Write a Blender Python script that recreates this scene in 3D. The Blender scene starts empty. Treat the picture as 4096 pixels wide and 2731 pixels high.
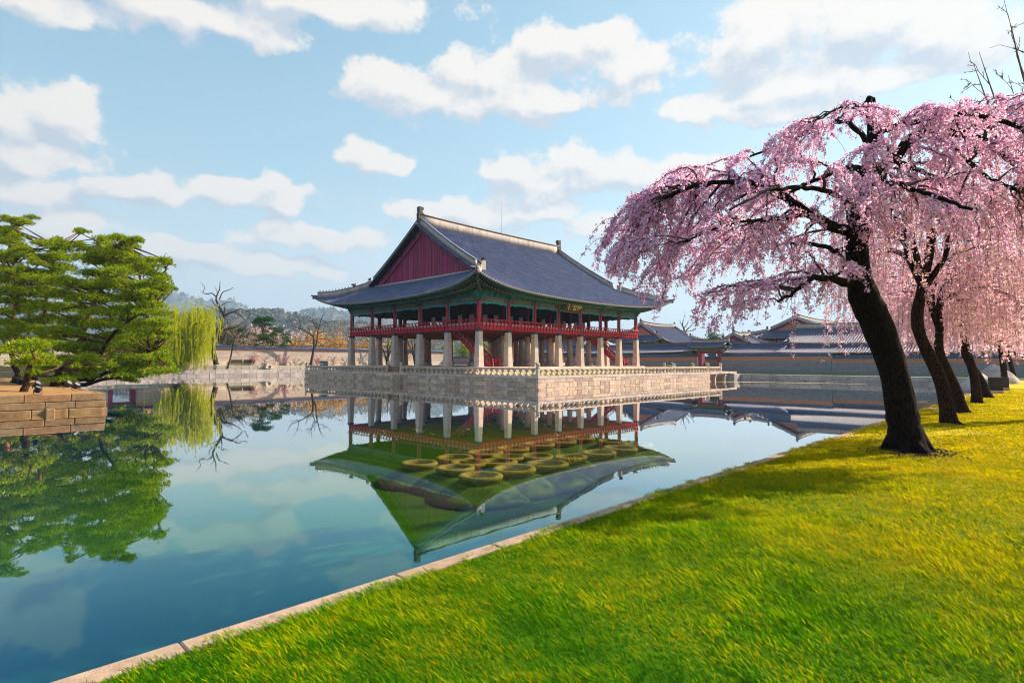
import bpy, math, random
import numpy as np
from mathutils import Vector, Matrix

S = bpy.context.scene
COL = S.collection
R_ = math.radians

# ------------------------------------------------------------------ camera
# world axes: X = along the pavilion's long front, Y = along its gable side, Z = 0 at the water
CAM_H, YAW, PITCH, ROLL = 2.814, R_(44.283), R_(2.114), R_(0.149)
Fh = Vector((math.cos(YAW), math.sin(YAW), 0)); Rh = Vector((math.sin(YAW), -math.cos(YAW), 0)); Uh = Vector((0, 0, 1))
F2 = Fh * math.cos(PITCH) + Uh * math.sin(PITCH); U2 = Uh * math.cos(PITCH) - Fh * math.sin(PITCH)
R3 = Rh * math.cos(ROLL) + U2 * math.sin(ROLL); U3 = U2 * math.cos(ROLL) - Rh * math.sin(ROLL)
cam_d = bpy.data.cameras.new('camera'); cam = bpy.data.objects.new('camera', cam_d); COL.objects.link(cam)
cam_d.sensor_width = 36; cam_d.lens = 19.96; cam_d.clip_start = 0.05; cam_d.clip_end = 20000
m = Matrix.Identity(4)
for i in range(3):
    m[i][0], m[i][1], m[i][2] = R3[i], U3[i], -F2[i]
m[2][3] = CAM_H
cam.matrix_world = m
S.camera = cam
FPX = 2271.4  # focal length in pixels of the 4096-wide photograph, for measuring only


def pxdir(x, y):
    return F2 + R3 * ((x - 2048) / FPX) - U3 * ((y - 1365.5) / FPX)


def at(x, y, d):
    """point seen at photograph pixel (x, y), d metres away along the level view direction"""
    r = pxdir(x, y)
    return Vector((0, 0, CAM_H)) + r * (d / r.dot(Fh))


# ------------------------------------------------------------------ sun, sky, exposure
SUN_AZ, SUN_EL = R_(-22), R_(33)      # azimuth counted from +X towards +Y
sdir = Vector((math.cos(SUN_AZ) * math.cos(SUN_EL), math.sin(SUN_AZ) * math.cos(SUN_EL), math.sin(SUN_EL)))
sl = bpy.data.lights.new('sun', 'SUN'); sl.energy = 5.0; sl.angle = R_(0.53); sl.color = (1.0, 0.81, 0.60)
so = bpy.data.objects.new('sun', sl); COL.objects.link(so)
so.rotation_euler = sdir.to_track_quat('Z', 'Y').to_euler(); so.location = (60, -40, 60)

S.view_settings.view_transform = 'Standard'; S.view_settings.look = 'None'
S.view_settings.gamma = 1; S.view_settings.use_curve_mapping = False
S.view_settings.exposure = 1.25

SKY_STR, SKY_TINT = 0.074, (0.90, 1.08, 0.98)
CLOUD_LIT, CLOUD_SHADE, VEIL, HORIZON = (0.435, 0.403, 0.37), (0.26, 0.280, 0.315), (0.275, 0.295, 0.325), (0.35, 0.355, 0.375)
W = bpy.data.worlds.new('World'); S.world = W; W.use_nodes = True
W.cycles.sampling_method = 'MANUAL'; W.cycles.sample_map_resolution = 512
wt = W.node_tree; wt.nodes.clear()


class NT:
    """small helper to write node trees as expressions"""
    def __init__(s, t): s.t = t
    def n(s, typ, **kw):
        o = s.t.nodes.new(typ)
        for k, v in kw.items(): setattr(o, k, v)
        return o
    def set(s, sock, v):
        if v is None: return
        if isinstance(v, bpy.types.NodeSocket): s.t.links.new(v, sock)
        else: sock.default_value = v
    def math(s, op, a, b=None, c=None, clamp=False):
        o = s.n('ShaderNodeMath', operation=op, use_clamp=clamp)
        s.set(o.inputs[0], a); s.set(o.inputs[1], b); s.set(o.inputs[2], c)
        return o.outputs[0]
    def vec(s, op, a, b=None, c=None, out=0):
        o = s.n('ShaderNodeVectorMath', operation=op)
        s.set(o.inputs[0], a); s.set(o.inputs[1], b); s.set(o.inputs[2], c)
        return o.outputs[out]
    def noise(s, v, scale, detail=4, rough=0.55, dist=0.0, out=0):
        o = s.n('ShaderNodeTexNoise'); s.set(o.inputs['Vector'], v)
        o.inputs['Scale'].default_value = scale; o.inputs['Detail'].default_value = detail
        o.inputs['Roughness'].default_value = rough; o.inputs['Distortion'].default_value = dist
        return o.outputs[out]
    def noise2(s, v, scale, detail=4, rough=0.55, out=0):
        o = s.n('ShaderNodeTexNoise', noise_dimensions='2D'); s.set(o.inputs['Vector'], v)
        o.inputs['Scale'].default_value = scale; o.inputs['Detail'].default_value = detail; o.inputs['Roughness'].default_value = rough
        return o.outputs[out]
    def ramp(s, f, stops, interp='LINEAR'):
        o = s.n('ShaderNodeValToRGB'); s.set(o.inputs[0], f)
        e = o.color_ramp.elements; o.color_ramp.interpolation = interp
        while len(e) < len(stops): e.new(0.5)
        for k, (p, c) in enumerate(stops):
            e[k].position = p; e[k].color = (*c, 1) if len(c) == 3 else c
        return o.outputs[0]
    def mix(s, f, a, b, bt='MIX'):
        o = s.n('ShaderNodeMix', data_type='RGBA', blend_type=bt)
        s.set(o.inputs[0], f)
        for k, v in ((6, a), (7, b)):
            s.set(o.inputs[k], (*v, 1) if isinstance(v, tuple) and len(v) == 3 else v)
        return o.outputs[2]
    def remap(s, v, a, b, c=0.0, d=1.0, smooth=True):
        o = s.n('ShaderNodeMapRange', interpolation_type='SMOOTHSTEP' if smooth else 'LINEAR')
        s.set(o.inputs[0], v)
        for k, q in enumerate((a, b, c, d)): o.inputs[k + 1].default_value = q
        return o.outputs[0]
    def comb(s, x, y, z):
        o = s.n('ShaderNodeCombineXYZ')
        for k, v in enumerate((x, y, z)): s.set(o.inputs[k], v)
        return o.outputs[0]
    def sep(s, v):
        o = s.n('ShaderNodeSeparateXYZ'); s.set(o.inputs[0], v); return o.outputs


# clouds: soft cumulus groups given by azimuth / elevation (degrees), broken up with noise
CLOUDS = [  # (pixel x, pixel y, half width, half height) as they stand in the sky of the photograph
    (1960, 300, 250, 150), (2240, 190, 300, 110), (2480, 290, 260, 140), (1560, 360, 230, 120), (1750, 400, 330, 90), (2150, 410, 420, 80),
    (3060, 150, 330, 170), (3420, 90, 380, 200), (3800, 120, 320, 190), (3200, 330, 420, 90), (2850, 420, 260, 70), (3080, 440, 330, 70), (3600, 300, 420, 80),
    (60, 480, 190, 190), (230, 470, 190, 150), (120, 620, 260, 90), (60, 760, 260, 70), (480, 760, 150, 70), (640, 750, 180, 75), (880, 740, 110, 60), (960, 800, 200, 70), (1130, 790, 150, 80),
    (1460, 620, 130, 75), (1540, 640, 120, 60), (2060, 680, 140, 60), (2300, 660, 240, 90), (2480, 690, 180, 80), (2200, 740, 240, 50),
    (620, 10, 640, 100), (1250, -10, 600, 90), (160, 10, 380, 110),
    (1850, 860, 330, 60), (2150, 830, 260, 60), (1250, 950, 260, 60), (1000, 1060, 420, 50), (2400, 900, 200, 70), (2750, 700, 200, 80),
    (700, 1000, 260, 50), (300, 900, 300, 60),
]
w = NT(wt)
gen = w.n('ShaderNodeTexCoord').outputs['Generated']
dx, dy, dz = w.sep(gen)
el = w.math('ARCSINE', dz)
azr = w.math('ARCTAN2', w.math('ADD', w.math('MULTIPLY', dx, Rh.x), w.math('MULTIPLY', dy, Rh.y)),
             w.math('ADD', w.math('MULTIPLY', dx, Fh.x), w.math('MULTIPLY', dy, Fh.y)))
ae = w.comb(azr, el, 0.0)
wob = w.vec('SUBTRACT', w.noise2(w.vec('MULTIPLY', ae, (1, 1.5, 1)), 8.0, 2, 0.6, out=1), (0.5, 0.5, 0.5))
aed = w.vec('MULTIPLY_ADD', wob, (0.075, 0.055, 0), ae)
def cloud_field(pos):
    acc = None
    for (px, py, hw, hh) in CLOUDS:
        d = pxdir(px, py).normalized()
        a0 = math.atan2(d.dot(Rh), d.dot(Fh)); e0 = math.asin(d.z)
        d1 = pxdir(px + hw, py).normalized(); a1 = math.atan2(d1.dot(Rh), d1.dot(Fh))
        d2 = pxdir(px, py - hh).normalized(); e1 = math.asin(d2.z)
        sx, sy = .92 / abs(a1 - a0), .92 / abs(e1 - e0)
        q = w.vec('MULTIPLY_ADD', pos, (sx, sy, 0), (-a0 * sx, -e0 * sy, 0))
        ln = w.vec('LENGTH', q, out=1)
        acc = ln if acc is None else w.math('SMOOTH_MIN', acc, ln, 0.45)
    return acc


acc = cloud_field(aed)
acc2 = cloud_field(w.vec('ADD', aed, (0.016, 0.030, 0)))     # a step towards the sun


pu = w.vec('MULTIPLY', ae, (1, 1.3, 1))
puff = w.noise2(pu, 11.0, 8, 0.60)
fld = w.math('ADD', w.math('SUBTRACT', 1.02, acc), w.math('MULTIPLY', w.math('SUBTRACT', puff, 0.5), 1.9))
# the same kind of cumulus, by chance, over the rest of the sky (behind and beside the view)
wide = w.noise2(w.vec('MULTIPLY', ae, (1, 2.2, 1)), 3.2, 4, 0.58)
outside = w.math('MAXIMUM', w.remap(w.math('ABSOLUTE', azr), 0.74, 0.9), w.remap(el, 0.56, 0.68))
fld2 = w.math('MULTIPLY', w.remap(wide, 0.5, 0.66), outside)
alpha = w.math('MULTIPLY', w.math('MAXIMUM', w.remap(fld, 0.0, 0.38), fld2), 0.96)
# thin veil low in the sky
veil = w.math('MULTIPLY', w.remap(w.noise2(w.vec('MULTIPLY', ae, (1, 3.2, 1)), 4.0, 4, 0.6), 0.36, 0.72), w.remap(el, 0.50, 0.02))
# light on the puffs: the side towards the sun (up, right) is brighter, the bases are blue-grey
pl2 = w.noise2(w.vec('ADD', pu, (0.010, 0.026, 0)), 11.0, 8, 0.60)
lit = w.math('ADD', w.math('MULTIPLY', w.math('SUBTRACT', acc2, acc), 1.3), w.math('MULTIPLY', w.math('SUBTRACT', puff, pl2), 2.6))
lum = w.remap(lit, -0.70, 0.50)
ccol = w.mix(lum, CLOUD_SHADE, CLOUD_LIT)
sky = w.n('ShaderNodeTexSky', sky_type='NISHITA', sun_disc=False)
sky.sun_elevation = SUN_EL; sky.sun_rotation = R_(90) - SUN_AZ
sky.air_density = 1.0; sky.dust_density = 0.35; sky.ozone_density = 1.0; sky.altitude = 50
scol = w.mix(1.0, sky.outputs[0], tuple(SKY_STR * q for q in SKY_TINT), 'MULTIPLY')
scol = w.vec('DIVIDE', scol, w.vec('MULTIPLY_ADD', scol, (1.25, 1.25, 1.25), (0.47, 0.47, 0.47)))   # the low sky's glare is held back, as by hazy air
scol = w.mix(w.math('MULTIPLY', veil, 0.45), scol, VEIL)
scol = w.mix(w.math('MULTIPLY', w.remap(el, 0.30, 0.0), 0.85), scol, HORIZON)
fin = w.mix(alpha, scol, ccol)
bg = w.n('ShaderNodeBackground'); w.set(bg.inputs[0], fin); bg.inputs[1].default_value = 1.0
wo = w.n('ShaderNodeOutputWorld'); wt.links.new(bg.outputs[0], wo.inputs[0])

S.render.engine = 'CYCLES'
S.cycles.max_bounces = 8; S.cycles.diffuse_bounces = 3; S.cycles.glossy_bounces = 3; S.cycles.transparent_max_bounces = 12
S.cycles.use_denoising = True; S.cycles.filter_width = 1.05
S.cycles.volume_bounces = 0

# ------------------------------------------------------------------ helpers
WP = {}   # world position of each parent
rng = np.random.default_rng(7)
random.seed(7)


class MB:
    def __init__(s): s.v = []; s.f = []
    def add(s, vs, fs):
        o = len(s.v); s.v.extend([tuple(map(float, p)) for p in vs]); s.f.extend([tuple(i + o for i in q) for q in fs]); return s
    def box(s, x0, y0, z0, x1, y1, z1):
        return s.add([(x0, y0, z0), (x1, y0, z0), (x1, y1, z0), (x0, y1, z0), (x0, y0, z1), (x1, y0, z1), (x1, y1, z1), (x0, y1, z1)],
                     [(0, 3, 2, 1), (4, 5, 6, 7), (0, 1, 5, 4), (1, 2, 6, 5), (2, 3, 7, 6), (3, 0, 4, 7)])
    def cbox(s, x0, y0, z0, x1, y1, z1, c=0.02):
        """box with chamfered edges"""
        c = min(c, (x1 - x0) * .45, (y1 - y0) * .45, (z1 - z0) * .45)
        vs, idx = [], {}
        for i, X in enumerate((x0, x1)):
            for j, Y in enumerate((y0, y1)):
                for k, Z in enumerate((z0, z1)):
                    sx, sy, sz = (c, -c)[i], (c, -c)[j], (c, -c)[k]
                    idx[i, j, k] = len(vs)
                    vs += [(X, Y + sy, Z + sz), (X + sx, Y, Z + sz), (X + sx, Y + sy, Z)]
        fs = []
        for a in range(3):
            for e in (0, 1):
                b, d = [q for q in range(3) if q != a]
                loop = []
                for (p, q) in ((0, 0), (1, 0), (1, 1), (0, 1)):
                    t = [0, 0, 0]; t[a] = e; t[b] = p; t[d] = q
                    loop.append(idx[tuple(t)] + a)
                if (e == 0) != (a == 1): loop.reverse()
                fs.append(tuple(loop))
        for a in range(3):
            b, d = [q for q in range(3) if q != a]
            for p in (0, 1):
                for q in (0, 1):
                    t0 = [0, 0, 0]; t0[b] = p; t0[d] = q; t1 = list(t0); t1[a] = 1
                    A0, A1 = idx[tuple(t0)], idx[tuple(t1)]
                    fs.append((A0 + b, A0 + d, A1 + d, A1 + b))
        for k in idx.values(): fs.append((k, k + 1, k + 2))
        return s.add(vs, fs)
    def taper(s, cx, cy, z0, z1, w0, w1, ch=0.0):
        """square post, width w0 at the foot and w1 at the top, corners cut by ch"""
        vs = []
        for z, wd in ((z0, w0), (z1, w1)):
            h = wd / 2
            if ch:
                c = ch * wd
                vs += [(cx + a, cy + b, z) for a, b in ((-h + c, -h), (h - c, -h), (h, -h + c), (h, h - c), (h - c, h), (-h + c, h), (-h, h - c), (-h, -h + c))]
            else:
                vs += [(cx + a, cy + b, z) for a, b in ((-h, -h), (h, -h), (h, h), (-h, h))]
        n = len(vs) // 2
        return s.add(vs, [tuple(range(n))[::-1], tuple(range(n, 2 * n))] + [(i, (i + 1) % n, n + (i + 1) % n, n + i) for i in range(n)])
    def tube(s, pts, rad, n=8, cap=True):
        v, f = tube_np(pts, rad, n)
        o = len(s.v); s.add(v, f)
        if cap:
            s.f.append(tuple(o + i for i in range(n))[::-1]); s.f.append(tuple(o + len(v) - n + i for i in range(n)))
        return s
    def lathe(s, prof, n=12, c=(0, 0, 0), sq=0.0, rot=0.0):
        vs = []
        for r, z in prof:
            for i in range(n):
                a = rot + 2 * math.pi * i / n
                k = 1 / max(abs(math.cos(a)), abs(math.sin(a))) if sq else 1
                k = 1 + (k - 1) * sq
                vs.append((c[0] + r * k * math.cos(a), c[1] + r * k * math.sin(a), c[2] + z))
        m_ = len(prof)
        fs = [(j * n + i, j * n + (i + 1) % n, (j + 1) * n + (i + 1) % n, (j + 1) * n + i) for j in range(m_ - 1) for i in range(n)]
        fs += [tuple(range(n))[::-1], tuple(range((m_ - 1) * n, m_ * n))]
        return s.add(vs, fs)
    def ell(s, c, r, n=8, m_=5):
        prof = [(math.sin(math.pi * (j + .02) / (m_ + .04)), -math.cos(math.pi * (j + .02) / (m_ + .04))) for j in range(m_ + 1)]
        vs = [(c[0] + r[0] * p * math.cos(2 * math.pi * i / n), c[1] + r[1] * p * math.sin(2 * math.pi * i / n), c[2] + r[2] * z) for p, z in prof for i in range(n)]
        fs = [(j * n + i, j * n + (i + 1) % n, (j + 1) * n + (i + 1) % n, (j + 1) * n + i) for j in range(m_) for i in range(n)]
        fs += [tuple(range(n))[::-1], tuple(range(m_ * n, (m_ + 1) * n))]
        return s.add(vs, fs)
    def prism(s, poly, ax, lo, hi):
        """polygon in the two axes other than ax, extruded along ax"""
        def P(a, b, c): return (c, a, b) if ax == 0 else ((a, c, b) if ax == 1 else (a, b, c))
        n = len(poly)
        return s.add([P(a, b, lo) for a, b in poly] + [P(a, b, hi) for a, b in poly],
                     [tuple(range(n))[::-1], tuple(range(n, 2 * n))] + [(i, (i + 1) % n, n + (i + 1) % n, n + i) for i in range(n)])
    def mesh(s, name, smooth=False):
        me = bpy.data.meshes.new(name); me.from_pydata(s.v, [], s.f); me.update()
        bm_fix(me)
        if smooth: me.polygons.foreach_set('use_smooth', [True] * len(me.polygons))
        return me


import bmesh


def bm_fix(me):
    b = bmesh.new(); b.from_mesh(me); bmesh.ops.recalc_face_normals(b, faces=b.faces); b.to_mesh(me); b.free()


def tube_np(pts, rad, n=8):
    P = np.asarray(pts, float); m_ = len(P)
    r = np.full(m_, rad, float) if np.isscalar(rad) else np.asarray(rad, float)
    T = np.gradient(P, axis=0); T /= np.linalg.norm(T, axis=1)[:, None] + 1e-9
    ref = np.array([0.31, 0.17, 0.93]) if abs(T[0][2]) < 0.85 else np.array([0.9, 0.3, 0.1])
    u = np.cross(T[0], ref); u /= np.linalg.norm(u)
    V = np.empty((m_, n, 3)); a = 2 * np.pi * np.arange(n) / n
    for i in range(m_):
        u = u - T[i] * (u @ T[i]); u /= np.linalg.norm(u) + 1e-9
        v = np.cross(T[i], u)
        V[i] = P[i] + r[i] * (np.cos(a)[:, None] * u + np.sin(a)[:, None] * v)
    k = np.arange(n); k2 = (k + 1) % n
    F = np.concatenate([np.stack([j * n + k, j * n + k2, (j + 1) * n + k2, (j + 1) * n + k], 1) for j in range(m_ - 1)])
    return V.reshape(-1, 3), F


def np_mesh(name, V, F, smooth=False):
    """fast mesh from an (N,3) array and an (M,k) index array"""
    V = np.ascontiguousarray(V, np.float32); F = np.ascontiguousarray(F, np.int32)
    me = bpy.data.meshes.new(name); me.vertices.add(len(V)); me.vertices.foreach_set('co', V.ravel())
    M_, k = F.shape
    me.loops.add(M_ * k); me.loops.foreach_set('vertex_index', F.ravel())
    me.polygons.add(M_); me.polygons.foreach_set('loop_start', np.arange(M_, dtype=np.int32) * k)
    if smooth: me.polygons.foreach_set('use_smooth', np.ones(M_, bool))
    me.update(calc_edges=True)
    return me


def many_tubes(lst, n):
    Vs, Fs, o = [], [], 0
    for p, r in lst:
        v, f = tube_np(p, r, n); Vs.append(v); Fs.append(f + o); o += len(v)
    return np.concatenate(Vs), np.concatenate(Fs)


def ob(name, me, mat=None, parent=None, loc=(0, 0, 0), kind=None, rot=None, scale=None, local=False):
    o = bpy.data.objects.new(name, me); COL.objects.link(o)
    if isinstance(me, MB): raise TypeError
    if mat is not None and me is not None and not me.materials: me.materials.append(mat)
    w_ = Vector(loc)
    if parent is not None:
        o.parent = parent
        o.location = w_ if local else w_ - WP[parent.name]
    else:
        o.location = w_
    WP[o.name] = w_
    if rot is not None: o.rotation_euler = rot
    if scale is not None: o.scale = scale
    if kind: o['kind'] = kind
    return o


def tag(o, label, cat, group=None):
    o['label'] = label; o['category'] = cat
    if group: o['group'] = group
    return o


def thing(name, label, cat, loc, group=None, rot=None):
    return tag(ob(name, None, None, None, loc, rot=rot), label, cat, group)


def struct(name, me, mat, loc=(0, 0, 0)):
    return ob(name, me, mat, None, loc, 'structure')


def part(name, mb, mat, parent, smooth=False, kind=None, origin=None):
    """a mesh written in world coordinates becomes a child of parent, its origin at the parent's"""
    o0 = WP[parent.name] if origin is None else Vector(origin)
    if isinstance(mb, MB):
        mb.v = [(a - o0.x, b - o0.y, c - o0.z) for a, b, c in mb.v]
        me = mb.mesh(name, smooth)
    else:
        V, F = mb; me = np_mesh(name, np.asarray(V) - np.array(o0), F, smooth)
    return ob(name, me, mat, parent, o0, kind)


# ------------------------------------------------------------------ materials
def new_mat(name):
    m_ = bpy.data.materials.new(name); m_.use_nodes = True; t = m_.node_tree; t.nodes.clear()
    k = NT(t); out = k.n('ShaderNodeOutputMaterial')
    return m_, k, out


def pmat(name, c1, c2=None, scale=3.0, rough=0.75, bump=0.0, bscale=None, rnd=0.0, dirt=None, spec=0.35, stretch=(1, 1, 1), c3=None, island=0.0, dist=0.0, detail=5):
    """principled surface: two (or three) tones broken up with noise, a per-object tint, stains of a colour of their own"""
    m_, k, out = new_mat(name)
    p = k.n('ShaderNodeBsdfPrincipled'); t = m_.node_tree
    co = k.vec('MULTIPLY', k.n('ShaderNodeTexCoord').outputs['Object'], stretch)
    oi = k.n('ShaderNodeObjectInfo')
    co = k.vec('ADD', co, k.vec('SCALE', (13.7, 7.1, 3.3), None)) if False else co
    if rnd:
        sh = k.comb(k.math('MULTIPLY', oi.outputs['Random'], 37.0), k.math('MULTIPLY', oi.outputs['Random'], 91.0), 0.0)
        co = k.vec('ADD', co, sh)
    col = (*c1, 1)
    if c2:
        stops = [(0.32, c1), (0.68, c2)] if not c3 else [(0.28, c1), (0.5, c2), (0.72, c3)]
        col = k.ramp(k.noise(co, scale, detail, 0.62, dist), stops)
    if dirt:
        dc, amt, dsc = dirt
        f = k.math('MULTIPLY', k.remap(k.noise(co, dsc, 6, 0.7), 0.5, 0.72), amt)
        col = k.mix(f, col, dc)
    if rnd or island:
        src = oi.outputs['Random'] if rnd else k.n('ShaderNodeNewGeometry').outputs['Random Per Island']
        hs = k.n('ShaderNodeHueSaturation'); k.set(hs.inputs['Color'], col if isinstance(col, bpy.types.NodeSocket) else col)
        a = rnd or island
        k.set(hs.inputs['Value'], k.math('MULTIPLY_ADD', src, 2 * a, 1 - a))
        r2 = k.math('FRACT', k.math('MULTIPLY', src, 17.3))
        k.set(hs.inputs['Saturation'], k.math('MULTIPLY_ADD', r2, a, 1 - a / 2))
        k.set(hs.inputs['Hue'], k.math('MULTIPLY_ADD', k.math('FRACT', k.math('MULTIPLY', src, 41.7)), 0.03 * a / 0.2, 0.5 - 0.015 * a / 0.2))
        col = hs.outputs[0]
    k.set(p.inputs['Base Color'], col)
    p.inputs['Roughness'].default_value = rough; p.inputs['Specular IOR Level'].default_value = spec
    if bump:
        b = k.n('ShaderNodeBump'); b.inputs['Strength'].default_value = min(bump, 1.0); b.inputs['Distance'].default_value = 0.03
        k.set(b.inputs['Height'], k.noise(co, bscale or scale * 4, 6, 0.65)); k.set(p.inputs['Normal'], b.outputs[0])
    t.links.new(p.outputs[0], out.inputs[0])
    return m_


def leafmat(name, stops, trans=0.4, rough=0.6, spec=0.2):
    """thin leaves, petals and needles: colour varies from leaf to leaf, light shines through"""
    m_, k, out = new_mat(name)
    r = k.n('ShaderNodeNewGeometry').outputs['Random Per Island']
    col = k.ramp(r, stops)
    p = k.n('ShaderNodeBsdfPrincipled'); k.set(p.inputs['Base Color'], col); p.inputs['Roughness'].default_value = rough; p.inputs['Specular IOR Level'].default_value = spec
    tr = k.n('ShaderNodeBsdfTranslucent'); k.set(tr.inputs[0], col)
    mx = k.n('ShaderNodeMixShader'); mx.inputs[0].default_value = trans
    m_.node_tree.links.new(p.outputs[0], mx.inputs[1]); m_.node_tree.links.new(tr.outputs[0], mx.inputs[2])
    m_.node_tree.links.new(mx.outputs[0], out.inputs[0])
    return m_


def brickmat(name, c1, c2, mortar, bw, bh, msize=0.012, ax='XZ', rough=0.85, bump=0.4, off=0.5):
    """far masonry whose pieces are too small to tell apart"""
    m_, k, out = new_mat(name); p = k.n('ShaderNodeBsdfPrincipled')
    x, y, z = k.sep(k.n('ShaderNodeTexCoord').outputs['Object'])
    v = k.comb(x if ax[0] == 'X' else y, z, 0.0)
    b = k.n('ShaderNodeTexBrick'); k.set(b.inputs['Vector'], v); b.offset = off
    for nm, c in (('Color1', c1), ('Color2', c2), ('Mortar', mortar)): b.inputs[nm].default_value = (*c, 1)
    b.inputs['Scale'].default_value = 1.0; b.inputs['Mortar Size'].default_value = msize
    b.inputs['Brick Width'].default_value = bw; b.inputs['Row Height'].default_value = bh
    col = k.mix(k.math('MULTIPLY', k.noise(v, 1.2, 5, 0.7), 0.55), b.outputs[0], k.mix(0.5, b.outputs[0], (c1[0] * .5, c1[1] * .5, c1[2] * .5)))
    k.set(p.inputs['Base Color'], col); p.inputs['Roughness'].default_value = rough
    if bump:
        bn = k.n('ShaderNodeBump'); bn.inputs['Strength'].default_value = bump; bn.inputs['Distance'].default_value = 0.02; bn.invert = True
        k.set(bn.inputs['Height'], b.outputs[1]); k.set(p.inputs['Normal'], bn.outputs[0])
    m_.node_tree.links.new(p.outputs[0], out.inputs[0])
    return m_


M = dict(
    granite=pmat('granite', (0.44, 0.305, 0.245), (0.67, 0.49, 0.375), 2.2, 0.85, 0.35, 30, rnd=0.24, dirt=((0.17, 0.12, 0.11), 0.6, 1.6)),
    granite_clean=pmat('granite_clean', (0.52, 0.395, 0.355), (0.67, 0.525, 0.47), 1.6, 0.85, 0.25, 35, rnd=0.10, dirt=((0.25, 0.165, 0.12), 0.55, 0.9)),
    rail_stone=pmat('rail_stone', (0.48, 0.36, 0.28), (0.65, 0.515, 0.40), 3.0, 0.85, 0.25, 40, rnd=0.12, dirt=((0.16, 0.13, 0.10), 0.55, 2.5)),
    mortar=pmat('dark_joint', (0.045, 0.04, 0.035), (0.08, 0.07, 0.055), 4.0, 0.95),
    bank_stone=pmat('bank_stone', (0.34, 0.285, 0.275), (0.50, 0.435, 0.415), 1.4, 0.88, 0.35, 25, rnd=0.2, dirt=((0.09, 0.085, 0.08), 0.5, 1.1)),
    island_stone=pmat('island_stone', (0.17, 0.095, 0.045), (0.34, 0.205, 0.105), 2.4, 0.88, 0.6, 22, rnd=0.15, dirt=((0.07, 0.045, 0.03), 0.75, 1.5)),
    kerb=pmat('kerb_stone', (0.33, 0.235, 0.175), (0.48, 0.355, 0.27), 9.0, 0.9, 0.5, 60, rnd=0.08, dirt=((0.34, 0.25, 0.18), 0.5, 5)),
    tile=pmat('roof_tile', (0.068, 0.084, 0.165), (0.128, 0.148, 0.255), 1.1, 0.6, 0.2, 18, spec=0.25, dirt=((0.23, 0.22, 0.29), 0.4, 0.6)),
    tile_pan=pmat('roof_pan', (0.010, 0.013, 0.042), (0.020, 0.024, 0.065), 2.0, 0.6, 0.15, 12, spec=0.4),
    tile_end=pmat('tile_end', (0.27, 0.22, 0.23), (0.40, 0.33, 0.32), 9.0, 0.8, 0.3, 30),
    plaster=pmat('ridge_plaster', (0.36, 0.31, 0.30), (0.52, 0.455, 0.42), 1.2, 0.9, 0.1, 10, dirt=((0.27, 0.17, 0.10), 0.75, 1.0), stretch=(1.6, 1.6, 0.35)),
    capt=pmat('ridge_cap', (0.14, 0.115, 0.095), (0.25, 0.20, 0.16), 2.0, 0.8, 0.2),
    ornament=pmat('ridge_beast', (0.05, 0.045, 0.045), (0.14, 0.12, 0.11), 9.0, 0.85, 0.8, 20),
    red=pmat('red_paint', (0.46, 0.013, 0.042), (0.60, 0.022, 0.060), 2.0, 0.6, 0.1, 12, rnd=0.08, dirt=((0.16, 0.015, 0.018), 0.5, 2.2)),
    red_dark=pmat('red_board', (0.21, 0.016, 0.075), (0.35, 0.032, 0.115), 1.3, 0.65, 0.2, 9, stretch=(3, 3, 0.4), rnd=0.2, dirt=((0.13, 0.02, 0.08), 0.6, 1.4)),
    red_joist=pmat('red_joist', (0.24, 0.035, 0.02), (0.36, 0.06, 0.03), 1.0, 0.7, rnd=0.2),
    green=pmat('painted_green', (0.012, 0.13, 0.11), (0.030, 0.25, 0.21), 6.0, 0.7, 0.5, 16, c3=(0.09, 0.085, 0.075)),
    teal=pmat('painted_teal', (0.015, 0.20, 0.25), (0.05, 0.36, 0.40), 7.0, 0.65, 0.2, 14, c3=(0.10, 0.16, 0.45)),
    beam=pmat('painted_beam', (0.15, 0.14, 0.11), (0.24, 0.21, 0.165), 1.6, 0.75, rnd=0.08),
    beam_end=pmat('painted_beam_end', (0.03, 0.15, 0.10), (0.30, 0.07, 0.03), 14.0, 0.7, c3=(0.06, 0.10, 0.32)),
    raft=pmat('rafter', (0.035, 0.085, 0.055), (0.12, 0.105, 0.055), 5.0, 0.75),
    raft_end=pmat('rafter_end', (0.52, 0.42, 0.33), (0.36, 0.30, 0.24), 20.0, 0.75),
    fly_end=pmat('flying_end', (0.04, 0.28, 0.22), (0.10, 0.42, 0.34), 12.0, 0.7),
    navy=pmat('column_cap', (0.012, 0.03, 0.06), (0.03, 0.07, 0.12), 8.0, 0.6),
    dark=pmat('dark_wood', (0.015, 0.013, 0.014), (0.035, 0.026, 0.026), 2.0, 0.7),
    panel=pmat('paper_door', (0.40, 0.375, 0.36), (0.50, 0.47, 0.44), 1.5, 0.85),
    cream=pmat('cream_panel', (0.40, 0.36, 0.22), (0.50, 0.44, 0.28), 5.0, 0.8),
    gold=pmat('gold_leaf', (0.72, 0.42, 0.03), (0.80, 0.50, 0.06), 8.0, 0.4, spec=0.6),
    white=pmat('white_paint', (0.70, 0.70, 0.70), (0.78, 0.77, 0.75), 3.0, 0.7),
    black=pmat('black_metal', (0.014, 0.016, 0.02), (0.03, 0.032, 0.04), 6.0, 0.45),
    metal=pmat('rod_metal', (0.20, 0.20, 0.21), None, 1, 0.4),
    brown_wood=pmat('brown_wood', (0.18, 0.075, 0.035), (0.26, 0.12, 0.06), 3.0, 0.7),
)

# ------------------------------------------------------------------ setting: ground, pond, banks
PX0, PX1, PY0, PY1 = -42.0, 92.0, 4.47, 117.5      # the pond
LAWN_Z, EAST_Z, NORTH_Z, ISL_Z = 0.86, 1.0, 1.2, 1.03


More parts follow.
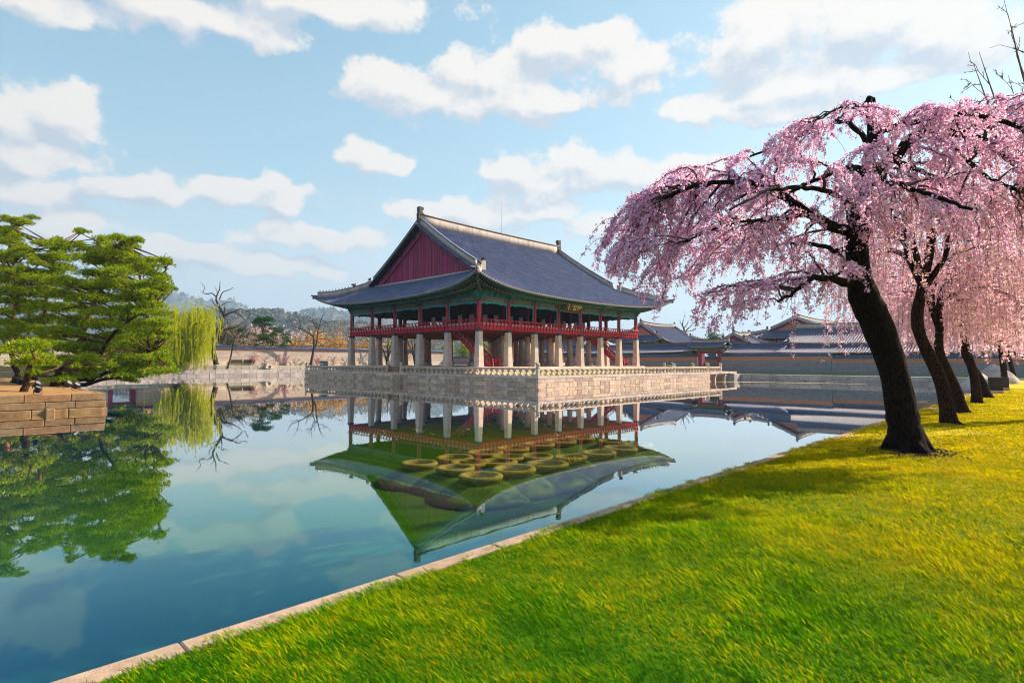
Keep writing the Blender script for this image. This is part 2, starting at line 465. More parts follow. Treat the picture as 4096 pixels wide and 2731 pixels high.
def grid_mesh(name, x0, x1, y0, y1, nx, ny, fz):
    xs, ys = np.linspace(x0, x1, nx), np.linspace(y0, y1, ny)
    X, Y = np.meshgrid(xs, ys); Z = fz(X, Y)
    V = np.stack([X, Y, Z], -1).reshape(-1, 3)
    i = np.arange(nx - 1)[None] + nx * np.arange(ny - 1)[:, None]; i = i.ravel()
    return np_mesh(name, V, np.stack([i, i + 1, i + nx + 1, i + nx], 1), True)


M['earth'] = pmat('earth', (0.10, 0.085, 0.05), (0.16, 0.13, 0.075), 0.3, 0.95, 0.2, 3, c3=(0.08, 0.11, 0.03))
M['bed'] = pmat('pond_silt', (0.004, 0.060, 0.078), (0.006, 0.078, 0.098), 0.25, 0.95)
# silt bed: clear teal water over pale silt in the open, weed-green mud where the lotus grows
mt, k, out = new_mat('pond_silt_bed')
ox, oy, oz = k.sep(k.n('ShaderNodeTexCoord').outputs['Object'])
nz = k.noise(k.comb(ox, oy, 0.0), 0.16, 4, 0.5)
dxl = k.math('MULTIPLY', k.math('SUBTRACT', ox, 13.0), 1 / 16.0); dyl = k.math('MULTIPLY', k.math('SUBTRACT', oy, 15.0), 1 / 13.0)
rr = k.math('SQRT', k.math('ADD', k.math('MULTIPLY', dxl, dxl), k.math('MULTIPLY', dyl, dyl)))
fl = k.remap(k.math('ADD', rr, k.math('MULTIPLY', k.math('SUBTRACT', nz, 0.5), 0.8)), 1.25, 0.35)
colb = k.mix(fl, k.ramp(k.noise(k.comb(ox, oy, 0.0), 0.5, 4), [(0.3, (0.000, 0.043, 0.085)), (0.7, (0.000, 0.050, 0.098))]),
             k.ramp(k.noise(k.comb(ox, oy, 0.0), 0.7, 5), [(0.3, (0.034, 0.105, 0.000)), (0.7, (0.070, 0.125, 0.000))]))
pb = k.n('ShaderNodeBsdfDiffuse'); k.set(pb.inputs[0], colb); mt.node_tree.links.new(pb.outputs[0], out.inputs[0])
M['bed'] = mt

# ground sheet to the horizon, lower than everything built on it
struct('ground', grid_mesh('ground', -5100, 5100, -5100, 5100, 40, 40, lambda X, Y: X * 0 - 1.6), M['earth'])
mb = MB(); mb.box(PX0 - 1, PY0 - .3, -1.3, PX1 + 1, PY1 + 1, -0.62)
struct('pond_bed', mb.mesh('pond_bed'), M['bed'])

# water: clear, mirror-like, a breath of ripple
mt, k, out = new_mat('pond_water')
tc = k.n('ShaderNodeTexCoord').outputs['Object']
bmp = k.n('ShaderNodeBump'); bmp.inputs['Strength'].default_value = 0.035; bmp.inputs['Distance'].default_value = 0.012
k.set(bmp.inputs['Height'], k.math('ADD', k.noise(k.vec('MULTIPLY', tc, (1, 1.0, 1)), 2.2, 3, 0.5), k.math('MULTIPLY', k.noise(tc, 0.35, 2, 0.5), 2.0)))
lw = k.n('ShaderNodeLayerWeight'); lw.inputs['Blend'].default_value = 0.5; k.set(lw.inputs['Normal'], bmp.outputs[0])
fres = k.math('MULTIPLY_ADD', k.math('POWER', lw.outputs['Facing'], 5.0), 0.98, 0.02)     # Schlick, the same from above and below
fac = k.math('SUBTRACT', 1.0, k.math('POWER', k.math('SUBTRACT', 1.0, fres), 1.95))
gl = k.n('ShaderNodeBsdfGlossy'); gl.inputs['Roughness'].default_value = 0.012; k.set(gl.inputs['Color'], k.mix(k.remap(fres, 0.03, 0.5), (0.22, 0.70, 1.0), (1.0, 0.99, 0.98))); k.set(gl.inputs['Normal'], bmp.outputs[0])  # blue tint at steep angles: a clear sky's reflection painted into the gloss
tp = k.n('ShaderNodeBsdfTransparent'); tp.inputs[0].default_value = (0.78, 0.93, 0.93, 1)
mx = k.n('ShaderNodeMixShader'); k.set(mx.inputs[0], fac)
mt.node_tree.links.new(tp.outputs[0], mx.inputs[1]); mt.node_tree.links.new(gl.outputs[0], mx.inputs[2]); mt.node_tree.links.new(mx.outputs[0], out.inputs[0])
M['water'] = mt
struct('water', grid_mesh('water', PX0 - .5, PX1 + .5, PY0 - .2, PY1 + .5, 2, 2, lambda X, Y: X * 0), M['water'])

# the lawn's soil (grass stands on it)
mt, k, out = new_mat('lawn_soil')
tc = k.n('ShaderNodeTexCoord').outputs['Object']
p = k.n('ShaderNodeBsdfPrincipled'); p.inputs['Roughness'].default_value = 0.95; p.inputs['Specular IOR Level'].default_value = 0.1
lx, ly, lz = k.sep(tc)
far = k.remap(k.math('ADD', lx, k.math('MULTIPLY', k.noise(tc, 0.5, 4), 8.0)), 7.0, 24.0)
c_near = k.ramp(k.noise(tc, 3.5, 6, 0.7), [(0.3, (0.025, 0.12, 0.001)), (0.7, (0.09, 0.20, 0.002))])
c_far = k.ramp(k.noise(tc, 2.0, 7, 0.75), [(0.3, (0.34, 0.31, 0.003)), (0.6, (0.58, 0.45, 0.004)), (0.82, (0.36, 0.22, 0.08))])  # golden far tone: dry turf, with sunlight put into the colour too
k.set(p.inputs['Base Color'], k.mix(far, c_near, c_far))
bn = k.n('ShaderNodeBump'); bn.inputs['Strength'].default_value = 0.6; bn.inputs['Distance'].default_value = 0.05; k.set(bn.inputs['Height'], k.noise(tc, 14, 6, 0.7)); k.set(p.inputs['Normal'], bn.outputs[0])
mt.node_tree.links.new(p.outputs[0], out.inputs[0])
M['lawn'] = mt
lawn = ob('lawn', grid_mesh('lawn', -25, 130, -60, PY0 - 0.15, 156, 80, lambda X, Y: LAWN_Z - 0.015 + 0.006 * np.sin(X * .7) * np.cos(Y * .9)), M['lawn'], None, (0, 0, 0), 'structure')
mb = MB(); mb.box(-25, -60, -1.4, 130, PY0 - 0.21, LAWN_Z - 0.09)
struct('bank_earth', mb.mesh('bank_earth'), M['earth'])


def stone_row(parent, name, ax, fixed, a0, a1, z0, z1, out, depth, wr, mat, jit=0.02, gap=0.014, ch=0.018, seed=0, kmax=None):
    """a course of stones along X (ax 0) or Y (ax 1); its face stands at `fixed`, `out` is the outward sign"""
    r = random.Random(seed); a = a0; n = 0
    while a < a1 - 1e-6:
        wd = round(r.uniform(*wr), 2)
        if a1 - a - wd < wr[0] * 0.6: wd = a1 - a
        f = fixed + out * r.uniform(0, jit); b = fixed - out * depth
        lo, hi = min(f, b), max(f, b)
        mb = MB()
        dz = r.uniform(-.006, .006)
        if ax == 0: mb.cbox(-wd / 2 + gap / 2, lo - fixed, 0, wd / 2 - gap / 2, hi - fixed, z1 - z0 - gap + dz, ch); loc = (a + wd / 2, fixed, z0)
        else: mb.cbox(lo - fixed, -wd / 2 + gap / 2, 0, hi - fixed, wd / 2 - gap / 2, z1 - z0 - gap + dz, ch); loc = (fixed, a + wd / 2, z0)
        ob(name, mb.mesh(name), mat, parent, loc)
        a += wd; n += 1
    return n


# south bank kerb, pale stone slabs along the water
kb = thing('kerb', 'pale pinkish stone kerb between the lawn and the water', 'kerb', (10, PY0, 0))
part('core', MB().box(-25, PY0 - .34, -1.2, 92, PY0 - .03, LAWN_Z - .345), M['mortar'], kb)
stone_row(kb, 'kerb_stone', 0, PY0, -4, 60, LAWN_Z - .34, LAWN_Z + .012, 1, .17, (1.1, 1.9), M['kerb'], 0.006, 0.006, 0.012, seed=3)
stone_row(kb, 'wall_stone', 0, PY0 - .02, -4, 60, LAWN_Z - .92, LAWN_Z - .345, 1, .3, (0.9, 1.6), M['granite'], 0.015, 0.012, 0.02, seed=4)

# east bank
M['grass_far'] = pmat('far_grass', (0.07, 0.14, 0.012), (0.14, 0.22, 0.02), 0.8, 0.95, 0.3, 9, c3=(0.16, 0.13, 0.04))
mb = MB(); mb.box(PX1 + .15, -60, -1.3, 420, 330, EAST_Z - .02)
struct('east_ground', mb.mesh('east_ground'), M['grass_far'])
eb = thing('bank_wall', 'grey shaded stone retaining wall along the far pond edge below the grey brick wall', 'retaining wall', (PX1, 40, 0))
part('core', MB().box(PX1 + .06, PY0, -1.2, PX1 + .5, PY1, EAST_Z - .05), M['mortar'], eb)
stone_row(eb, 'wall_stone', 1, PX1, PY0 - 1, 62, 0.36, EAST_Z + .03, -1, .3, (1.1, 1.8), M['bank_stone'], 0.03, 0.02, 0.03, seed=11)
stone_row(eb, 'base_stone', 1, PX1 - .12, PY0 - 1, 62, -0.3, 0.36, -1, .4, (0.9, 1.7), M['bank_stone'], 0.05, 0.02, 0.03, seed=12)

# north bank: lower terrace, low wall, upper terrace
mb = MB(); mb.box(-120, PY1 + .15, -1.3, 92.1, 420, NORTH_Z - .02)
struct('north_ground', mb.mesh('north_ground'), M['grass_far'])
nb = thing('bank_wall', 'sunlit stone retaining wall along the pond edge beneath the willow', 'retaining wall', (40, PY1, 0))
part('core', MB().box(-42, PY1 + .06, -1.2, PX1, PY1 + .5, NORTH_Z - .05), M['mortar'], nb)
stone_row(nb, 'wall_stone', 0, PY1, 16, 66, 0.5, NORTH_Z + .03, -1, .3, (1.0, 1.7), M['bank_stone'], 0.03, 0.02, 0.03, seed=21)
stone_row(nb, 'base_stone', 0, PY1 - .14, 16, 66, -0.3, 0.5, -1, .4, (1.0, 1.9), M['bank_stone'], 0.05, 0.02, 0.03, seed=22)
nt_ = thing('terrace_wall', 'low stone terrace wall between two strips of grass on the far bank', 'terrace wall', (40, 119.6, 1.2))
part('core', MB().box(-42, 119.66, 1.0, PX1, 120.1, 1.95), M['mortar'], nt_)
stone_row(nt_, 'wall_stone', 0, 119.6, 18, 72, 1.19, 2.0, -1, .3, (1.2, 2.4), M['bank_stone'], 0.04, 0.02, 0.03, seed=23)
mb = MB(); mb.box(-120, 119.72, 1.1, 92.1, 419, 2.02)
struct('upper_terrace', mb.mesh('upper_terrace'), M['grass_far'])

# island with pines
M['needle_floor'] = pmat('needle_litter', (0.20, 0.10, 0.035), (0.36, 0.19, 0.07), 3.0, 0.95, 0.6, 18, c3=(0.30, 0.22, 0.05))
IX1, IY0 = 7.0, 38.85
mb = MB(); mb.box(-40, IY0 + .12, -1.2, IX1 - .12, 76, ISL_Z - .1)
isl = struct('island_ground', grid_mesh('island_ground', -40, IX1 - .05, IY0 + .05, 76, 60, 50, lambda X, Y: ISL_Z - .02 + 0.25 * np.clip((Y - IY0) / 8, 0, 1) * np.clip((IX1 - X) / 5, 0, 1) + .04 * np.sin(X * 1.3) * np.sin(Y * 1.1)), M['needle_floor'])
iw = thing('island_wall', 'brown stone block wall around the pine island', 'retaining wall', (0, IY0, 0))
part('core', mb, M['mortar'], iw)
for (z0, z1, s_, f_, j_) in ((0.64, ISL_Z + .02, 31, 0, .02), (0.26, 0.64, 32, -.03, .02), (-0.25, 0.26, 33, -.09, .03)):
    stone_row(iw, 'wall_stone', 0, IY0 + f_, -6, IX1 - f_, z0, z1, -1, .3, (1.1, 2.0), M['island_stone'], j_, 0.02, 0.03, seed=s_)
    stone_row(iw, 'wall_stone', 1, IX1 - f_, IY0 + .32, 60, z0, z1, 1, .3, (1.1, 2.0), M['island_stone'], j_, 0.02, 0.03, seed=s_ + 5)
for x_ in (4.55, 1.1):
    ob('footing_block', MB().cbox(-.2, -.22, 0, .2, .1, .52, .04).mesh('footing_block'), M['island_stone'], iw, (x_, IY0 - .1, -.22))

# ------------------------------------------------------------------ stone platform with balustrade
QX0, QX1, QY0, QY1 = 43.22, 82.18, 38.44, 89.83
QZ = 1.455
pf = thing('stone_platform', 'long stone terrace in the pond that carries the pavilion', 'platform', (62.7, 64.4, 0))
part('core', MB().box(QX0 + .1, QY0 + .1, -1.2, QX1 - .1, QY1 - .1, QZ - .12), M['mortar'], pf)
M['plat_grass'] = pmat('terrace_grass', (0.12, 0.22, 0.010), (0.24, 0.34, 0.016), 1.2, 0.95, 0.4, 12, c3=(0.34, 0.32, 0.03))
part('turf', MB().box(QX0 + .42, QY0 + .42, QZ - .2, QX1 - .42, QY1 - .42, QZ - .015), M['plat_grass'], pf)
# west landing steps sit at Y 61.6 .. 66.2
for (ax, fx, a0, a1, out, sd) in ((0, QY0, QX0, QX1, -1, 50), (1, QX0, QY0 + .45, QY1, -1, 60)):
    stone_row(pf, 'coping_stone', ax, fx - .03 * 1, a0 - (.03 if ax == 0 else 0), a1, 1.145, QZ, out, .5, (1.7, 2.3), M['granite_clean'], 0.004, 0.012, 0.015, seed=sd)
    stone_row(pf, 'wall_stone', ax, fx, a0, a1, 0.745, 1.142, out, .4, (0.7, 1.9), M['granite'], 0.025, 0.014, 0.02, seed=sd + 1)
    stone_row(pf, 'wall_stone', ax, fx, a0, a1, 0.17, 0.742, out, .4, (0.55, 1.25), M['granite'], 0.03, 0.014, 0.025, seed=sd + 2)
    stone_row(pf, 'plinth_stone', ax, fx - .10, a0 - .1, a1, -0.3, 0.165, out, .4, (0.7, 1.6), M['granite'], 0.05, 0.02, 0.04, seed=sd + 3)
for (ax, fx, a0, a1, out) in ((0, QY1, QX0, QX1, 1), (1, QX1, QY0, QY1, 1)):
    part('rear_wall', MB().box(*((a0, fx - .09, -.5, a1, fx, 1.44) if ax == 0 else (fx - .09, a0 + .5, -.5, fx, a1 - .1, 1.44))), M['granite'], pf)
# steps down to the water on the west side
for i in range(6):
    z1 = 1.25 - i * 0.26
    mb = MB(); x1 = QX0 - .02; x0 = QX0 - 0.42 - 0.0 * i
    y0 = 62.9; y1 = 65.6 + 0.62 * i
    mb.cbox(QX0 - 1.25, y0, z1 - .255, QX0 - .03, y1, z1, .02)
    part('landing_step', mb, M['granite'], pf)
part('landing_cheek', MB().cbox(QX0 - 1.45, 62.5, -.3, QX0 - .03, 62.88, 1.18, .06), M['granite'], pf)

# foundation under the pavilion
CX, CY, BL, BW = 45.5, 49.85, 34.4, 29.15
FZ = 2.30
fo = thing('foundation', 'low stepped granite foundation under the stone columns', 'foundation', (62.7, 64.4, QZ))
part('core', MB().box(CX - .85, CY - .85, 1.2, CX + BL + .85, CY + BW + .85, FZ - .02), M['granite_clean'], fo)
stone_row(fo, 'edge_stone', 0, CY - 1.0, CX - 1.0, CX + BL + 1.0, QZ + .42, FZ, -1, .4, (1.8, 2.6), M['granite_clean'], 0.01, 0.012, 0.015, seed=71)
stone_row(fo, 'edge_stone', 1, CX - 1.0, CY - .58, CY + BW + 1.0, QZ + .42, FZ, -1, .4, (1.8, 2.6), M['granite_clean'], 0.01, 0.012, 0.015, seed=72)
part('lower_step', MB().box(CX - 1.7, CY - 1.7, 1.2, CX + BL + 1.7, CY + BW + 1.7, QZ + .41), M['granite'], fo)

# balustrades
bal_mb = MB()
prof = [(0.24, 0), (0.255, .03), (0.25, .10), (0.19, .17), (0.115, .24), (0.095, .30), (0.105, .35), (0.16, .41), (0.245, .48), (0.26, .54), (0.22, .585), (.15, .60)]
bal_mb.lathe(prof, 8, (0, 0, 0), sq=0.35, rot=math.pi / 8)
bal_me = bal_mb.mesh('baluster', True); bal_me.materials.append(M['rail_stone'])
# a squat stone beast on a square post
post_mb = MB(); post_mb.taper(0, 0, 0, .80, .36, .35, .12); post_mb.lathe([(.20, .80), (.24, .84), (.24, .90), (.19, .98), (.20, 1.02)], 8, (0, 0, 0), .5, math.pi / 8)
post_me = post_mb.mesh('post'); post_me.materials.append(M['rail_stone'])
b = MB(); b.ell((0.0, 0, .16), (.22, .15, .17), 10, 6); b.ell((-.14, 0, .29), (.13, .125, .125), 10, 6); b.ell((-.25, 0, .25), (.06, .075, .06), 8, 4)
b.ell((.17, 0, .22), (.06, .05, .12), 8, 4)
for s_ in (-1, 1):
    b.ell((-.10, s_ * .10, .38), (.03, .025, .05), 6, 4); b.ell((-.15, s_ * .1, .06), (.09, .05, .06), 6, 4); b.ell((.12, s_ * .12, .07), (.10, .05, .07), 6, 4)
beast_me = b.mesh('beast', True); beast_me.materials.append(M['rail_stone'])
RZ0, RZ1 = QZ + .60, 2.246


def balustrade(label, ax, fixed, a0, a1, posts, step=.9, z=0.0):
    loc = (a0, fixed, QZ) if ax == 0 else (fixed, a0, QZ)
    t = thing('balustrade', label, 'balustrade', loc, 'stone balustrades')
    n = max(2, round((a1 - a0) / step)); st = (a1 - a0) / n
    for i in range(n):
        a = a0 + (i + .5) * st
        if any(abs(a - q) < .3 for q in posts): continue
        ob('baluster', bal_me, None, t, (a, fixed, QZ + z) if ax == 0 else (fixed, a, QZ + z), rot=(0, 0, random.uniform(-.06, .06) + (0 if ax == 0 else math.pi / 2)))
    m_ = max(1, round((a1 - a0) / 1.8)); ln = (a1 - a0) / m_
    hw, z0, z1 = .115, RZ0 - QZ, RZ1 - QZ
    sec = [(-hw, z0 + .05), (-.07, z0), (.07, z0), (hw, z0 + .05), (hw, z1 - .06), (.06, z1), (-.06, z1), (-hw, z1 - .06)]
    me = MB().prism(sec, ax, -ln / 2 + .006, ln / 2 - .006).mesh('rail'); me.materials.append(M['rail_stone'])
    for i in range(m_):
        a = a0 + (i + .5) * ln
        ob('rail', me, None, t, (a, fixed, QZ + z) if ax == 0 else (fixed, a, QZ + z))
    for q in posts:
        p_ = ob('post', post_me, None, t, (q, fixed, QZ + z) if ax == 0 else (fixed, q, QZ + z))
        ob('stone_beast', beast_me, None, p_, ((q, fixed) if ax == 0 else (fixed, q)) + (QZ + 1.0 + z,), rot=(0, 0, random.uniform(-.4, .4) + (-math.pi / 4 if ax == 0 else -math.pi / 3)))
    return t


I = 0.24
balustrade('sunlit stone balustrade along the long front of the terrace', 0, QY0 + I, QX0 + I, QX1 - I, [QX0 + I, QX1 - I])
balustrade('shaded stone balustrade on the gable side, nearer the viewer than the landing steps', 1, QX0 + I, QY0 + I + .2, 62.75, [62.75])
balustrade('shaded stone balustrade on the gable side beyond the landing steps', 1, QX0 + I, 65.8, QY1 - I, [65.8, QY1 - I])
balustrade('stone balustrade at the back edge of the terrace seen beneath the pavilion', 0, QY1 - I, QX0 + I + .2, QX1 - I, [QX1 - I])
balustrade('stone balustrade on the gate side of the terrace beyond the footbridge', 1, QX1 - I, 41.06, QY1 - I - .2, [41.06, 45.9])
# little wooden gate across the head of the landing steps
lg = thing('barrier_gate', 'small brown wooden barrier across the top of the landing steps', 'barrier', (QX0 + I, 64.3, QZ))
for y_ in (63.05, 65.5):
    part('stand', MB().prism([(QX0 - .1, QZ), (QX0 + .0, QZ), (QX0 + I, QZ + .72), (QX0 + I + .5, QZ), (QX0 + I + .6, QZ), (QX0 + I + .06, QZ + .8), (QX0 + I - .06, QZ + .8)], 1, y_ - .03, y_ + .03), M['brown_wood'], lg)
for z_ in (.18, .72): part('crossbar', MB().box(QX0 + I - .03, 63.08, QZ + z_, QX0 + I + .03, 65.47, QZ + z_ + .06), M['brown_wood'], lg)
for i in range(11): part('picket', MB().box(QX0 + I - .02, 63.2 + i * .22, QZ + .24, QX0 + I + .02, 63.24 + i * .22, QZ + .72), M['brown_wood'], lg)
# footbridge to the east bank
br = thing('footbridge', 'short flat stone footbridge from the terrace to the gate bank', 'footbridge', (87, 39.7, 0))
for i in range(6):
    x0 = QX1 + .03 + i * 1.62
    part('deck_slab', MB().cbox(x0, QY0, 1.12, x0 + 1.6, 41.1, 1.44, .02), M['granite_clean'], br)
for x_ in (84.6, 88.0):
    part('pier_beam', MB().cbox(x_ - .25, QY0 + .1, .74, x_ + .25, 41.0, 1.11, .03), M['granite'], br)
    for y_ in (38.9, 40.6): part('pier', MB().taper(x_, y_, -1.2, .735, .42, .38), M['granite'], br)
part('abutment', MB().cbox(89.6, 37.9, -1.0, PX1 - .2, 41.6, 1.1, .03), M['bank_stone'], br)
balustrade('short stone balustrade on the near side of the footbridge', 0, QY0 + I, QX1 + .1, 86.35, [86.35], .85)
balustrade('short stone balustrade on the far side of the footbridge', 0, 40.86, QX1 + .1, 86.35, [86.35], .85)


def kiosk(label, x, y, s=1.0):
    t = thing('lantern_box', label, 'lantern box', (x, y, QZ))
    part('base', MB().cbox(x - .42 * s, y - .42 * s, QZ - .02, x + .42 * s, y + .42 * s, QZ + .42, .03), M['granite_clean'], t)
    part('body', MB().box(x - .5 * s, y - .5 * s, QZ + .42, x + .5 * s, y + .5 * s, QZ + 1.05 * s + .15), M['white'], t)
    zt = QZ + 1.05 * s + .15
    part('roof', MB().add([(x - .62 * s, y - .62 * s, zt), (x + .62 * s, y - .62 * s, zt), (x + .62 * s, y + .62 * s, zt), (x - .62 * s, y + .62 * s, zt), (x - .5 * s, y, zt + .3), (x + .5 * s, y, zt + .3)], [(3, 2, 1, 0), (0, 1, 5, 4), (2, 3, 4, 5), (1, 2, 5), (3, 0, 4)]), M['navy'], t)
    for d_ in (-.22, .22):
        part('window', MB().box(x + d_ * s - .13, y - .5 * s - .012, QZ + .52, x + d_ * s + .13, y - .5 * s + .02, QZ + 1.0 * s), M['dark'], t)
        part('window', MB().box(x - .5 * s - .012, y + d_ * s - .13, QZ + .52, x - .5 * s + .02, y + d_ * s + .13, QZ + 1.0 * s), M['dark'], t)


kiosk('small white box with a dark pitched roof at the far gable-side end of the terrace', QX0 + 2.2, 87.6)
kiosk('small white box with a dark pitched roof near the footbridge', 80.6, 43.9, .9)

# ------------------------------------------------------------------ Korean tiled roofs
class Roof:
    """hip-and-gable roof. local x runs along the ridge; A, B half sizes at the eave corners;
    t: depth of the hipped skirt under the gables; a, b: slope profile a*d + b*d*d"""
    def __init__(s, A, B, t, ze, a, b, lift, ins, swap=False, origin=(0, 0)):
        s.A, s.B, s.t, s.ze, s.a, s.b, s.lift, s.ins, s.swap, s.o = A, B, t, ze, a, b, lift, ins, swap, origin
        s.xv = A - t
    def L(s, u): u = np.abs(u); return s.lift * (.35 * u ** 2 + .65 * u ** 6)
    def h(s, d): return s.a * d + s.b * d * d
    def ye(s, x): return s.B - s.ins * (1 - (np.abs(x) / s.A) ** 3)
    def xe(s, y): return s.A - s.ins * (1 - (np.abs(y) / s.B) ** 3)
    def zlong(s, x, d): return s.ze + s.L(x / s.A) * np.clip(1 - d / (s.B * .75), 0, 1) ** 2 + s.h(d)
    def zshort(s, y, d): return s.ze + s.L(y / s.B) * np.clip(1 - d / (s.B * .75), 0, 1) ** 2 + s.h(d)
    def dmax(s, x):
        x = abs(x); y = s.ye(x)
        return y if x <= s.xv + 1e-6 else max(y - (s.B - (s.A - x)), 0.02)
    def world(s, P):
        P = np.asarray(P, float).copy()
        if s.swap: P = P[..., [1, 0, 2]]
        P[..., 0] += s.o[0]; P[..., 1] += s.o[1]
        return P
    def line_long(s, x, sg, n, d0=0.0, dz=0.0):
        d = np.linspace(d0, s.dmax(x), n)
        return np.stack([np.full(n, x), sg * (s.ye(x) - d), s.zlong(np.full(n, x), d) + dz], 1)
    def line_short(s, y, sg, n, d0=0.0, dz=0.0):
        dm = max(min(s.t, s.xe(y) - (s.A - (s.B - abs(y)))), .02) if s.t > 0 else .02
        d = np.linspace(d0, dm, n)
        return np.stack([sg * (s.xe(y) - d), np.full(n, y), s.zshort(np.full(n, y), d) + dz], 1)


def skin(lines):
    """quads between neighbouring polylines"""
    V = np.concatenate(lines); n = len(lines[0]); m_ = len(lines)
    i = (np.arange(n - 1)[None] + n * np.arange(m_ - 1)[:, None]).ravel()
    return V, np.stack([i, i + 1, i + n + 1, i + n], 1)


def join(vf):
    Vs, Fs, o = [], [], 0
    for V, F in vf:
        Vs.append(V); Fs.append(F + o); o += len(V)
    return np.concatenate(Vs), np.concatenate(Fs)


def half_tubes(lines, r, side):
    """rows of cover tiles: a half round along each line; `side` is the unit vector across the row"""
    ang = np.linspace(0, np.pi, 5); out = []
    for P in lines:
        n = len(P); T = np.gradient(P, axis=0); T /= np.linalg.norm(T, axis=1)[:, None] + 1e-9
        sd = np.broadcast_to(side, P.shape); N = np.cross(sd, T); N *= np.sign(N[:, 2:3] + 1e-9)
        V = P[:, None] + r * (np.cos(ang)[None, :, None] * sd[:, None] + np.sin(ang)[None, :, None] * N[:, None])
        i = (np.arange(4)[None] + 5 * np.arange(n - 1)[:, None]).ravel()
        out.append((V.reshape(-1, 3), np.stack([i, i + 1, i + 6, i + 5], 1)))
    return join(out)


def discs(pts, r, nrm, n=8, thick=.02):
    out = []
    nrm = np.asarray(nrm, float); up = np.array([0, 0, 1.]); sd = np.cross(up, nrm); sd /= np.linalg.norm(sd); u2 = np.cross(nrm, sd)
    a = 2 * np.pi * np.arange(n) / n
    ring = np.cos(a)[:, None] * sd + np.sin(a)[:, None] * u2
    for p in pts:
        V = np.concatenate([p + r * ring + nrm * thick, p + r * .62 * ring + nrm * (thick + .012), p + r * ring - nrm * .02, [p + nrm * (thick + .012)]])
        k = np.arange(n); k2 = (k + 1) % n; c = 3 * n
        out.append((V, np.concatenate([np.stack([k, k2, n + k2, n + k], 1), np.stack([2 * n + k, 2 * n + k2, k2, k], 1), np.stack([n + k, n + k2, np.full(n, c), np.full(n, c)], 1)])))
    V, F = join(out)
    return V, F


def band(path, w_, h0, h1):
    """upright rectangular strip along a path (ridge masonry)"""
    P = np.asarray(path, float); T = np.gradient(P, axis=0); T[:, 2] = 0; T /= np.linalg.norm(T, axis=1)[:, None] + 1e-9
    sd = np.stack([-T[:, 1], T[:, 0], T[:, 2] * 0], 1) * w_ / 2; z = np.array([0, 0, 1.])
    h0 = np.broadcast_to(h0, len(P))[:, None]; h1 = np.broadcast_to(h1, len(P))[:, None]
    V = np.stack([P - sd + z * h0, P + sd + z * h0, P + sd + z * h1, P - sd + z * h1], 1).reshape(-1, 3)
    n = len(P); F = []
    for j in range(n - 1):
        for q in range(4): F.append((j * 4 + q, j * 4 + (q + 1) % 4, j * 4 + 4 + (q + 1) % 4, j * 4 + 4 + q))
    F += [(3, 2, 1, 0), (4 * n - 4, 4 * n - 3, 4 * n - 2, 4 * n - 1)]
    return V, np.array(F)


def tri_ok(V, F):
    return V, np.asarray(F)


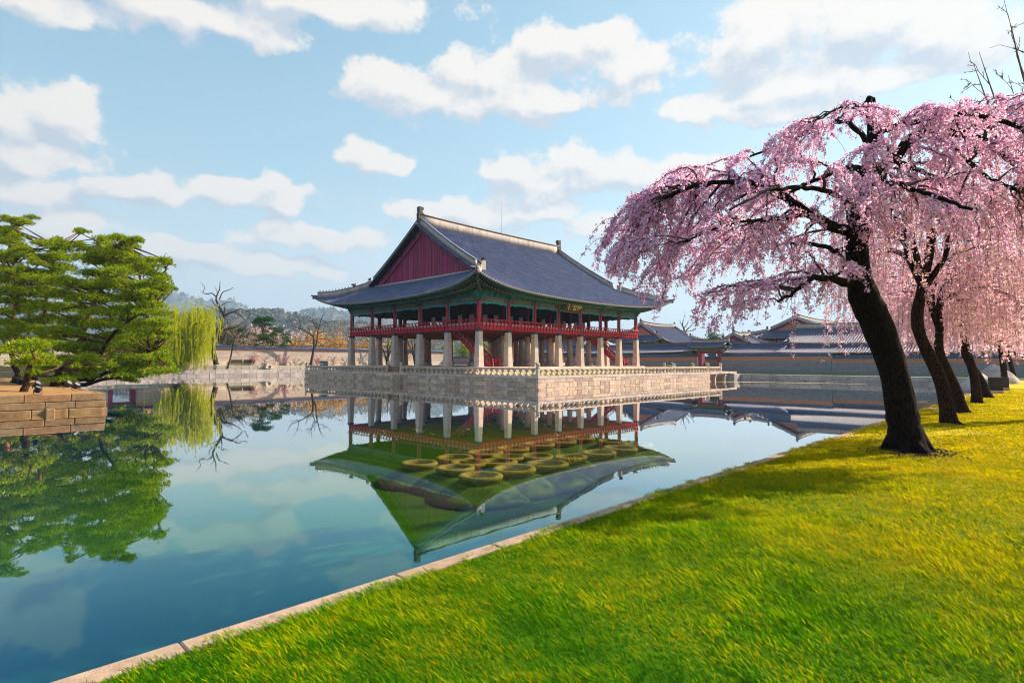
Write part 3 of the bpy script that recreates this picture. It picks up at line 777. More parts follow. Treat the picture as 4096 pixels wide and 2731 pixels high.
def build_roof(t, R, pitch, r, n_seg=9, ends=True, detail=1, ridge_h=(0.0, 1.2), ridge_w=.5, hip_h=.7, verge_h=.75, sag=.15, ridge_mat='plaster', soffit=True, soff_d=3.6):
    """adds the tiled surfaces, tile rows, tile ends, ridge, verge and hip bands of roof R to thing t"""
    W_ = R.world
    ts = M['tile']
    pans, rows_s, rows_w, ep_s, ep_w = [], {1: [], -1: []}, {1: [], -1: []}, {1: [], -1: []}, {1: [], -1: []}
    nx = max(10, int(2 * R.A / 1.2))
    xs_mid = np.linspace(-R.xv, R.xv, nx); xs_r = np.linspace(R.xv + 1e-4, R.A, 8)
    sh = R.swap
    for sg in (-1, 1):
        pans.append(skin([W_(R.line_long(x, sg, n_seg, dz=-.02)) for x in xs_mid]))
        if R.t > 0:
            pans.append(skin([W_(R.line_long(x, sg, 6, dz=-.02)) for x in xs_r])); pans.append(skin([W_(R.line_long(-x, sg, 6, dz=-.02)) for x in xs_r]))
            ysl = np.linspace(-R.B, R.B, max(8, int(2 * R.B / 1.2)))
            pans.append(skin([W_(R.line_short(y, sg, 6, dz=-.02)) for y in ysl]))
    rf = part('roof', join(pans), M['tile_pan'], t, True)
    xl = np.arange(-R.A + pitch * .6, R.A - pitch * .5, pitch) if R.t > 0 else np.arange(-R.A + pitch * .5, R.A, pitch)
    sv = np.array([0, 1., 0]) if sh else np.array([1., 0, 0]); sv2 = np.array([1., 0, 0]) if sh else np.array([0, 1., 0])
    for sg in (-1, 1):
        ll = [W_(R.line_long(x, sg, n_seg)) for x in xl]
        part('tile_rows', half_tubes(ll, r, sv), ts, rf, True, 'stuff')
        nr = np.array([sg, 0, 0.]) if sh else np.array([0, sg, 0.])
        if ends:
            part('tile_ends', discs([p[0] for p in ll], r * 1.08, nr), M['tile_end'], rf, False, 'stuff')
            if detail: part('drip_tiles', discs([(p[0] + q[0]) / 2 - np.array([0, 0, r * 1.15]) for p, q in zip(ll[:-1], ll[1:])], r * .95, nr, 7), M['tile_end'], rf, False, 'stuff')
        if R.t > 0:
            yl = np.arange(-R.B + pitch * .6, R.B - pitch * .5, pitch)
            ls = [W_(R.line_short(y, sg, 6)) for y in yl]
            part('tile_rows', half_tubes(ls, r, sv2), ts, rf, True, 'stuff')
            nr2 = np.array([0, sg, 0.]) if sh else np.array([sg, 0, 0.])
            if ends:
                part('tile_ends', discs([p[0] for p in ls], r * 1.08, nr2), M['tile_end'], rf, False, 'stuff')
                if detail: part('drip_tiles', discs([(p[0] + q[0]) / 2 - np.array([0, 0, r * 1.15]) for p, q in zip(ls[:-1], ls[1:])], r * .95, nr2, 7), M['tile_end'], rf, False, 'stuff')
    if soffit:
        so_ = []
        for sg in (-1, 1):
            L_ = []
            for x in np.linspace(-R.A, R.A, 40):
                d = np.linspace(0, soff_d, 4); xx = x * (1 - d / R.A)
                L_.append(W_(np.stack([xx, sg * (R.ye(x) - d), R.zlong(np.full(4, x), d * 0) - .17 + d * .10], 1)))
            so_.append(skin(L_))
            L_ = []
            for y in np.linspace(-R.B, R.B, 36):
                d = np.linspace(0, soff_d, 4); yy = y * (1 - d / R.B)
                L_.append(W_(np.stack([sg * (R.xe(y) - d), yy, R.zshort(np.full(4, y), d * 0) - .17 + d * .10], 1)))
            so_.append(skin(L_))
        part('soffit', join(so_), M['raft'], rf, True)
    # main ridge
    xr = np.linspace(-R.xv - .1, R.xv + .1, 13); zr = R.zlong(np.zeros(1), np.array([R.ye(0.)]))[0]
    u = xr / (R.xv + .1)
    path = W_(np.stack([xr, xr * 0, zr + sag * u ** 2], 1))
    rg = part('ridge', band(path, ridge_w, ridge_h[0] - .25, ridge_h[1]), M[ridge_mat], rf)
    part('ridge_cap', band(path + np.array([0, 0, ridge_h[1]]), ridge_w + .14, .003, .16), M['capt'], rg)
    if R.t > 0:
        for sx in (-1, 1):
            for sg in (-1, 1):
                P = R.line_long(sx * (R.xv - .12), sg, 9); P = P[P[:, 2] > R.zlong(np.array([R.xv]), np.array([R.t * .95]))[0] - .02]
                vb = part('verge_ridge', band(W_(P), ridge_w * .9, -.1, np.linspace(verge_h * .85, verge_h, len(P))), M['plaster'], rf)
                part('verge_cap', band(W_(P) + np.array([0, 0, verge_h * .93]), ridge_w * .9 + .1, .04, .13), ts, vb)
                k_ = np.linspace(0.55, R.t + .2, 8)
                x_ = R.A - k_; y_ = R.B - k_; d_ = np.maximum(k_ - R.ins * .1, 0)
                P = np.stack([sx * x_, sg * y_, R.zlong(x_, d_) - .05], 1)
                hb = part('hip_ridge', band(W_(P), ridge_w * .9, -.1, np.linspace(hip_h, hip_h * 1.05, 8)), M['plaster'], rf)
                part('hip_cap', band(W_(P) + np.array([0, 0, hip_h * 1.0]), ridge_w * .9 + .1, .003, .10), M['capt'], hb)
    return rf, zr

# ------------------------------------------------------------------ the pavilion
PVX, PVY = CX + BL / 2, CY + BW / 2
pv = thing('pavilion', 'great two-storey wooden pavilion on stone columns with a dark tiled hip-and-gable roof', 'pavilion', (PVX, PVY, FZ))
gx = [CX + BL * i / 7 for i in range(8)]; gy = [CY + BW * i / 5 for i in range(6)]
ST = 6.51          # top of the stone columns
# stone columns: square ones round the edge, round ones within
mb = MB(); mb.taper(0, 0, 0, .16, .96, .96, .07); mb.taper(0, 0, .16, ST - FZ, .90, .64, .07); sq_me = mb.mesh('stone_column'); sq_me.materials.append(M['granite_clean'])
cap_me = MB().taper(0, 0, 0, .25, .70, .72).mesh('column_cap'); cap_me.materials.append(M['navy'])
mb = MB(); mb.lathe([(.44, .5), (.43, 1.5), (.39, 3.2), (.36, ST - FZ)], 16); rd_me = mb.mesh('round_column', True); rd_me.materials.append(M['granite_clean'])
pl_me = MB().cbox(-.52, -.52, 0, .52, .52, .5, .02).mesh('plinth'); pl_me.materials.append(M['granite_clean'])
capr_me = MB().lathe([(.40, 0), (.40, .25)], 14).mesh('column_cap'); capr_me.materials.append(M['navy'])
for i, x in enumerate(gx):
    for j, y in enumerate(gy):
        edge = i in (0, 7) or j in (0, 5)
        c = ob('stone_column', sq_me if edge else rd_me, None, pv, (x, y, FZ))
        ob('column_cap', cap_me if edge else capr_me, None, c, (x, y, ST - .0))
        if not edge: ob('plinth', pl_me, None, c, (x, y, FZ))
# floor: boards on joists
part('floor', MB().box(CX - .22, CY - .22, 6.98, CX + BL + .22, CY + BW + .22, 7.12), M['red_joist'], pv)
for i in range(47):
    x = CX + .1 + i * (BL - .2) / 46
    part('floor_joist', MB().box(x - .09, CY - .16, 6.78, x + .09, CY + BW + .16, 6.975), M['red_joist'], pv)
for y in gy: part('floor_beam', MB().box(CX - .2, y - .2, 6.765, CX + BL + .2, y + .2, 7.0), M['red_joist'], pv)
# upper posts
pm = MB().taper(0, 0, 0, 3.40, .40, .38, .05).mesh('post'); pm.materials.append(M['red'])
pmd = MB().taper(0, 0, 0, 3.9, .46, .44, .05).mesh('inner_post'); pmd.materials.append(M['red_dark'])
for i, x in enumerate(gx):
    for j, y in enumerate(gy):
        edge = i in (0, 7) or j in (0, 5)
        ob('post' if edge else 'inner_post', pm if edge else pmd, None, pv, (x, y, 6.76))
BT0, BT1 = 10.14, 10.72
# gallery railing, one panel to a bay, with bowed brackets that carry the rail
legp = [(0, 0), (.05, -.02), (.12, .12), (.10, .30), (.17, .48), (.15, .66), (.24, .86), (.32, 1.02), (.30, 1.12), (.22, 1.10), (.13, .92), (.02, .70)]


def leg_mesh(ax, out):
    m_ = MB().prism([(out * a, b_) for a, b_ in legp], ax, -.045, .045).mesh('rail_bracket'); m_.materials.append(M['red']); return m_


RB = 6.80
for (ax, fixed, out, g) in ((0, CY, -1, gx), (0, CY + BW, 1, gx), (1, CX, -1, gy), (1, CX + BL, 1, gy)):
    lm = leg_mesh(ax, out)
    knob = MB().ell((0, 0, 0), (.075, .075, .05), 8, 4).mesh('rail_lotus'); knob.materials.append(M['teal'])
    for i in range(len(g) - 1):
        a0, a1 = g[i] + .2, g[i + 1] - .2
        f = fixed + out * .24

        def bx(lo, hi, z0, z1, o0, o1):
            p0, p1 = sorted((f + out * o0, f + out * o1))
            return (lo, p0, z0, hi, p1, z1) if ax == 0 else (p0, lo, z0, p1, hi, z1)
        pn = part('railing', MB().box(*bx(g[i], g[i + 1], RB - .02, 7.36, -.05, .0)), M['red'], pv, origin=((g[i], fixed, RB) if ax == 0 else (fixed, g[i], RB)))
        part('cream_panel', MB().box(*bx(a0, a1, 7.362, 7.58, -.04, -.01)), M['cream'], pn)
        part('upper_panel', MB().box(*bx(a0, a1, 7.582, 7.66, -.05, .0)), M['red'], pn)
        part('rail', MB().tube([(a0 - .22, f + out * .26, 7.99), (a1 + .22, f + out * .26, 7.99)] if ax == 0 else [(f + out * .26, a0 - .22, 7.99), (f + out * .26, a1 + .22, 7.99)], .055, 8), M['red'], pn, True)
        part('lower_rail', MB().box(*bx(a0 - .2, a1 + .2, 7.84, 7.89, -.04, .05)), M['red'], pn)
        n = 8
        for q in range(n):
            a = g[i] + (q + .5) * (g[i + 1] - g[i]) / n
            ob('rail_bracket', lm, None, pn, (a, f, RB) if ax == 0 else (f, a, RB))
        for q in range(n):
            a = g[i] + (q + .5) * (g[i + 1] - g[i]) / n
            ob('rail_lotus', knob, None, pn, (a, f + out * .26, 7.91) if ax == 0 else (f + out * .26, a, 7.91))
        # scalloped painted trim under the beam and down the posts
        def trim():
            nn = 26; P = []
            w_ = a1 - a0
            ins, outl = [], []
            for q in range(9):
                z = 8.05 + q * (9.80 - 8.05) / 8; outl.append((a0, z)); ins.append((a0 + .10 + .05 * abs(math.sin(q * 1.7)), z))
            for q in range(nn + 1):
                u = q / nn; x_ = a0 + .14 + (w_ - .28) * u
                dz = .20 + .05 * math.sin(u * 40) + .10 * (abs(2 * u - 1) ** 3) + (.08 if abs(abs(2 * u - 1) - .55) < .12 else 0)
                outl.append((a0 + w_ * u, BT0)); ins.append((x_, BT0 - dz))
            for q in range(9):
                z = 9.80 - q * (9.80 - 8.05) / 8; outl.append((a1, z)); ins.append((a1 - .10 - .05 * abs(math.sin(q * 1.7)), z))
            n_ = len(ins); vs = []
            for dy in (-.03, .03):
                for (p_, q_) in outl: vs.append((p_, fixed + dy, q_) if ax == 0 else (fixed + dy, p_, q_))
                for (p_, q_) in ins: vs.append((p_, fixed + dy, q_) if ax == 0 else (fixed + dy, p_, q_))
            fs = []
            for q in range(n_ - 1):
                fs += [(q, q + 1, n_ + q + 1, n_ + q), (2 * n_ + q, 2 * n_ + q + 1, 3 * n_ + q + 1, 3 * n_ + q), (n_ + q, n_ + q + 1, 3 * n_ + q + 1, 3 * n_ + q)]
            return MB().add(vs, fs)
        part('scalloped_trim', trim(), M['teal'], pv)
        # tie beam with painted ends
        def bm(lo, hi, z0, z1, th):
            return (lo, fixed - th, z0, hi, fixed + th, z1) if ax == 0 else (fixed - th, lo, z0, fixed + th, hi, z1)
        be = part('tie_beam', MB().box(*bm(a0 + .7, a1 - .7, BT0 + .002, BT1, .17)), M['beam'], pv)
        part('painted_end', MB().box(*bm(g[i], a0 + .7, BT0 + .004, BT1 + .003, .18)), M['beam_end'], be)
        part('painted_end', MB().box(*bm(a1 - .7, g[i + 1], BT0 + .004, BT1 + .003, .18)), M['beam_end'], be)
        part('frieze', MB().box(*bm(g[i], g[i + 1], BT1 + .004, 11.35, .12)), M['green'], pv)
        for q in range(5):
            a = g[i] + (q + .5) * (g[i + 1] - g[i]) / 5 if q != -1 else 0
            pr = [(out * .1, BT1 + .02), (out * .34, BT1 + .12), (out * .30, BT1 + .2), (out * .52, BT1 + .3), (out * .46, BT1 + .4), (out * .62, BT1 + .5), (out * .1, BT1 + .55)]
            part('frieze_bracket', MB().prism([(fixed + p_, q_) for p_, q_ in pr], ax, a - .05, a + .05) if ax == 0 else MB().prism([(fixed + p_, q_) for p_, q_ in pr], 1, a - .05, a + .05), M['green'], pv)
    for a in g:   # bracket over each post
        pr = [(out * -.2, BT0 + .1), (out * .25, BT0 + .1), (out * .48, BT0 + .28), (out * .40, BT0 + .42), (out * .72, BT0 + .55), (out * .62, BT0 + .72), (out * 1.0, BT0 + .9), (out * .8, BT0 + 1.15), (out * -.2, BT0 + 1.15)]
        part('post_bracket', MB().prism([(fixed + p_, q_) for p_, q_ in pr], ax, a - .11, a + .11), M['green'], pv)
    # purlin that carries the rafters
    part('purlin', MB().tube([(g[0] - .6, fixed + out * .1, 11.42), (g[-1] + .6, fixed + out * .1, 11.42)] if ax == 0 else [(fixed + out * .1, g[0] - .6, 11.42), (fixed + out * .1, g[-1] + .6, 11.42)], .2, 10), M['beam'], pv, True)
# inner lintels, ceiling and folded doors make the hall dark inside
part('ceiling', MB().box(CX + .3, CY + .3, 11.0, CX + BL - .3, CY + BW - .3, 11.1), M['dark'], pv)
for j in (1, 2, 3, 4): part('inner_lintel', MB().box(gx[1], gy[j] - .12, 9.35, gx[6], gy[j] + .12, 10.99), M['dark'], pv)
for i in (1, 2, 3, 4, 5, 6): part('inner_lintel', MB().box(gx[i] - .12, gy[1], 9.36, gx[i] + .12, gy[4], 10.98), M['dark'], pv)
dm = MB().box(-.42, -.03, 0, .42, .03, 1.95).mesh('folded_door'); dm.materials.append(M['panel'])
dm2 = MB().box(-.03, -.42, 0, .03, .42, 1.95).mesh('folded_door'); dm2.materials.append(M['panel'])
for i in range(1, 6):
    for f in (.30, .72): ob('folded_door', dm, None, pv, (gx[i] + (gx[i + 1] - gx[i]) * f, gy[1], 7.3))
for j in range(1, 3):
    for f in (.22, .62): ob('folded_door', dm2, None, pv, (gx[1], gy[j] + (gy[j + 1] - gy[j]) * f - .2, 7.3))
# dark inner partitions of the raised core
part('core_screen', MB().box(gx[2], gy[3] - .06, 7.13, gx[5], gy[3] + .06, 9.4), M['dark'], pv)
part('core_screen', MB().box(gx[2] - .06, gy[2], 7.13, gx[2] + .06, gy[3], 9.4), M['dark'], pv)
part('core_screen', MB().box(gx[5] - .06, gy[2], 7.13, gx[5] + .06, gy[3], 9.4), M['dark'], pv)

# stairs
def stair(X, y0, y1, zt, w_=1.5):
    z0 = FZ; n = 15
    t = part('stair', MB().prism([(y0, z0), (y0 + .45, z0), (y1 + .2, zt - .45), (y1 + .2, zt)], 0, X - .07, X), M['red'], pv, origin=(X, y0, z0))
    part('stringer', MB().prism([(y0, z0), (y0 + .45, z0), (y1 + .2, zt - .45), (y1 + .2, zt)], 0, X + w_, X + w_ + .07), M['red'], t)
    for i in range(n):
        y = y0 + (y1 - y0) * i / n; z = z0 + (zt - z0) * (i + .8) / n
        part('tread', MB().box(X + .003, y, z - .27, X + w_ - .003, y + (y1 - y0) / n + .03, z), M['red_joist'], t)
    sl_ = (zt - z0) / (y1 - y0)
    for x_ in (X - .035, X + w_ + .035):
        part('handrail', MB().tube([(x_, y0 - .1, z0 + .95), (x_, y1, zt + .95)], .05, 8), M['red'], t, True)
        part('side_panel', MB().prism([(y0, z0 + .12), (y1, zt + .12), (y1, zt + .5), (y0, z0 + .5)], 0, x_ - .02, x_ + .02), M['red'], t)
        for i in range(9):
            y = y0 + (y1 - y0) * (i + .5) / 9; z = z0 + sl_ * (y - y0)
            part('carved_insert', MB().prism([(y - .12, z + .16), (y + .12, z + .16 + .24 * sl_), (y + .12, z + .42 + .24 * sl_), (y - .12, z + .42)], 0, x_ - .026, x_ + .026), M['fly_end'], t)
            part('rail_lotus', MB().ell((x_, y, z + .72), (.05, .05, .14), 6, 4), M['teal'], t)
    for x_ in (X - .04, X + w_ + .04): part('newel', MB().taper(x_, y0 - .12, z0, z0 + 1.15, .13, .12), M['red'], t)
    # low barrier in front of the lowest step
    bz = FZ
    for x_ in (X + .1, X + w_ - .1):
        part('barrier_stand', MB().prism([(y0 - .75, bz), (y0 - .65, bz), (y0 - .48, bz + .75), (y0 - .48, bz + .95), (y0 - .56, bz + .95), (y0 - .58, bz + .7)], 0, x_ - .04, x_ + .04), M['red'], t)
    for z_ in (.6, .9): part('barrier_bar', MB().box(X + .1, y0 - .56, bz + z_, X + w_ - .1, y0 - .50, bz + z_ + .06), M['red'], t)


stair(48.0, 50.75, 57.4, 6.98); stair(76.6, 50.6, 56.6, 6.98)

# roof
RF = Roof(BL / 2 + 4.3, BW / 2 + 4.3, 6.25, 11.02, .508, .0051, 1.9, .4, origin=(PVX, PVY))
rf, zr = build_roof(pv, RF, .36, .095, 12, True, 1, (0.0, 1.15), .55, .72, .8, .12, soff_d=4.2)
# rafters: round ones, and square flying ones above them
for sg in (-1, 1):
    for nm, od, ln, rad, dzz, mt_, em, sp in (('round_rafters', 1.35, 3.2, .085, -.42, 'raft', 'raft_end', .46), ('flying_rafters', .28, 1.5, .06, -.23, 'raft', 'fly_end', .46)):
        for long_ in (True, False):
            H_ = RF.A if long_ else RF.B
            tb, en = [], []
            for s_ in np.arange(-H_ + 1.1, H_ - 1.0, sp):
                u = s_ / H_
                fan = np.sign(s_) * max(0, abs(s_) - (H_ - 6.3)) / 6.3   # rafters fan out at the corners
                e = (RF.ye(s_) if long_ else RF.xe(s_)) - od
                z0 = float(RF.zlong(np.array([s_]), np.array([0.]))[0] if long_ else RF.zshort(np.array([s_]), np.array([0.]))[0]) + dzz
                z1 = z0 + ln * .16 - RF.L(u) * .30
                s1 = s_ - fan * ln * .85
                p0, p1 = (s_, sg * e, z0), (s1, sg * (e - ln), z1)
                if not long_: p0, p1 = (p0[1], p0[0], p0[2]), (p1[1], p1[0], p1[2])
                tb.append((RF.world(np.array([p0, p1])), rad)); en.append(RF.world(np.array(p0)))
            rp = part(nm, many_tubes(tb, 6 if rad > .07 else 4), M[mt_], rf, True, 'stuff')
            part('rafter_ends', discs(en, rad * 1.0, (0, sg, 0) if long_ else (sg, 0, 0), 7, .012), M[em], rp, False, 'stuff')
# eave boards
for sg in (-1, 1):
    for long_ in (True, False):
        H_ = RF.A if long_ else RF.B; ss = np.linspace(-H_, H_, 41)
        for od, dz_, hh, mt_ in ((.20, -.15, .07, 'fly_end'), (1.28, -.31, .09, 'green')):
            P = np.stack([ss * (1 - od / H_), sg * ((RF.ye(ss) if long_ else RF.xe(ss)) - od), (RF.zlong(ss, ss * 0) if long_ else RF.zshort(ss, ss * 0)) + dz_], 1)
            if not long_: P = P[:, [1, 0, 2]]
            part('eave_board', band(RF.world(P), .08, -hh / 2, hh / 2), M[mt_], rf)
# corner rafters
for sx in (-1, 1):
    for sy in (-1, 1):
        x, y = PVX + sx * (RF.A - .1), PVY + sy * (RF.B - .1)
        part('corner_rafter', MB().tube([(x, y, 12.72), (x - sx * 1.5, y - sy * 1.5, 12.12), (x - sx * 4.2, y - sy * 4.2, 11.35)], [.17, .23, .25], 8), M['raft'], rf)
        part('corner_cap', MB().ell((x + sx * .04, y + sy * .04, 12.72), (.2, .2, .22), 8, 5), M['beam_end'], rf)
        part('corner_tile', MB().tube([(x - sx * 1.2, y - sy * 1.2, 13.0), (x - sx * .3, y - sy * .3, 12.98), (x + sx * .28, y + sy * .28, 13.06)], [.15, .15, .12], 8), M['tile'], rf)

# gables: upright red boards, barge boards and a row of tile butts under the verge
def gz(y):   # height of the roof surface over the gable at distance y from the ridge
    return float(RF.zlong(np.array([RF.xv]), np.array([RF.ye(RF.xv) - abs(y)]))[0])


for sx in (-1, 1):
    gxp = PVX + sx * (RF.xv - .55)
    zb = float(RF.h(RF.t)) + RF.ze + .1
    n = 76; hw = 11.3
    if sx < 0:
        gb = part('gable', MB().add([(gxp + .05, PVY - hw, zb - .3), (gxp + .05, PVY + hw, zb - .3), (gxp + .05, PVY + hw, zb + .1), (gxp + .05, PVY, gz(0) - .5), (gxp + .05, PVY - hw, zb + .1)], [(0, 1, 2, 3, 4)]), M['dark'], pv)
        for i in range(n):
            y0 = -hw + 2 * hw * i / n; y1 = y0 + 2 * hw / n - .012
            z0, z1 = gz(y0) - .35, gz(y1) - .35
            if min(z0, z1) < zb + .05: continue
            px_ = gxp - .02 - (.03 if i % 2 else 0)
            part('plank', MB().add([(px_ + d_, PVY + a_, z_) for d_ in (0, .05) for (a_, z_) in ((y0, zb - .25), (y1, zb - .25), (y1, z1), (y0, z0))], [(0, 1, 2, 3), (4, 5, 6, 7), (0, 1, 5, 4), (1, 2, 6, 5), (2, 3, 7, 6), (3, 0, 4, 7)]), M['red_dark'], gb)
    else:
        gb = part('gable', MB().add([(gxp + d_, PVY + a_, z_) for d_ in (-.05, .05) for (a_, z_) in ((-hw, zb - .3), (hw, zb - .3), (hw, zb + .1), (0, gz(0) - .4), (-hw, zb + .1))], [(0, 1, 2, 3, 4), (9, 8, 7, 6, 5), (0, 1, 6, 5), (1, 2, 7, 6), (2, 3, 8, 7), (3, 4, 9, 8), (4, 0, 5, 9)]), M['red_dark'], pv)
    for sy in (-1, 1):
        ys = np.linspace(.0, 12.0, 10)
        P = np.stack([np.full(10, PVX + sx * (RF.xv - .38)), PVY + sy * ys, [gz(v) - .45 for v in ys]], 1)
        part('barge_board', band(P, .10, -.95, .25), M['red_dark'], gb)
        part('verge_board', band(P + np.array([sx * .62, 0, .14]), .9, -.06, .0), M['dark'], gb)
        but = []; en = []
        for v in np.arange(.15, 12.1, .30):
            z_ = gz(v) - .02
            p0 = (PVX + sx * (RF.xv + .75), PVY + sy * v, z_ - .20); p1 = (PVX + sx * (RF.xv - .3), PVY + sy * v, z_ - .02)
            but.append((np.array([p0, p1]), .115)); en.append(np.array(p0))
        vt = part('verge_tiles', many_tubes(but, 8), M['tile'], rf, True, 'stuff')
        part('verge_tile_ends', discs(en, .115, (sx, 0, 0), 8, .012), M['tile'], rf, False, 'stuff')
        for v in (1.6, 4.6, 7.8, 10.9):
            z_ = gz(v) - .35
            part('purlin_pendant', MB().prism([(PVY + sy * v - .12, z_ + .1), (PVY + sy * v + .12, z_ + .1), (PVY + sy * v + .10, z_ - .35), (PVY + sy * v, z_ - .75), (PVY + sy * v - .10, z_ - .35)], 0, min(PVX + sx * (RF.xv - .28), PVX + sx * (RF.xv - .12)), max(PVX + sx * (RF.xv - .28), PVX + sx * (RF.xv - .12))), M['navy'], gb)
    # plaster strip along the foot of the gable
    part('foot_band', MB().box(min(gxp - sx * .0, gxp + sx * .55), PVY - 11.4, zb - .55, max(gxp, gxp + sx * .55), PVY + 11.4, zb - .02), M['plaster'], gb)
# ridge-end finials and hip beasts
for sx in (-1, 1):
    x = PVX + sx * (RF.xv + .05); z_ = zr + .12
    b = MB().prism([(x - sx * 0.75, z_ + .2), (x + sx * .22, z_ + .1), (x + sx * .30, z_ + 1.3), (x + sx * .18, z_ + 1.45), (x + sx * .22, z_ + 2.3), (x - sx * .45, z_ + 2.3), (x - sx * .55, z_ + 2.15), (x - sx * .50, z_ + 1.85), (x - sx * .28, z_ + 1.75), (x - sx * .42, z_ + 1.5), (x - sx * .85, z_ + 1.2)], 1, PVY - .3, PVY + .3)
    part('ridge_finial', b, M['ornament'], rf)
    for sy in (-1, 1):
        k0 = RF.t
        x1, y1 = PVX + sx * (RF.xv - .1), PVY + sy * (RF.B - RF.t - .1)
        zz_ = float(RF.zlong(np.array([RF.xv]), np.array([RF.t]))[0])
        part('verge_block', MB().taper(x1, y1 + sy * .35, zz_ - .3, zz_ + .85, .62, .62), M['plaster'], rf)
        b = MB(); b.ell((x1, y1 + sy * .42, zz_ + 1.08), (.2, .3, .24), 8, 5); b.ell((x1, y1 + sy * .66, zz_ + 1.16), (.13, .16, .12), 8, 4); b.ell((x1, y1 + sy * .2, zz_ + 1.25), (.08, .1, .16), 6, 4)
        part('verge_beast', b, M['ornament'], rf, True)
        ks = np.linspace(.8, 3.9, 10)
        for q, kk in enumerate(ks):
            px_, py_ = PVX + sx * (RF.A - kk), PVY + sy * (RF.B - kk)
            pz_ = float(RF.zlong(np.array([RF.A - kk]), np.array([kk]))[0]) - .05 + .72 + .10
            b = MB(); b.ell((px_, py_, pz_ + .11), (.06, .06, .13), 6, 4); b.ell((px_ + sx * .07, py_ + sy * .07, pz_ + .27), (.05, .05, .06), 6, 4)
            b.tube([(px_ + sx * .05, py_ + sy * .05, pz_ + .2), (px_ + sx * .12, py_ + sy * .12, pz_)], .025, 5)
            part('roof_figure', b, M['ornament'], rf, True)
        kk = 4.5; px_, py_ = PVX + sx * (RF.A - kk), PVY + sy * (RF.B - kk); pz_ = float(RF.zlong(np.array([RF.A - kk]), np.array([kk]))[0]) + .75
        b = MB(); b.ell((px_, py_, pz_ + .22), (.3, .3, .24), 8, 5); b.ell((px_ + sx * .22, py_ + sy * .22, pz_ + .32), (.17, .17, .15), 8, 4); b.ell((px_ - sx * .12, py_ - sy * .12, pz_ + .42), (.1, .1, .14), 6, 4)
        part('hip_beast', b, M['ornament'], rf, True)
rod = part('lightning_rod', MB().tube([(63.5, PVY, zr + 1.2), (63.5, PVY, zr + 6.2)], [.035, .012], 6), M['metal'], rf)
part('rod_foot', MB().lathe([(.16, 0), (.05, .2), (.03, .5)], 8, (63.5, PVY, zr + 1.3)), M['metal'], rod)

# name board: three gilt characters on black, read from the right
sb_c = Vector(((gx[3] + gx[4]) / 2 - .70, CY - 1.45, 10.34))
sgn = ob('name_board', None, None, pv, sb_c, rot=(R_(20), 0, 0))
WP[sgn.name] = Vector((0, 0, 0))
bw_, bh_ = 3.1, 1.12
ob('board', MB().box(-bw_ / 2, 0, -bh_ / 2, bw_ / 2, .08, bh_ / 2).mesh('board'), M['dark'], sgn, (0, 0, 0), local=True)
for (x0, z0, x1, z1) in ((-bw_ / 2 - .16, bh_ / 2, bw_ / 2 + .16, bh_ / 2 + .14), (-bw_ / 2 - .16, -bh_ / 2 - .14, bw_ / 2 + .16, -bh_ / 2), (-bw_ / 2 - .16, -bh_ / 2, -bw_ / 2, bh_ / 2), (bw_ / 2, -bh_ / 2, bw_ / 2 + .16, bh_ / 2)):
    ob('board_frame', MB().box(x0, -.06, z0, x1, .06, z1).mesh('board_frame'), M['beam_end'], sgn, (0, 0, 0), local=True)
for i, ch_ in enumerate('樓會慶'):
    cu = bpy.data.curves.new('character', 'FONT'); cu.body = ch_; cu.size = 1.02; cu.align_x = 'CENTER'; cu.align_y = 'CENTER'; cu.extrude = .02; cu.offset = .016
    o = bpy.data.objects.new('character_tmp', cu); COL.objects.link(o)
    dg = bpy.context.evaluated_depsgraph_get(); me = bpy.data.meshes.new_from_object(o.evaluated_get(dg)); bpy.data.objects.remove(o)
    me.materials.clear()
    ob('character', me, M['gold'], sgn, (-1.0 + i * 1.0, -.03, 0.0), rot=(R_(90), 0, 0), local=True)

# ------------------------------------------------------------------ trees
DF = 4096 / 2352.0


def at_plane(x, y, ax, v):
    r = pxdir(x, y); c = Vector((0, 0, CAM_H)); return c + r * ((v - c[ax]) / r[ax])


def smooth_path(P, n=5):
    P = np.asarray(P, float); Q = np.concatenate([[2 * P[0] - P[1]], P, [2 * P[-1] - P[-2]]]); out = []
    for i in range(1, len(Q) - 2):
        for t in np.arange(n) / n:
            a, b, c, d = Q[i - 1], Q[i], Q[i + 1], Q[i + 2]
            out.append(.5 * ((2 * b) + (c - a) * t + (2 * a - 5 * b + 4 * c - d) * t ** 2 + (3 * b - a - 3 * c + d) * t ** 3))
    out.append(P[-1])
    return np.array(out)


def ngons(C, size, k, r, tilt=None, cup=.25):
    """a flat k-gon leaf at every centre, facing anywhere (or mostly up when tilt is given)"""
    C = np.asarray(C, float); n = len(C); N = r.normal(size=(n, 3))
    if tilt is not None: N = N * tilt + np.array([0, 0, 1.])
    N /= np.linalg.norm(N, axis=1)[:, None]
    A = np.cross(N, r.normal(size=(n, 3))); A /= np.linalg.norm(A, axis=1)[:, None]; B = np.cross(N, A)
    s = np.broadcast_to(np.asarray(size, float), n)[:, None, None]
    a = 2 * np.pi * np.arange(k) / k; rad = 1 + (.18 * np.cos(a * 2) if k >= 5 else 0 * a)
    V = C[:, None] + s * ((np.cos(a) * rad)[None, :, None] * A[:, None] + (np.sin(a) * rad)[None, :, None] * B[:, None])
    return V.reshape(-1, 3), np.arange(n * k).reshape(n, k)


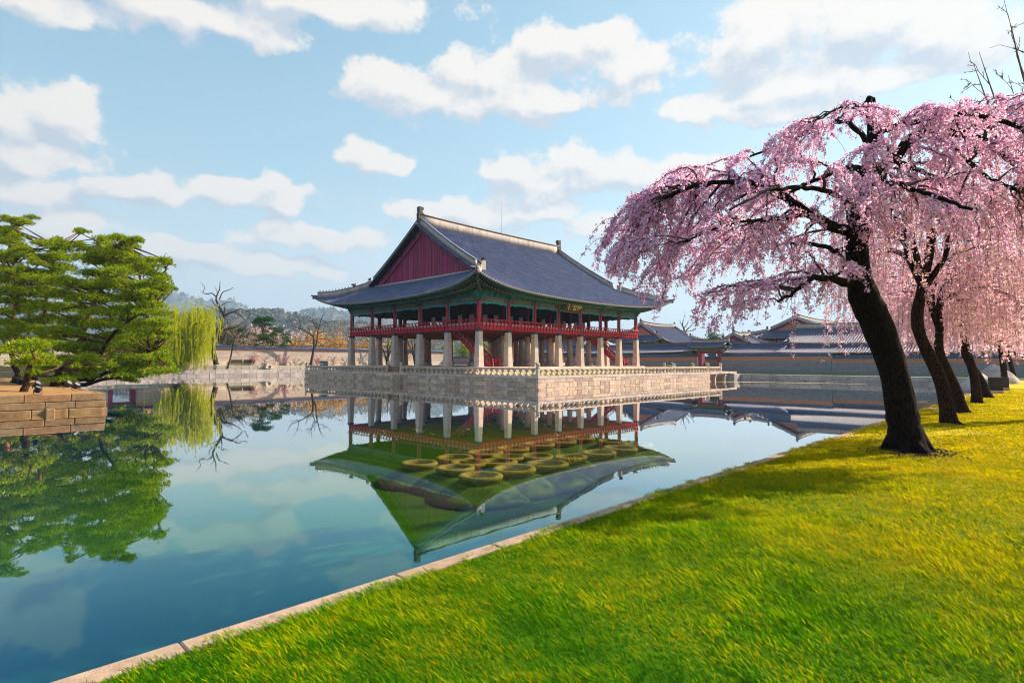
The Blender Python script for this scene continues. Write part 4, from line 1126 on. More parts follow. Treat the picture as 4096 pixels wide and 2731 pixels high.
def blades(C, D, ln, wd, r):
    """thin pointed triangles from C along D"""
    C = np.asarray(C); n = len(C); S_ = np.cross(D, r.normal(size=(n, 3))); S_ /= np.linalg.norm(S_, axis=1)[:, None] + 1e-9
    ln = np.broadcast_to(ln, n)[:, None]; wd = np.broadcast_to(wd, n)[:, None]
    V = np.stack([C - S_ * wd, C + S_ * wd, C + D * ln], 1).reshape(-1, 3)
    return V, np.arange(3 * n).reshape(n, 3)


def bez(a, b, c, n):
    t = np.linspace(0, 1, n)[:, None]; return (1 - t) ** 2 * a + 2 * t * (1 - t) * b + t ** 2 * c


def barkmat(name, c1, c2, c3, sc=9.0, bump=1.0):
    """furrowed bark: long upright plates with dark cracks and a few pale flecks"""
    m_, k, out = new_mat(name); p = k.n('ShaderNodeBsdfPrincipled')
    co = k.n('ShaderNodeTexCoord').outputs['Object']
    wv = k.vec('SUBTRACT', k.noise(co, 5.0, 3, out=1), (.5, .5, .5))
    cs = k.vec('MULTIPLY', k.vec('MULTIPLY_ADD', wv, (.12, .12, .12), co), (1, 1, .16))
    v = k.n('ShaderNodeTexVoronoi', feature='DISTANCE_TO_EDGE'); v.inputs['Scale'].default_value = sc * 2.6; k.set(v.inputs['Vector'], cs)
    crack = k.remap(v.outputs[0], .0, .22); nz = k.noise(cs, sc * 5, 6, .7)
    f = k.math('MULTIPLY', crack, k.math('MULTIPLY_ADD', nz, .8, .35))
    col = k.ramp(f, [(.1, c1), (.75, c2)])
    fl_ = k.remap(k.noise(k.vec('MULTIPLY', co, (1, 1, .5)), sc * 7, 3, .6), .64, .72)
    col = k.mix(k.math('MULTIPLY', fl_, .7), col, c3)
    k.set(p.inputs['Base Color'], col); p.inputs['Roughness'].default_value = .92; p.inputs['Specular IOR Level'].default_value = .1
    b = k.n('ShaderNodeBump'); b.inputs['Strength'].default_value = bump; b.inputs['Distance'].default_value = .03; k.set(b.inputs['Height'], f); k.set(p.inputs['Normal'], b.outputs[0])
    m_.node_tree.links.new(p.outputs[0], out.inputs[0]); return m_


M['cherry_bark'] = barkmat('cherry_bark', (.003, .002, .002), (.020, .012, .009), (.16, .12, .10), 9)
M['cherry_bark2'] = barkmat('cherry_bark_brown', (.005, .003, .003), (.050, .024, .015), (.14, .09, .06), 9)
M['twig'] = pmat('twig', (.035, .02, .016), (.07, .04, .03), 3, .85)
M['pine_bark'] = barkmat('pine_bark', (.018, .010, .007), (.06, .030, .018), (.15, .075, .045), 5)
M['pine_red'] = pmat('pine_red_bark', (.22, .075, .03), (.36, .15, .07), 4, .85, .5, 12)
M['pine_twig'] = pmat('pine_twig', (.07, .03, .015), (.13, .06, .03), 4, .85)
M['dead_bark'] = pmat('dead_bark', (.022, .016, .016), (.06, .042, .036), 3, .9, .4, 10)
M['grey_bark'] = pmat('grey_bark', (.10, .065, .05), (.17, .12, .09), 3, .9)
M['blossom'] = leafmat('cherry_blossom', [(0, (.62, .23, .47)), (.25, (.79, .41, .66)), (.6, (.87, .56, .77)), (1, (.94, .76, .88))], .55)
M['blossom_pale'] = leafmat('pale_blossom', [(0, (.66, .29, .47)), (.3, (.84, .50, .65)), (.7, (.91, .66, .76)), (1, (.96, .81, .87))], .58)
M['young_leaf'] = leafmat('young_leaf', [(0, (.18, .22, .01)), (.5, (.36, .38, .02)), (1, (.50, .46, .03))], .5)
M['needles'] = leafmat('pine_needles', [(0, (.022, .085, .001)), (.3, (.12, .25, .002)), (.65, (.34, .44, .003)), (1, (.62, .62, .006))], .28)
M['needles_far'] = leafmat('far_needles', [(0, (.012, .06, .012)), (.5, (.03, .11, .02)), (1, (.07, .17, .02))], .3)
M['willow'] = leafmat('willow_leaf', [(0, (.32, .38, .003)), (.5, (.54, .58, .004)), (1, (.72, .68, .008))], .5)


def trunk_tube(P, rad, n, r, knob=.06):
    rad = np.asarray(rad) * (1 + knob * r.normal(size=len(P)))
    V, F = tube_np(P, rad, n)
    return V, F


def roots(base, rad, r, n=5, ang=None):
    """root flare at the foot of a trunk"""
    out = []
    for i in range(n):
        a = (ang or 0) + 2 * math.pi * (i + r.uniform(-.3, .3)) / n; L_ = rad * r.uniform(1.3, 2.2)
        d = np.array([math.cos(a), math.sin(a), 0])
        P = np.array([base + np.array([0, 0, rad * 1.1]) + d * rad * .35, base + d * rad * .9 + np.array([0, 0, rad * .35]), base + d * L_ + np.array([0, 0, -.05])])
        out.append(tube_np(smooth_path(P, 3), np.linspace(rad * .5, rad * .08, 7), 6))
    return out


# ---- the large weeping cherry by the water
CH1 = np.array([15.49, 2.62, LAWN_Z]); D1 = 15.49 * Fh.x + 2.62 * Fh.y
r1 = np.random.default_rng(11)
ch = thing('cherry_tree', 'big weeping cherry with a thick leaning black trunk, its pink crown reaching over the pond', 'cherry tree', CH1)


def P1(lst, dep=D1):
    pts = np.array([at(x * DF, y * DF, dep + dd) for x, y, dd, w_ in lst]); rad = np.array([w_ * DF / FPX * (dep + dd) / 2 for x, y, dd, w_ in lst])
    n = 5; return smooth_path(pts, n), np.interp(np.linspace(0, len(lst) - 1, (len(lst) - 1) * n + 1), np.arange(len(lst)), rad)


trunk1 = [(2088, 1045, 0, 98), (2084, 1020, 0, 78), (2074, 960, 0, 65), (2052, 850, -.05, 57), (2014, 745, -.1, 66), (1984, 680, -.15, 66), (1974, 625, -.15, 46), (1968, 560, -.1, 46), (1976, 480, 0, 40), (1990, 410, 0, 32), (2004, 310, 0, 22), (1998, 255, 0, 18), (1992, 232, 0, 19)]
tp_, tr_ = P1(trunk1)
part('trunk', join([trunk_tube(tp_, tr_, 14, r1, .03)] + roots(CH1, .39, r1, 6)), M['cherry_bark'], ch, True)
limbs1 = [
    [(1968, 535, -.1, 30), (1935, 528, -.2, 24), (1900, 515, -.5, 22), (1855, 490, -.8, 20), (1800, 452, -1.0, 18), (1745, 430, -1.2, 15), (1690, 418, -1.4, 12), (1600, 425, -1.6, 9), (1520, 455, -1.7, 6)],
    [(1990, 395, 0, 30), (2020, 385, .1, 26), (2060, 360, .3, 24), (2085, 325, .4, 22), (2130, 305, .6, 20), (2190, 303, .8, 18), (2250, 320, 1.0, 16), (2310, 360, 1.1, 14), (2380, 410, 1.2, 10)],
    [(2003, 320, 0, 16), (2030, 300, -.3, 15), (2080, 285, -.6, 13), (2150, 268, -1.0, 12), (2240, 262, -1.3, 11), (2330, 285, -1.5, 10), (2420, 320, -1.7, 8)],
    [(1975, 640, -.1, 30), (1945, 650, -.4, 20), (1905, 640, -.9, 15), (1870, 640, -1.3, 12), (1830, 665, -1.8, 9), (1790, 690, -2.2, 6)],
    [(1990, 400, 0, 18), (1965, 385, .4, 14), (1930, 390, .9, 12), (1880, 410, 1.5, 10), (1820, 440, 2.1, 8), (1740, 480, 2.8, 6)],
    [(2000, 340, 0, 14), (1970, 300, .5, 12), (1930, 280, 1.0, 10), (1870, 300, 1.6, 8), (1800, 330, 2.2, 6), (1720, 360, 2.8, 5)],
    [(1976, 480, 0, 18), (1945, 460, -.8, 15), (1900, 440, -1.7, 12), (1840, 430, -2.5, 10), (1760, 440, -3.2, 7), (1680, 480, -3.7, 5)],
    [(1985, 430, 0, 18), (2030, 420, -.8, 15), (2080, 430, -1.8, 12), (2150, 450, -2.8, 10), (2230, 480, -3.6, 7)],
    [(2050, 365, .3, 14), (2080, 380, 1.2, 12), (2130, 400, 2.2, 10), (2200, 430, 3.2, 8), (2290, 470, 4.0, 5)],
    [(1965, 560, -.1, 14), (1925, 575, .6, 11), (1870, 560, 1.4, 9), (1800, 560, 2.2, 7), (1720, 585, 2.8, 5)],
    [(1855, 490, -.8, 12), (1800, 500, -1.2, 10), (1740, 505, -1.8, 8), (1660, 520, -2.2, 6), (1560, 560, -2.5, 4)],
    [(2150, 304, .6, 10), (2200, 350, .4, 9), (2260, 400, 0, 8), (2340, 440, -.4, 6)],
    [(1985, 245, 0, 8), (1960, 240, -.3, 6), (1925, 250, -.8, 5), (1880, 275, -1.4, 4)],
]
nodes1 = []
for L_ in limbs1:
    p_, q_ = P1(L_); part('limb', trunk_tube(p_ + r1.normal(size=p_.shape) * .015, q_, 8, r1, .04), M['cherry_bark'], ch, True); nodes1 += [(a, b) for a, b in zip(p_[3:], q_[3:])]
part('cut_stub', MB().tube([at(1994 * DF, 234 * DF, D1), at(1996 * DF, 226 * DF, D1), at(2006 * DF, 228 * DF, D1 + .05), at(2009 * DF, 240 * DF, D1 + .05), at(2018 * DF, 250 * DF, D1 + .05)], [.065, .065, .05, .03, .02], 8), M['cherry_bark'], ch, True)
TOP1 = [(1362, 606), (1385, 545), (1440, 462), (1500, 410), (1560, 368), (1650, 372), (1750, 325), (1850, 275), (1940, 222), (2000, 240), (2060, 245), (2150, 228), (2250, 202), (2352, 192), (2460, 240), (2600, 360)]
BOT1 = [(1362, 615), (1400, 628), (1450, 685), (1500, 722), (1550, 742), (1600, 752), (1650, 770), (1700, 735), (1750, 748), (1800, 715), (1850, 745), (1900, 720), (1950, 690), (2000, 640), (2060, 600), (2150, 590), (2250, 600), (2352, 620), (2600, 640)]
topy = lambda x: np.interp(x, *zip(*TOP1)); boty = lambda x: np.interp(x, *zip(*BOT1))
NP = np.array([a for a, b in nodes1]); NR = np.array([b for a, b in nodes1])


def to_px(P):
    w_ = np.asarray(P) - np.array([0, 0, CAM_H]); z = w_ @ np.array(F2)
    return (2048 + FPX * (w_ @ np.array(R3)) / z) / DF, (1365.5 - FPX * (w_ @ np.array(U3)) / z) / DF


boughs, strands, flo = [], [], []
tx, ty = to_px(NP)
for i in range(265):
    u = r1.uniform(); x = 1385 + (2540 - 1385) * u
    t_, b_ = topy(x), boty(x)
    y = t_ + 13 + (b_ - t_) * .86 * r1.uniform() ** 1.25
    dm_ = 3.0 * math.sqrt(max(.05, 1 - ((x - 1960) / 640) ** 2))
    e = np.array(at(x * DF, y * DF, D1 + r1.uniform(-dm_, dm_)))
    inner = np.abs(tx - 1990) < abs(x - 1990) + 30
    dd = np.linalg.norm(NP - e, axis=1) + np.where(inner, 0, 9) + np.where(ty > y + 90, 1.5, 0) + r1.uniform(0, .6, len(NP))
    j = int(np.argmin(dd)); s0 = NP[j]; ln = np.linalg.norm(e - s0)
    jit_ = r1.normal(size=3) * .12 * ln; jb_ = r1.normal(size=(10, 3)) * .02
    for lift_ in (.22, .14, .06, -.02, -.10):      # keep the arch below the crown's outline
        Pb = bez(s0, (s0 + e) / 2 + np.array([0, 0, lift_ * ln + .05]) + jit_, e, 10) + jb_
        bx_, by_ = to_px(Pb)
        if (by_ - topy(bx_)).min() > -4: break
    else: continue
    boughs.append((Pb, np.linspace(min(.035, NR[j] * .7), .007, 10)))
    for t in np.arange(.22, 1, .085 / max(ln, .6)): flo.append(Pb[min(9, int(t * 10))] * 1.0 + (Pb[min(9, int(t * 10) + 1)] - Pb[min(9, int(t * 10))]) * (t * 10 % 1))
    out_ = e - s0; out_[2] = 0; out_ /= np.linalg.norm(out_) + 1e-6
    for q in range(int(4 + 3.0 * ln)):
        t = r1.uniform(.25, 1.0); k_ = t * 9; a = Pb[int(k_)] + (Pb[min(9, int(k_) + 1)] - Pb[int(k_)]) * (k_ % 1)
        L_ = r1.uniform(.2, .85) * (1.7 if r1.uniform() < .22 else 1); n = max(4, int(L_ / .13))
        an = r1.normal() * .9; o2 = np.array([out_[0] * math.cos(an) - out_[1] * math.sin(an), out_[0] * math.sin(an) + out_[1] * math.cos(an), 0])
        s = np.linspace(0, 1, n)[:, None]; spread = r1.uniform(.35, .95)
        Ps = a + o2 * L_ * spread * (s ** .6) + np.array([0, 0, -1]) * L_ * (.85 * s ** 1.5) + np.array([0, 0, .10]) * L_ * s * (1 - s) + r1.normal(size=(n, 3)) * .012
        sx, sy = to_px(Ps); keep = sy < boty(sx) + r1.uniform(-5, 25)
        n2 = int(np.argmin(keep)) if not keep.all() else n
        if n2 < 3: continue
        Ps = Ps[:n2]; strands.append((Ps, np.linspace(.006, .003, n2)))
        dens = r1.uniform(.075, .14); m_ = int(L_ * n2 / n / dens) + 1; tt = r1.uniform(0.0, n2 - 1.001, m_); ii = tt.astype(int)
        flo += list(Ps[ii] + (Ps[ii + 1] - Ps[ii]) * (tt % 1)[:, None])
part('boughs', many_tubes(boughs, 5), M['twig'], ch, True, 'stuff')
part('twigs', many_tubes(strands, 3), M['twig'], ch, True, 'stuff')
flo = np.array(flo); K = 10
C = np.repeat(flo, K, 0) + r1.normal(size=(len(flo) * K, 3)) * np.repeat(r1.uniform(.022, .046, len(flo)), K)[:, None]
part('blossom', ngons(C, r1.uniform(.014, .027, len(C)), 5, r1), M['blossom'], ch, False, 'stuff')
C = flo[r1.integers(0, len(flo), len(flo) // 14)]
part('leaves', ngons(C + r1.normal(size=C.shape) * .04, .018, 4, r1), M['young_leaf'], ch, False, 'stuff')


# ---- the other weeping cherries of the row
def weeping(seed, H, Rc, lean, tr, nb, zmin, fork=.42, sz=(.020, .034), dens=(.05, .1), K=3):
    """returns meshes in local coordinates: trunk, limbs, boughs, twigs, blossom, leaves"""
    r = np.random.default_rng(seed); hz = H * fork
    lv = np.array([lean[0], lean[1], 0])
    P = smooth_path([np.array([0, 0, -.1]), lv * .30 + [0, 0, hz * .3], lv * .95 + [0, 0, hz * .68] + np.append(r.normal(size=2) * .08, 0), lv * .85 + [0, 0, hz]], 6)
    trunk = join([trunk_tube(P, np.interp(np.linspace(0, 1, len(P)), [0, .08, .4, 1], [tr * 1.35, tr * 1.05, tr * .88, tr * .7]), 12, r, .03)] + roots(np.array([0, 0, 0.]), tr, r, 5))
    limbs, nodes = [], []
    n = 5
    for i in range(n):
        a = 2 * math.pi * (i + r.uniform(-.25, .25)) / n; d = np.array([math.cos(a), math.sin(a), 0])
        e = P[-1] + d * Rc * r.uniform(.45, .7) + [0, 0, (H - hz) * r.uniform(.45, .85)]
        mid = (P[-1] + e) / 2 + np.array([0, 0, (H - hz) * .22]) - d * Rc * .12
        q = smooth_path([P[-1] - [0, 0, .25], P[-1] + (mid - P[-1]) * .5 + r.normal(size=3) * .15, mid, e], 5)
        limbs.append((q, np.linspace(tr * .5, tr * .12, len(q)))); nodes += list(q[4:])
    nodes = np.array(nodes); bo, st, fl = [], [], []
    for i in range(nb):
        s0 = nodes[r.integers(len(nodes))]; a = math.atan2(s0[1] - lv[1], s0[0] - lv[0]) + r.normal() * .7
        d = np.array([math.cos(a), math.sin(a), 0]); rr_ = max(.6, Rc * r.uniform(.75, 1.05) - np.linalg.norm((s0 - lv)[:2]) * .8)
        e = s0 + d * rr_ + [0, 0, r.uniform(-.6, .5) * (H - hz) * .4]
        c = (s0 + e) / 2 + [0, 0, .3 * rr_ + .2]
        Pb = bez(s0, c, e, 9); bo.append((Pb, np.linspace(.03, .008, 9)))
        for q in range(int(3 + 2.2 * rr_)):
            k_ = r.uniform(.2, 1) * 8; a_ = Pb[int(k_)] + (Pb[min(8, int(k_) + 1)] - Pb[int(k_)]) * (k_ % 1)
            L_ = min(r.uniform(.6, 3.2), a_[2] - zmin - r.uniform(0, .8))
            if L_ < .3: continue
            m_ = max(4, int(L_ / .22)); s = np.linspace(0, 1, m_)[:, None]; an = a + r.normal() * .8
            Ps = a_ + np.array([math.cos(an), math.sin(an), 0]) * r.uniform(.1, .5) * min(L_, 1.2) * s ** .5 + np.array([0, 0, -1]) * L_ * s ** 1.15 + r.normal(size=(m_, 3)) * .015
            st.append((Ps, np.linspace(.006, .003, m_)))
            nn = int(L_ / r.uniform(*dens)); tt = r.uniform(0, m_ - 1.001, nn); ii = tt.astype(int)
            fl += list(Ps[ii] + (Ps[ii + 1] - Ps[ii]) * (tt % 1)[:, None])
    fl = np.array(fl); C = np.repeat(fl, K, 0) + r.normal(size=(len(fl) * K, 3)) * np.repeat(r.uniform(.03, .06, len(fl)), K)[:, None]
    lf = fl[r.integers(0, len(fl), len(fl) // 7)]; lf = lf[lf[:, 2] < np.quantile(lf[:, 2], .55)]
    return dict(trunk=np_mesh('trunk', *trunk, True), limb=[np_mesh('limb', *trunk_tube(a, b, 7, r, .04), True) for a, b in limbs],
                boughs=np_mesh('boughs', *many_tubes(bo, 4), True), twigs=np_mesh('twigs', *many_tubes(st, 3)),
                blossom=np_mesh('blossom', *ngons(C, r.uniform(*sz, len(C)), 5, r)), leaves=np_mesh('leaves', *ngons(lf + r.normal(size=lf.shape) * .06, r.uniform(.02, .035, len(lf)), 4, r)))


def plant(meshes, label, loc, rotz=0, s=1.0, group=None, bl='blossom_pale', name='cherry_tree', cat='cherry tree', bark='cherry_bark2'):
    t = thing(name, label, cat, loc, group, rot=(0, 0, rotz)); t.scale = (s, s, s)
    for k_, me in meshes.items():
        for q in (me if isinstance(me, list) else [me]):
            if not q.materials: q.materials.append({'trunk': M[bark], 'limb': M[bark], 'boughs': M['twig'], 'twigs': M['twig'], 'blossom': M[bl], 'leaves': M['young_leaf']}[k_])
            ob(k_, q, None, t, (0, 0, 0), 'stuff' if k_ in ('twigs', 'blossom', 'leaves', 'boughs') else None, local=True)
    return t


LV = (-.62, .62)
chA = weeping(21, 8.6, 3.9, LV, .215, 60, 2.0, .54, (.020, .033), (.11, .24), 8)
chB = weeping(22, 7.8, 3.7, (-.85, .75), .21, 62, 1.9, .46, (.026, .042), (.12, .24), 6)
gp = 'weeping cherries in a row on the bank'
plant(chA, 'brown-trunked weeping cherry second in the row, right behind the big leaning one', (23.2, 2.75, LAWN_Z), 0, 1, gp)
plant(chB, 'weeping cherry with a slender leaning trunk, third in the row from the front', (28.6, 2.95, LAWN_Z), 0, .95, gp)
plant(chA, 'weeping cherry with knotted roots at its foot, fourth in the row from the front', (36.3, 3.2, LAWN_Z), .5, .98, gp)
plant(chB, 'weeping cherry fifth in the row, next to the two small stone markers', (42.0, 3.2, LAWN_Z), -.4, 1.0, gp)
plant(chA, 'weeping cherry sixth in the row, behind the two small stone markers', (59.0, 3.5, LAWN_Z), .8, 1.05, gp)
plant(chB, 'weeping cherry near the far end of the row, close to the frame edge', (80.0, 3.9, LAWN_Z), .3, 1.1, gp)


# ---- bare trees
def bare(limbs, seed, levels=3, dens=1.0, ang=.75, shrink=.5, up=.15, minr=.012):
    """adds side branches and twigs to given limb polylines; returns (trunk/limbs list, twig tubes)"""
    r = np.random.default_rng(seed); out = []
    cur = limbs
    for lv in range(levels):
        nxt = []
        for P, R__ in cur:
            seg = np.linalg.norm(np.diff(P, axis=0), axis=1).sum(); nb = int(dens * (3.5 + lv * 1.0))
            for q in range(nb):
                t = r.uniform(.3 if lv == 0 else .15, 1.0); i = min(len(P) - 2, int(t * (len(P) - 1))); T = P[i + 1] - P[i]; T /= np.linalg.norm(T) + 1e-9
                d = T + r.normal(size=3) * ang; d[2] += up; d /= np.linalg.norm(d)
                L_ = seg * shrink * r.uniform(.45, 1.0) * (1.15 - .5 * t); m_ = 6
                s = np.linspace(0, 1, m_)[:, None]; bend = r.normal(size=3) * .35
                Q = P[i] + d * L_ * s + bend * L_ * s ** 2 * .5 + r.normal(size=(m_, 3)) * L_ * .035 * s
                r0 = max(min(R__[i] * .62, L_ * .035), minr * .8)
                nxt.append((Q, np.linspace(r0, max(r0 * .35, minr * .5), m_)))
        out += nxt; cur = nxt
    return out


def px_limbs(lst, conv, n=4):
    out = []
    for L_ in lst:
        P = np.array([conv(x, y, dd) for x, y, dd, w_ in L_]); rad = np.array([w_ for *_, w_ in L_]); out.append((smooth_path(P, n), np.interp(np.linspace(0, len(L_) - 1, (len(L_) - 1) * n + 1), np.arange(len(L_)), rad)))
    return out


def bare_tree(label, limbs, base, mat, seed, levels=3, dens=1.0, name='bare_tree', group=None, n=6, minr=.03, **kw):
    t = thing(name, label, 'tree', base, group)
    part('trunk', join([trunk_tube(limbs[0][0], limbs[0][1], 9, np.random.default_rng(seed), .05)]), M[mat], t, True)
    for P, q in limbs[1:]: part('limb', tube_np(P, q, n), M[mat], t, True)
    br_ = bare(limbs, seed, levels, dens, minr=minr, **kw)
    part('branches', many_tubes(br_, 3), M[mat], t, True, 'stuff')
    return t


def cvN(Y): return lambda x, y, dd: np.array(at_plane(620 + x * .3061, 1050 + y * .3061, 1, Y + dd))


dead = [[(800, 1335, 0, .55), (765, 1180, 0, .42), (742, 1060, 0, .38), (790, 930, 0, .36), (862, 800, 0, .34), (902, 710, 0, .30), (882, 650, 0, .26), (842, 580, 0, .22), (800, 490, 0, .18), (812, 420, .3, .14), (842, 350, .3, .10), (850, 245, .2, .05)],
        [(902, 700, 0, .2), (960, 665, -.4, .17), (1040, 640, -.8, .14), (1120, 605, -1, .10), (1190, 630, -1, .07), (1250, 600, -1, .04)],
        [(1035, 645, -.8, .12), (1120, 690, -.6, .10), (1190, 760, -.3, .07), (1250, 670, 0, .04)],
        [(800, 450, 0, .13), (740, 400, .4, .10), (680, 412, .7, .08), (625, 390, .9, .06), (650, 330, 1, .05), (612, 282, 1, .03)],
        [(835, 1040, .8, .40), (850, 910, .8, .34), (885, 840, .8, .22), (900, 780, .9, .16)],
        [(865, 1060, -.6, .34), (905, 990, -.6, .26), (935, 905, -.6, .16)],
        [(852, 1010, -.3, .26), (905, 885, -.5, .22), (1000, 862, -.9, .17), (1080, 828, -1.2, .12), (1150, 780, -1.3, .06)],
        [(842, 480, .3, .12), (882, 392, .2, .09), (960, 360, 0, .07), (1022, 330, -.1, .04)],
        [(868, 560, .3, .11), (930, 522, .6, .08), (1002, 510, .8, .04)], [(840, 600, 0, .1), (770, 540, -.6, .07), (745, 470, -.9, .04)]]
bare_tree('tall gnarled leafless tree with a forked black trunk beside the green willow', px_limbs(dead, cvN(121)), at_plane(620 + 800 * .3061, 1050 + 1335 * .3061, 1, 121), 'dead_bark', 5, 3, 1.0, 'bare_tree', shrink=.28, ang=.8)
slim = [[(945, 1387, 0, .17), (985, 1250, 0, .14), (1012, 1120, 0, .13), (1040, 1000, 0, .11), (1080, 930, 0, .09), (1140, 880, 0, .07), (1200, 800, 0, .03)], [(1012, 1120, 0, .06), (1060, 1150, -.3, .04), (1090, 1210, -.5, .02)], [(1045, 1000, 0, .06), (1010, 900, .4, .04), (1000, 820, .5, .02)]]
bare_tree('slim leafless tree leaning right at the edge of the far bank', px_limbs(slim, cvN(118.6)), at_plane(620 + 945 * .3061, 1050 + 1387 * .3061, 1, 118.6), 'dead_bark', 6, 3, .9, 'bare_tree', shrink=.38)
barer = [[(2036, 1338, 0, .32), (2060, 1200, 0, .25), (2076, 1100, 0, .23), (2070, 975, 0, .19), (2010, 925, 0, .15), (1905, 862, 0, .12), (1800, 820, 0, .08), (1752, 722, 0, .04)],
         [(2062, 1190, 0, .2), (2112, 1050, .2, .17), (2122, 930, .3, .14), (2150, 820, .3, .11), (2190, 700, .4, .07), (2240, 640, .4, .03)], [(2100, 860, .2, .09), (2062, 740, .5, .06), (2080, 620, .6, .03)],
         [(1905, 862, 0, .08), (1880, 750, -.4, .05), (1830, 660, -.6, .03)], [(2125, 1000, .2, .08), (2240, 1000, -.4, .06), (2295, 1030, -.6, .03)], [(2060, 970, 0, .09), (2110, 830, -.6, .07), (2000, 700, -.9, .03)], [(2150, 820, .3, .07), (2260, 780, .8, .04), (2320, 700, 1, .02)]]
bare_tree('leafless forked tree on the far bank left of the pavilion terrace', px_limbs(barer, cvN(120.8)), at_plane(620 + 2036 * .3061, 1050 + 1338 * .3061, 1, 120.8), 'dead_bark', 7, 3, 1.0, 'bare_tree', shrink=.36)
for lb, x, y, Y, hgt, sd in (('leafless tree standing behind the pavilion columns nearest the far wall', 1548, 1440, 121.5, 9.0, 31), ('leafless tree behind the pavilion, between its middle stone columns', 1660, 1445, 122, 10.0, 32)):
    b0 = np.array(at_plane(x, y, 1, Y)); b0[2] = 2.0; rr2 = np.random.default_rng(sd)
    lim = []
    for q in range(4):
        a = rr2.uniform(0, 6.28); d = np.array([math.cos(a), math.sin(a), 0]) * hgt * .3
        lim.append((smooth_path([b0, b0 + d * .2 + [0, 0, hgt * .3], b0 + d * .6 + [0, 0, hgt * .55], b0 + d + [0, 0, hgt * .9]], 4), np.linspace(.26, .04, 13)))
    bare_tree(lb, lim, b0, 'dead_bark', sd, 3, .9, shrink=.36)
# bare crown over the blossoms at the top right
b0 = np.array([31.0, -1.1, LAWN_Z]); lim = []
rr2 = np.random.default_rng(41)
for q, (dx_, dy_, hz_) in enumerate(((0, 1.0, 15.5), (-2.0, 2.4, 15.6), (1.5, 2.6, 14.5), (-.6, 3.4, 15.0), (2.5, -1.5, 14.0), (-3.0, 3.4, 13.6))):
    lim.append((smooth_path([b0, b0 + np.array([dx_ * .08, dy_ * .08, 3.6]), b0 + np.array([dx_ * .45, dy_ * .45, hz_ * .55]), b0 + np.array([dx_ * .8, dy_ * .8, hz_ * .8]), b0 + np.array([dx_, dy_, hz_])], 4), np.interp(np.linspace(0, 1, 17), [0, .3, .6, 1], [.24 if q == 0 else .14, .11, .06, .008])))
bare_tree('leafless tree whose grey upper branches stand above the blossoms in the top corner', lim, b0, 'grey_bark', 41, 3, 1.25, shrink=.30, minr=.016)

# ---- willow
wl = thing('willow_tree', 'yellow-green weeping willow with a dark leaning trunk on the far bank', 'willow', at_plane(620 + 285 * .3061, 1050 + 1375 * .3061, 1, 119))
c_ = cvN(119); rw = np.random.default_rng(9)
wlim = px_limbs([[(278, 1378, 0, .55), (320, 1280, 0, .45), (372, 1150, 0, .38), (395, 1100, 0, .34), (330, 1030, 0, .26), (310, 960, 0, .18), (330, 850, .3, .1), (300, 720, .6, .05)], [(395, 1100, 0, .25), (470, 1010, -.5, .2), (560, 1000, -.9, .14), (640, 1040, -1.2, .08)], [(440, 1040, 0, .2), (460, 850, .5, .18), (470, 780, .6, .14), (520, 690, .8, .1), (570, 580, .9, .05)], [(465, 790, .5, .12), (560, 740, 1.2, .08), (660, 680, 1.8, .05)], [(465, 860, .4, .1), (540, 800, -1.2, .08), (680, 760, -2, .05)], [(330, 860, .3, .1), (220, 700, 1.2, .06), (150, 620, 1.6, .04)], [(320, 940, .2, .1), (210, 860, -1.2, .07), (110, 800, -2, .04)]], c_)
for i, (P, q) in enumerate(wlim): part('trunk' if i == 0 else 'limb', tube_np(P, q, 8), M['dead_bark'], wl, True)
wn = np.concatenate([P[6:] for P, q in wlim]); st, lf = [], []
for i in range(1050):
    p0 = wn[rw.integers(len(wn))] + rw.normal(size=3) * np.array([1.25, 1.1, .9]); L_ = min(rw.uniform(1.5, 5.5), p0[2] - 1.3 - rw.uniform(0, 2.0))
    if L_ < .6: continue
    a = rw.uniform(0, 6.28); o_ = np.array([math.cos(a), math.sin(a), 0]) * rw.uniform(.2, .9); s = np.linspace(0, 1, 9)[:, None]
    Ps = p0 + o_ * s ** .5 + np.array([0, 0, .35]) * s * (1 - s) * 3 - np.array([0, 0, 1]) * L_ * s ** 1.25
    st.append((Ps, .012)); n = int(L_ / .05); tt = rw.uniform(0, 7.999, n); ii = tt.astype(int); lf.append(Ps[ii] + (Ps[ii + 1] - Ps[ii]) * (tt % 1)[:, None] + rw.normal(size=(n, 3)) * .05)
lf = np.concatenate(lf); D_ = rw.normal(size=lf.shape) * .35 + [0, 0, -1]; D_ /= np.linalg.norm(D_, axis=1)[:, None]
part('strands', many_tubes(st, 3), M['willow'], wl, False, 'stuff'); part('leaves', blades(lf, D_, rw.uniform(.18, .4, len(lf)), .042, rw), M['willow'], wl, False, 'stuff')


# ---- pines on the island: trunks measured on the photograph, foliage in flat pads
def iz(x, y, d): return np.array(at(x * .574, 800 + y * .574, d))


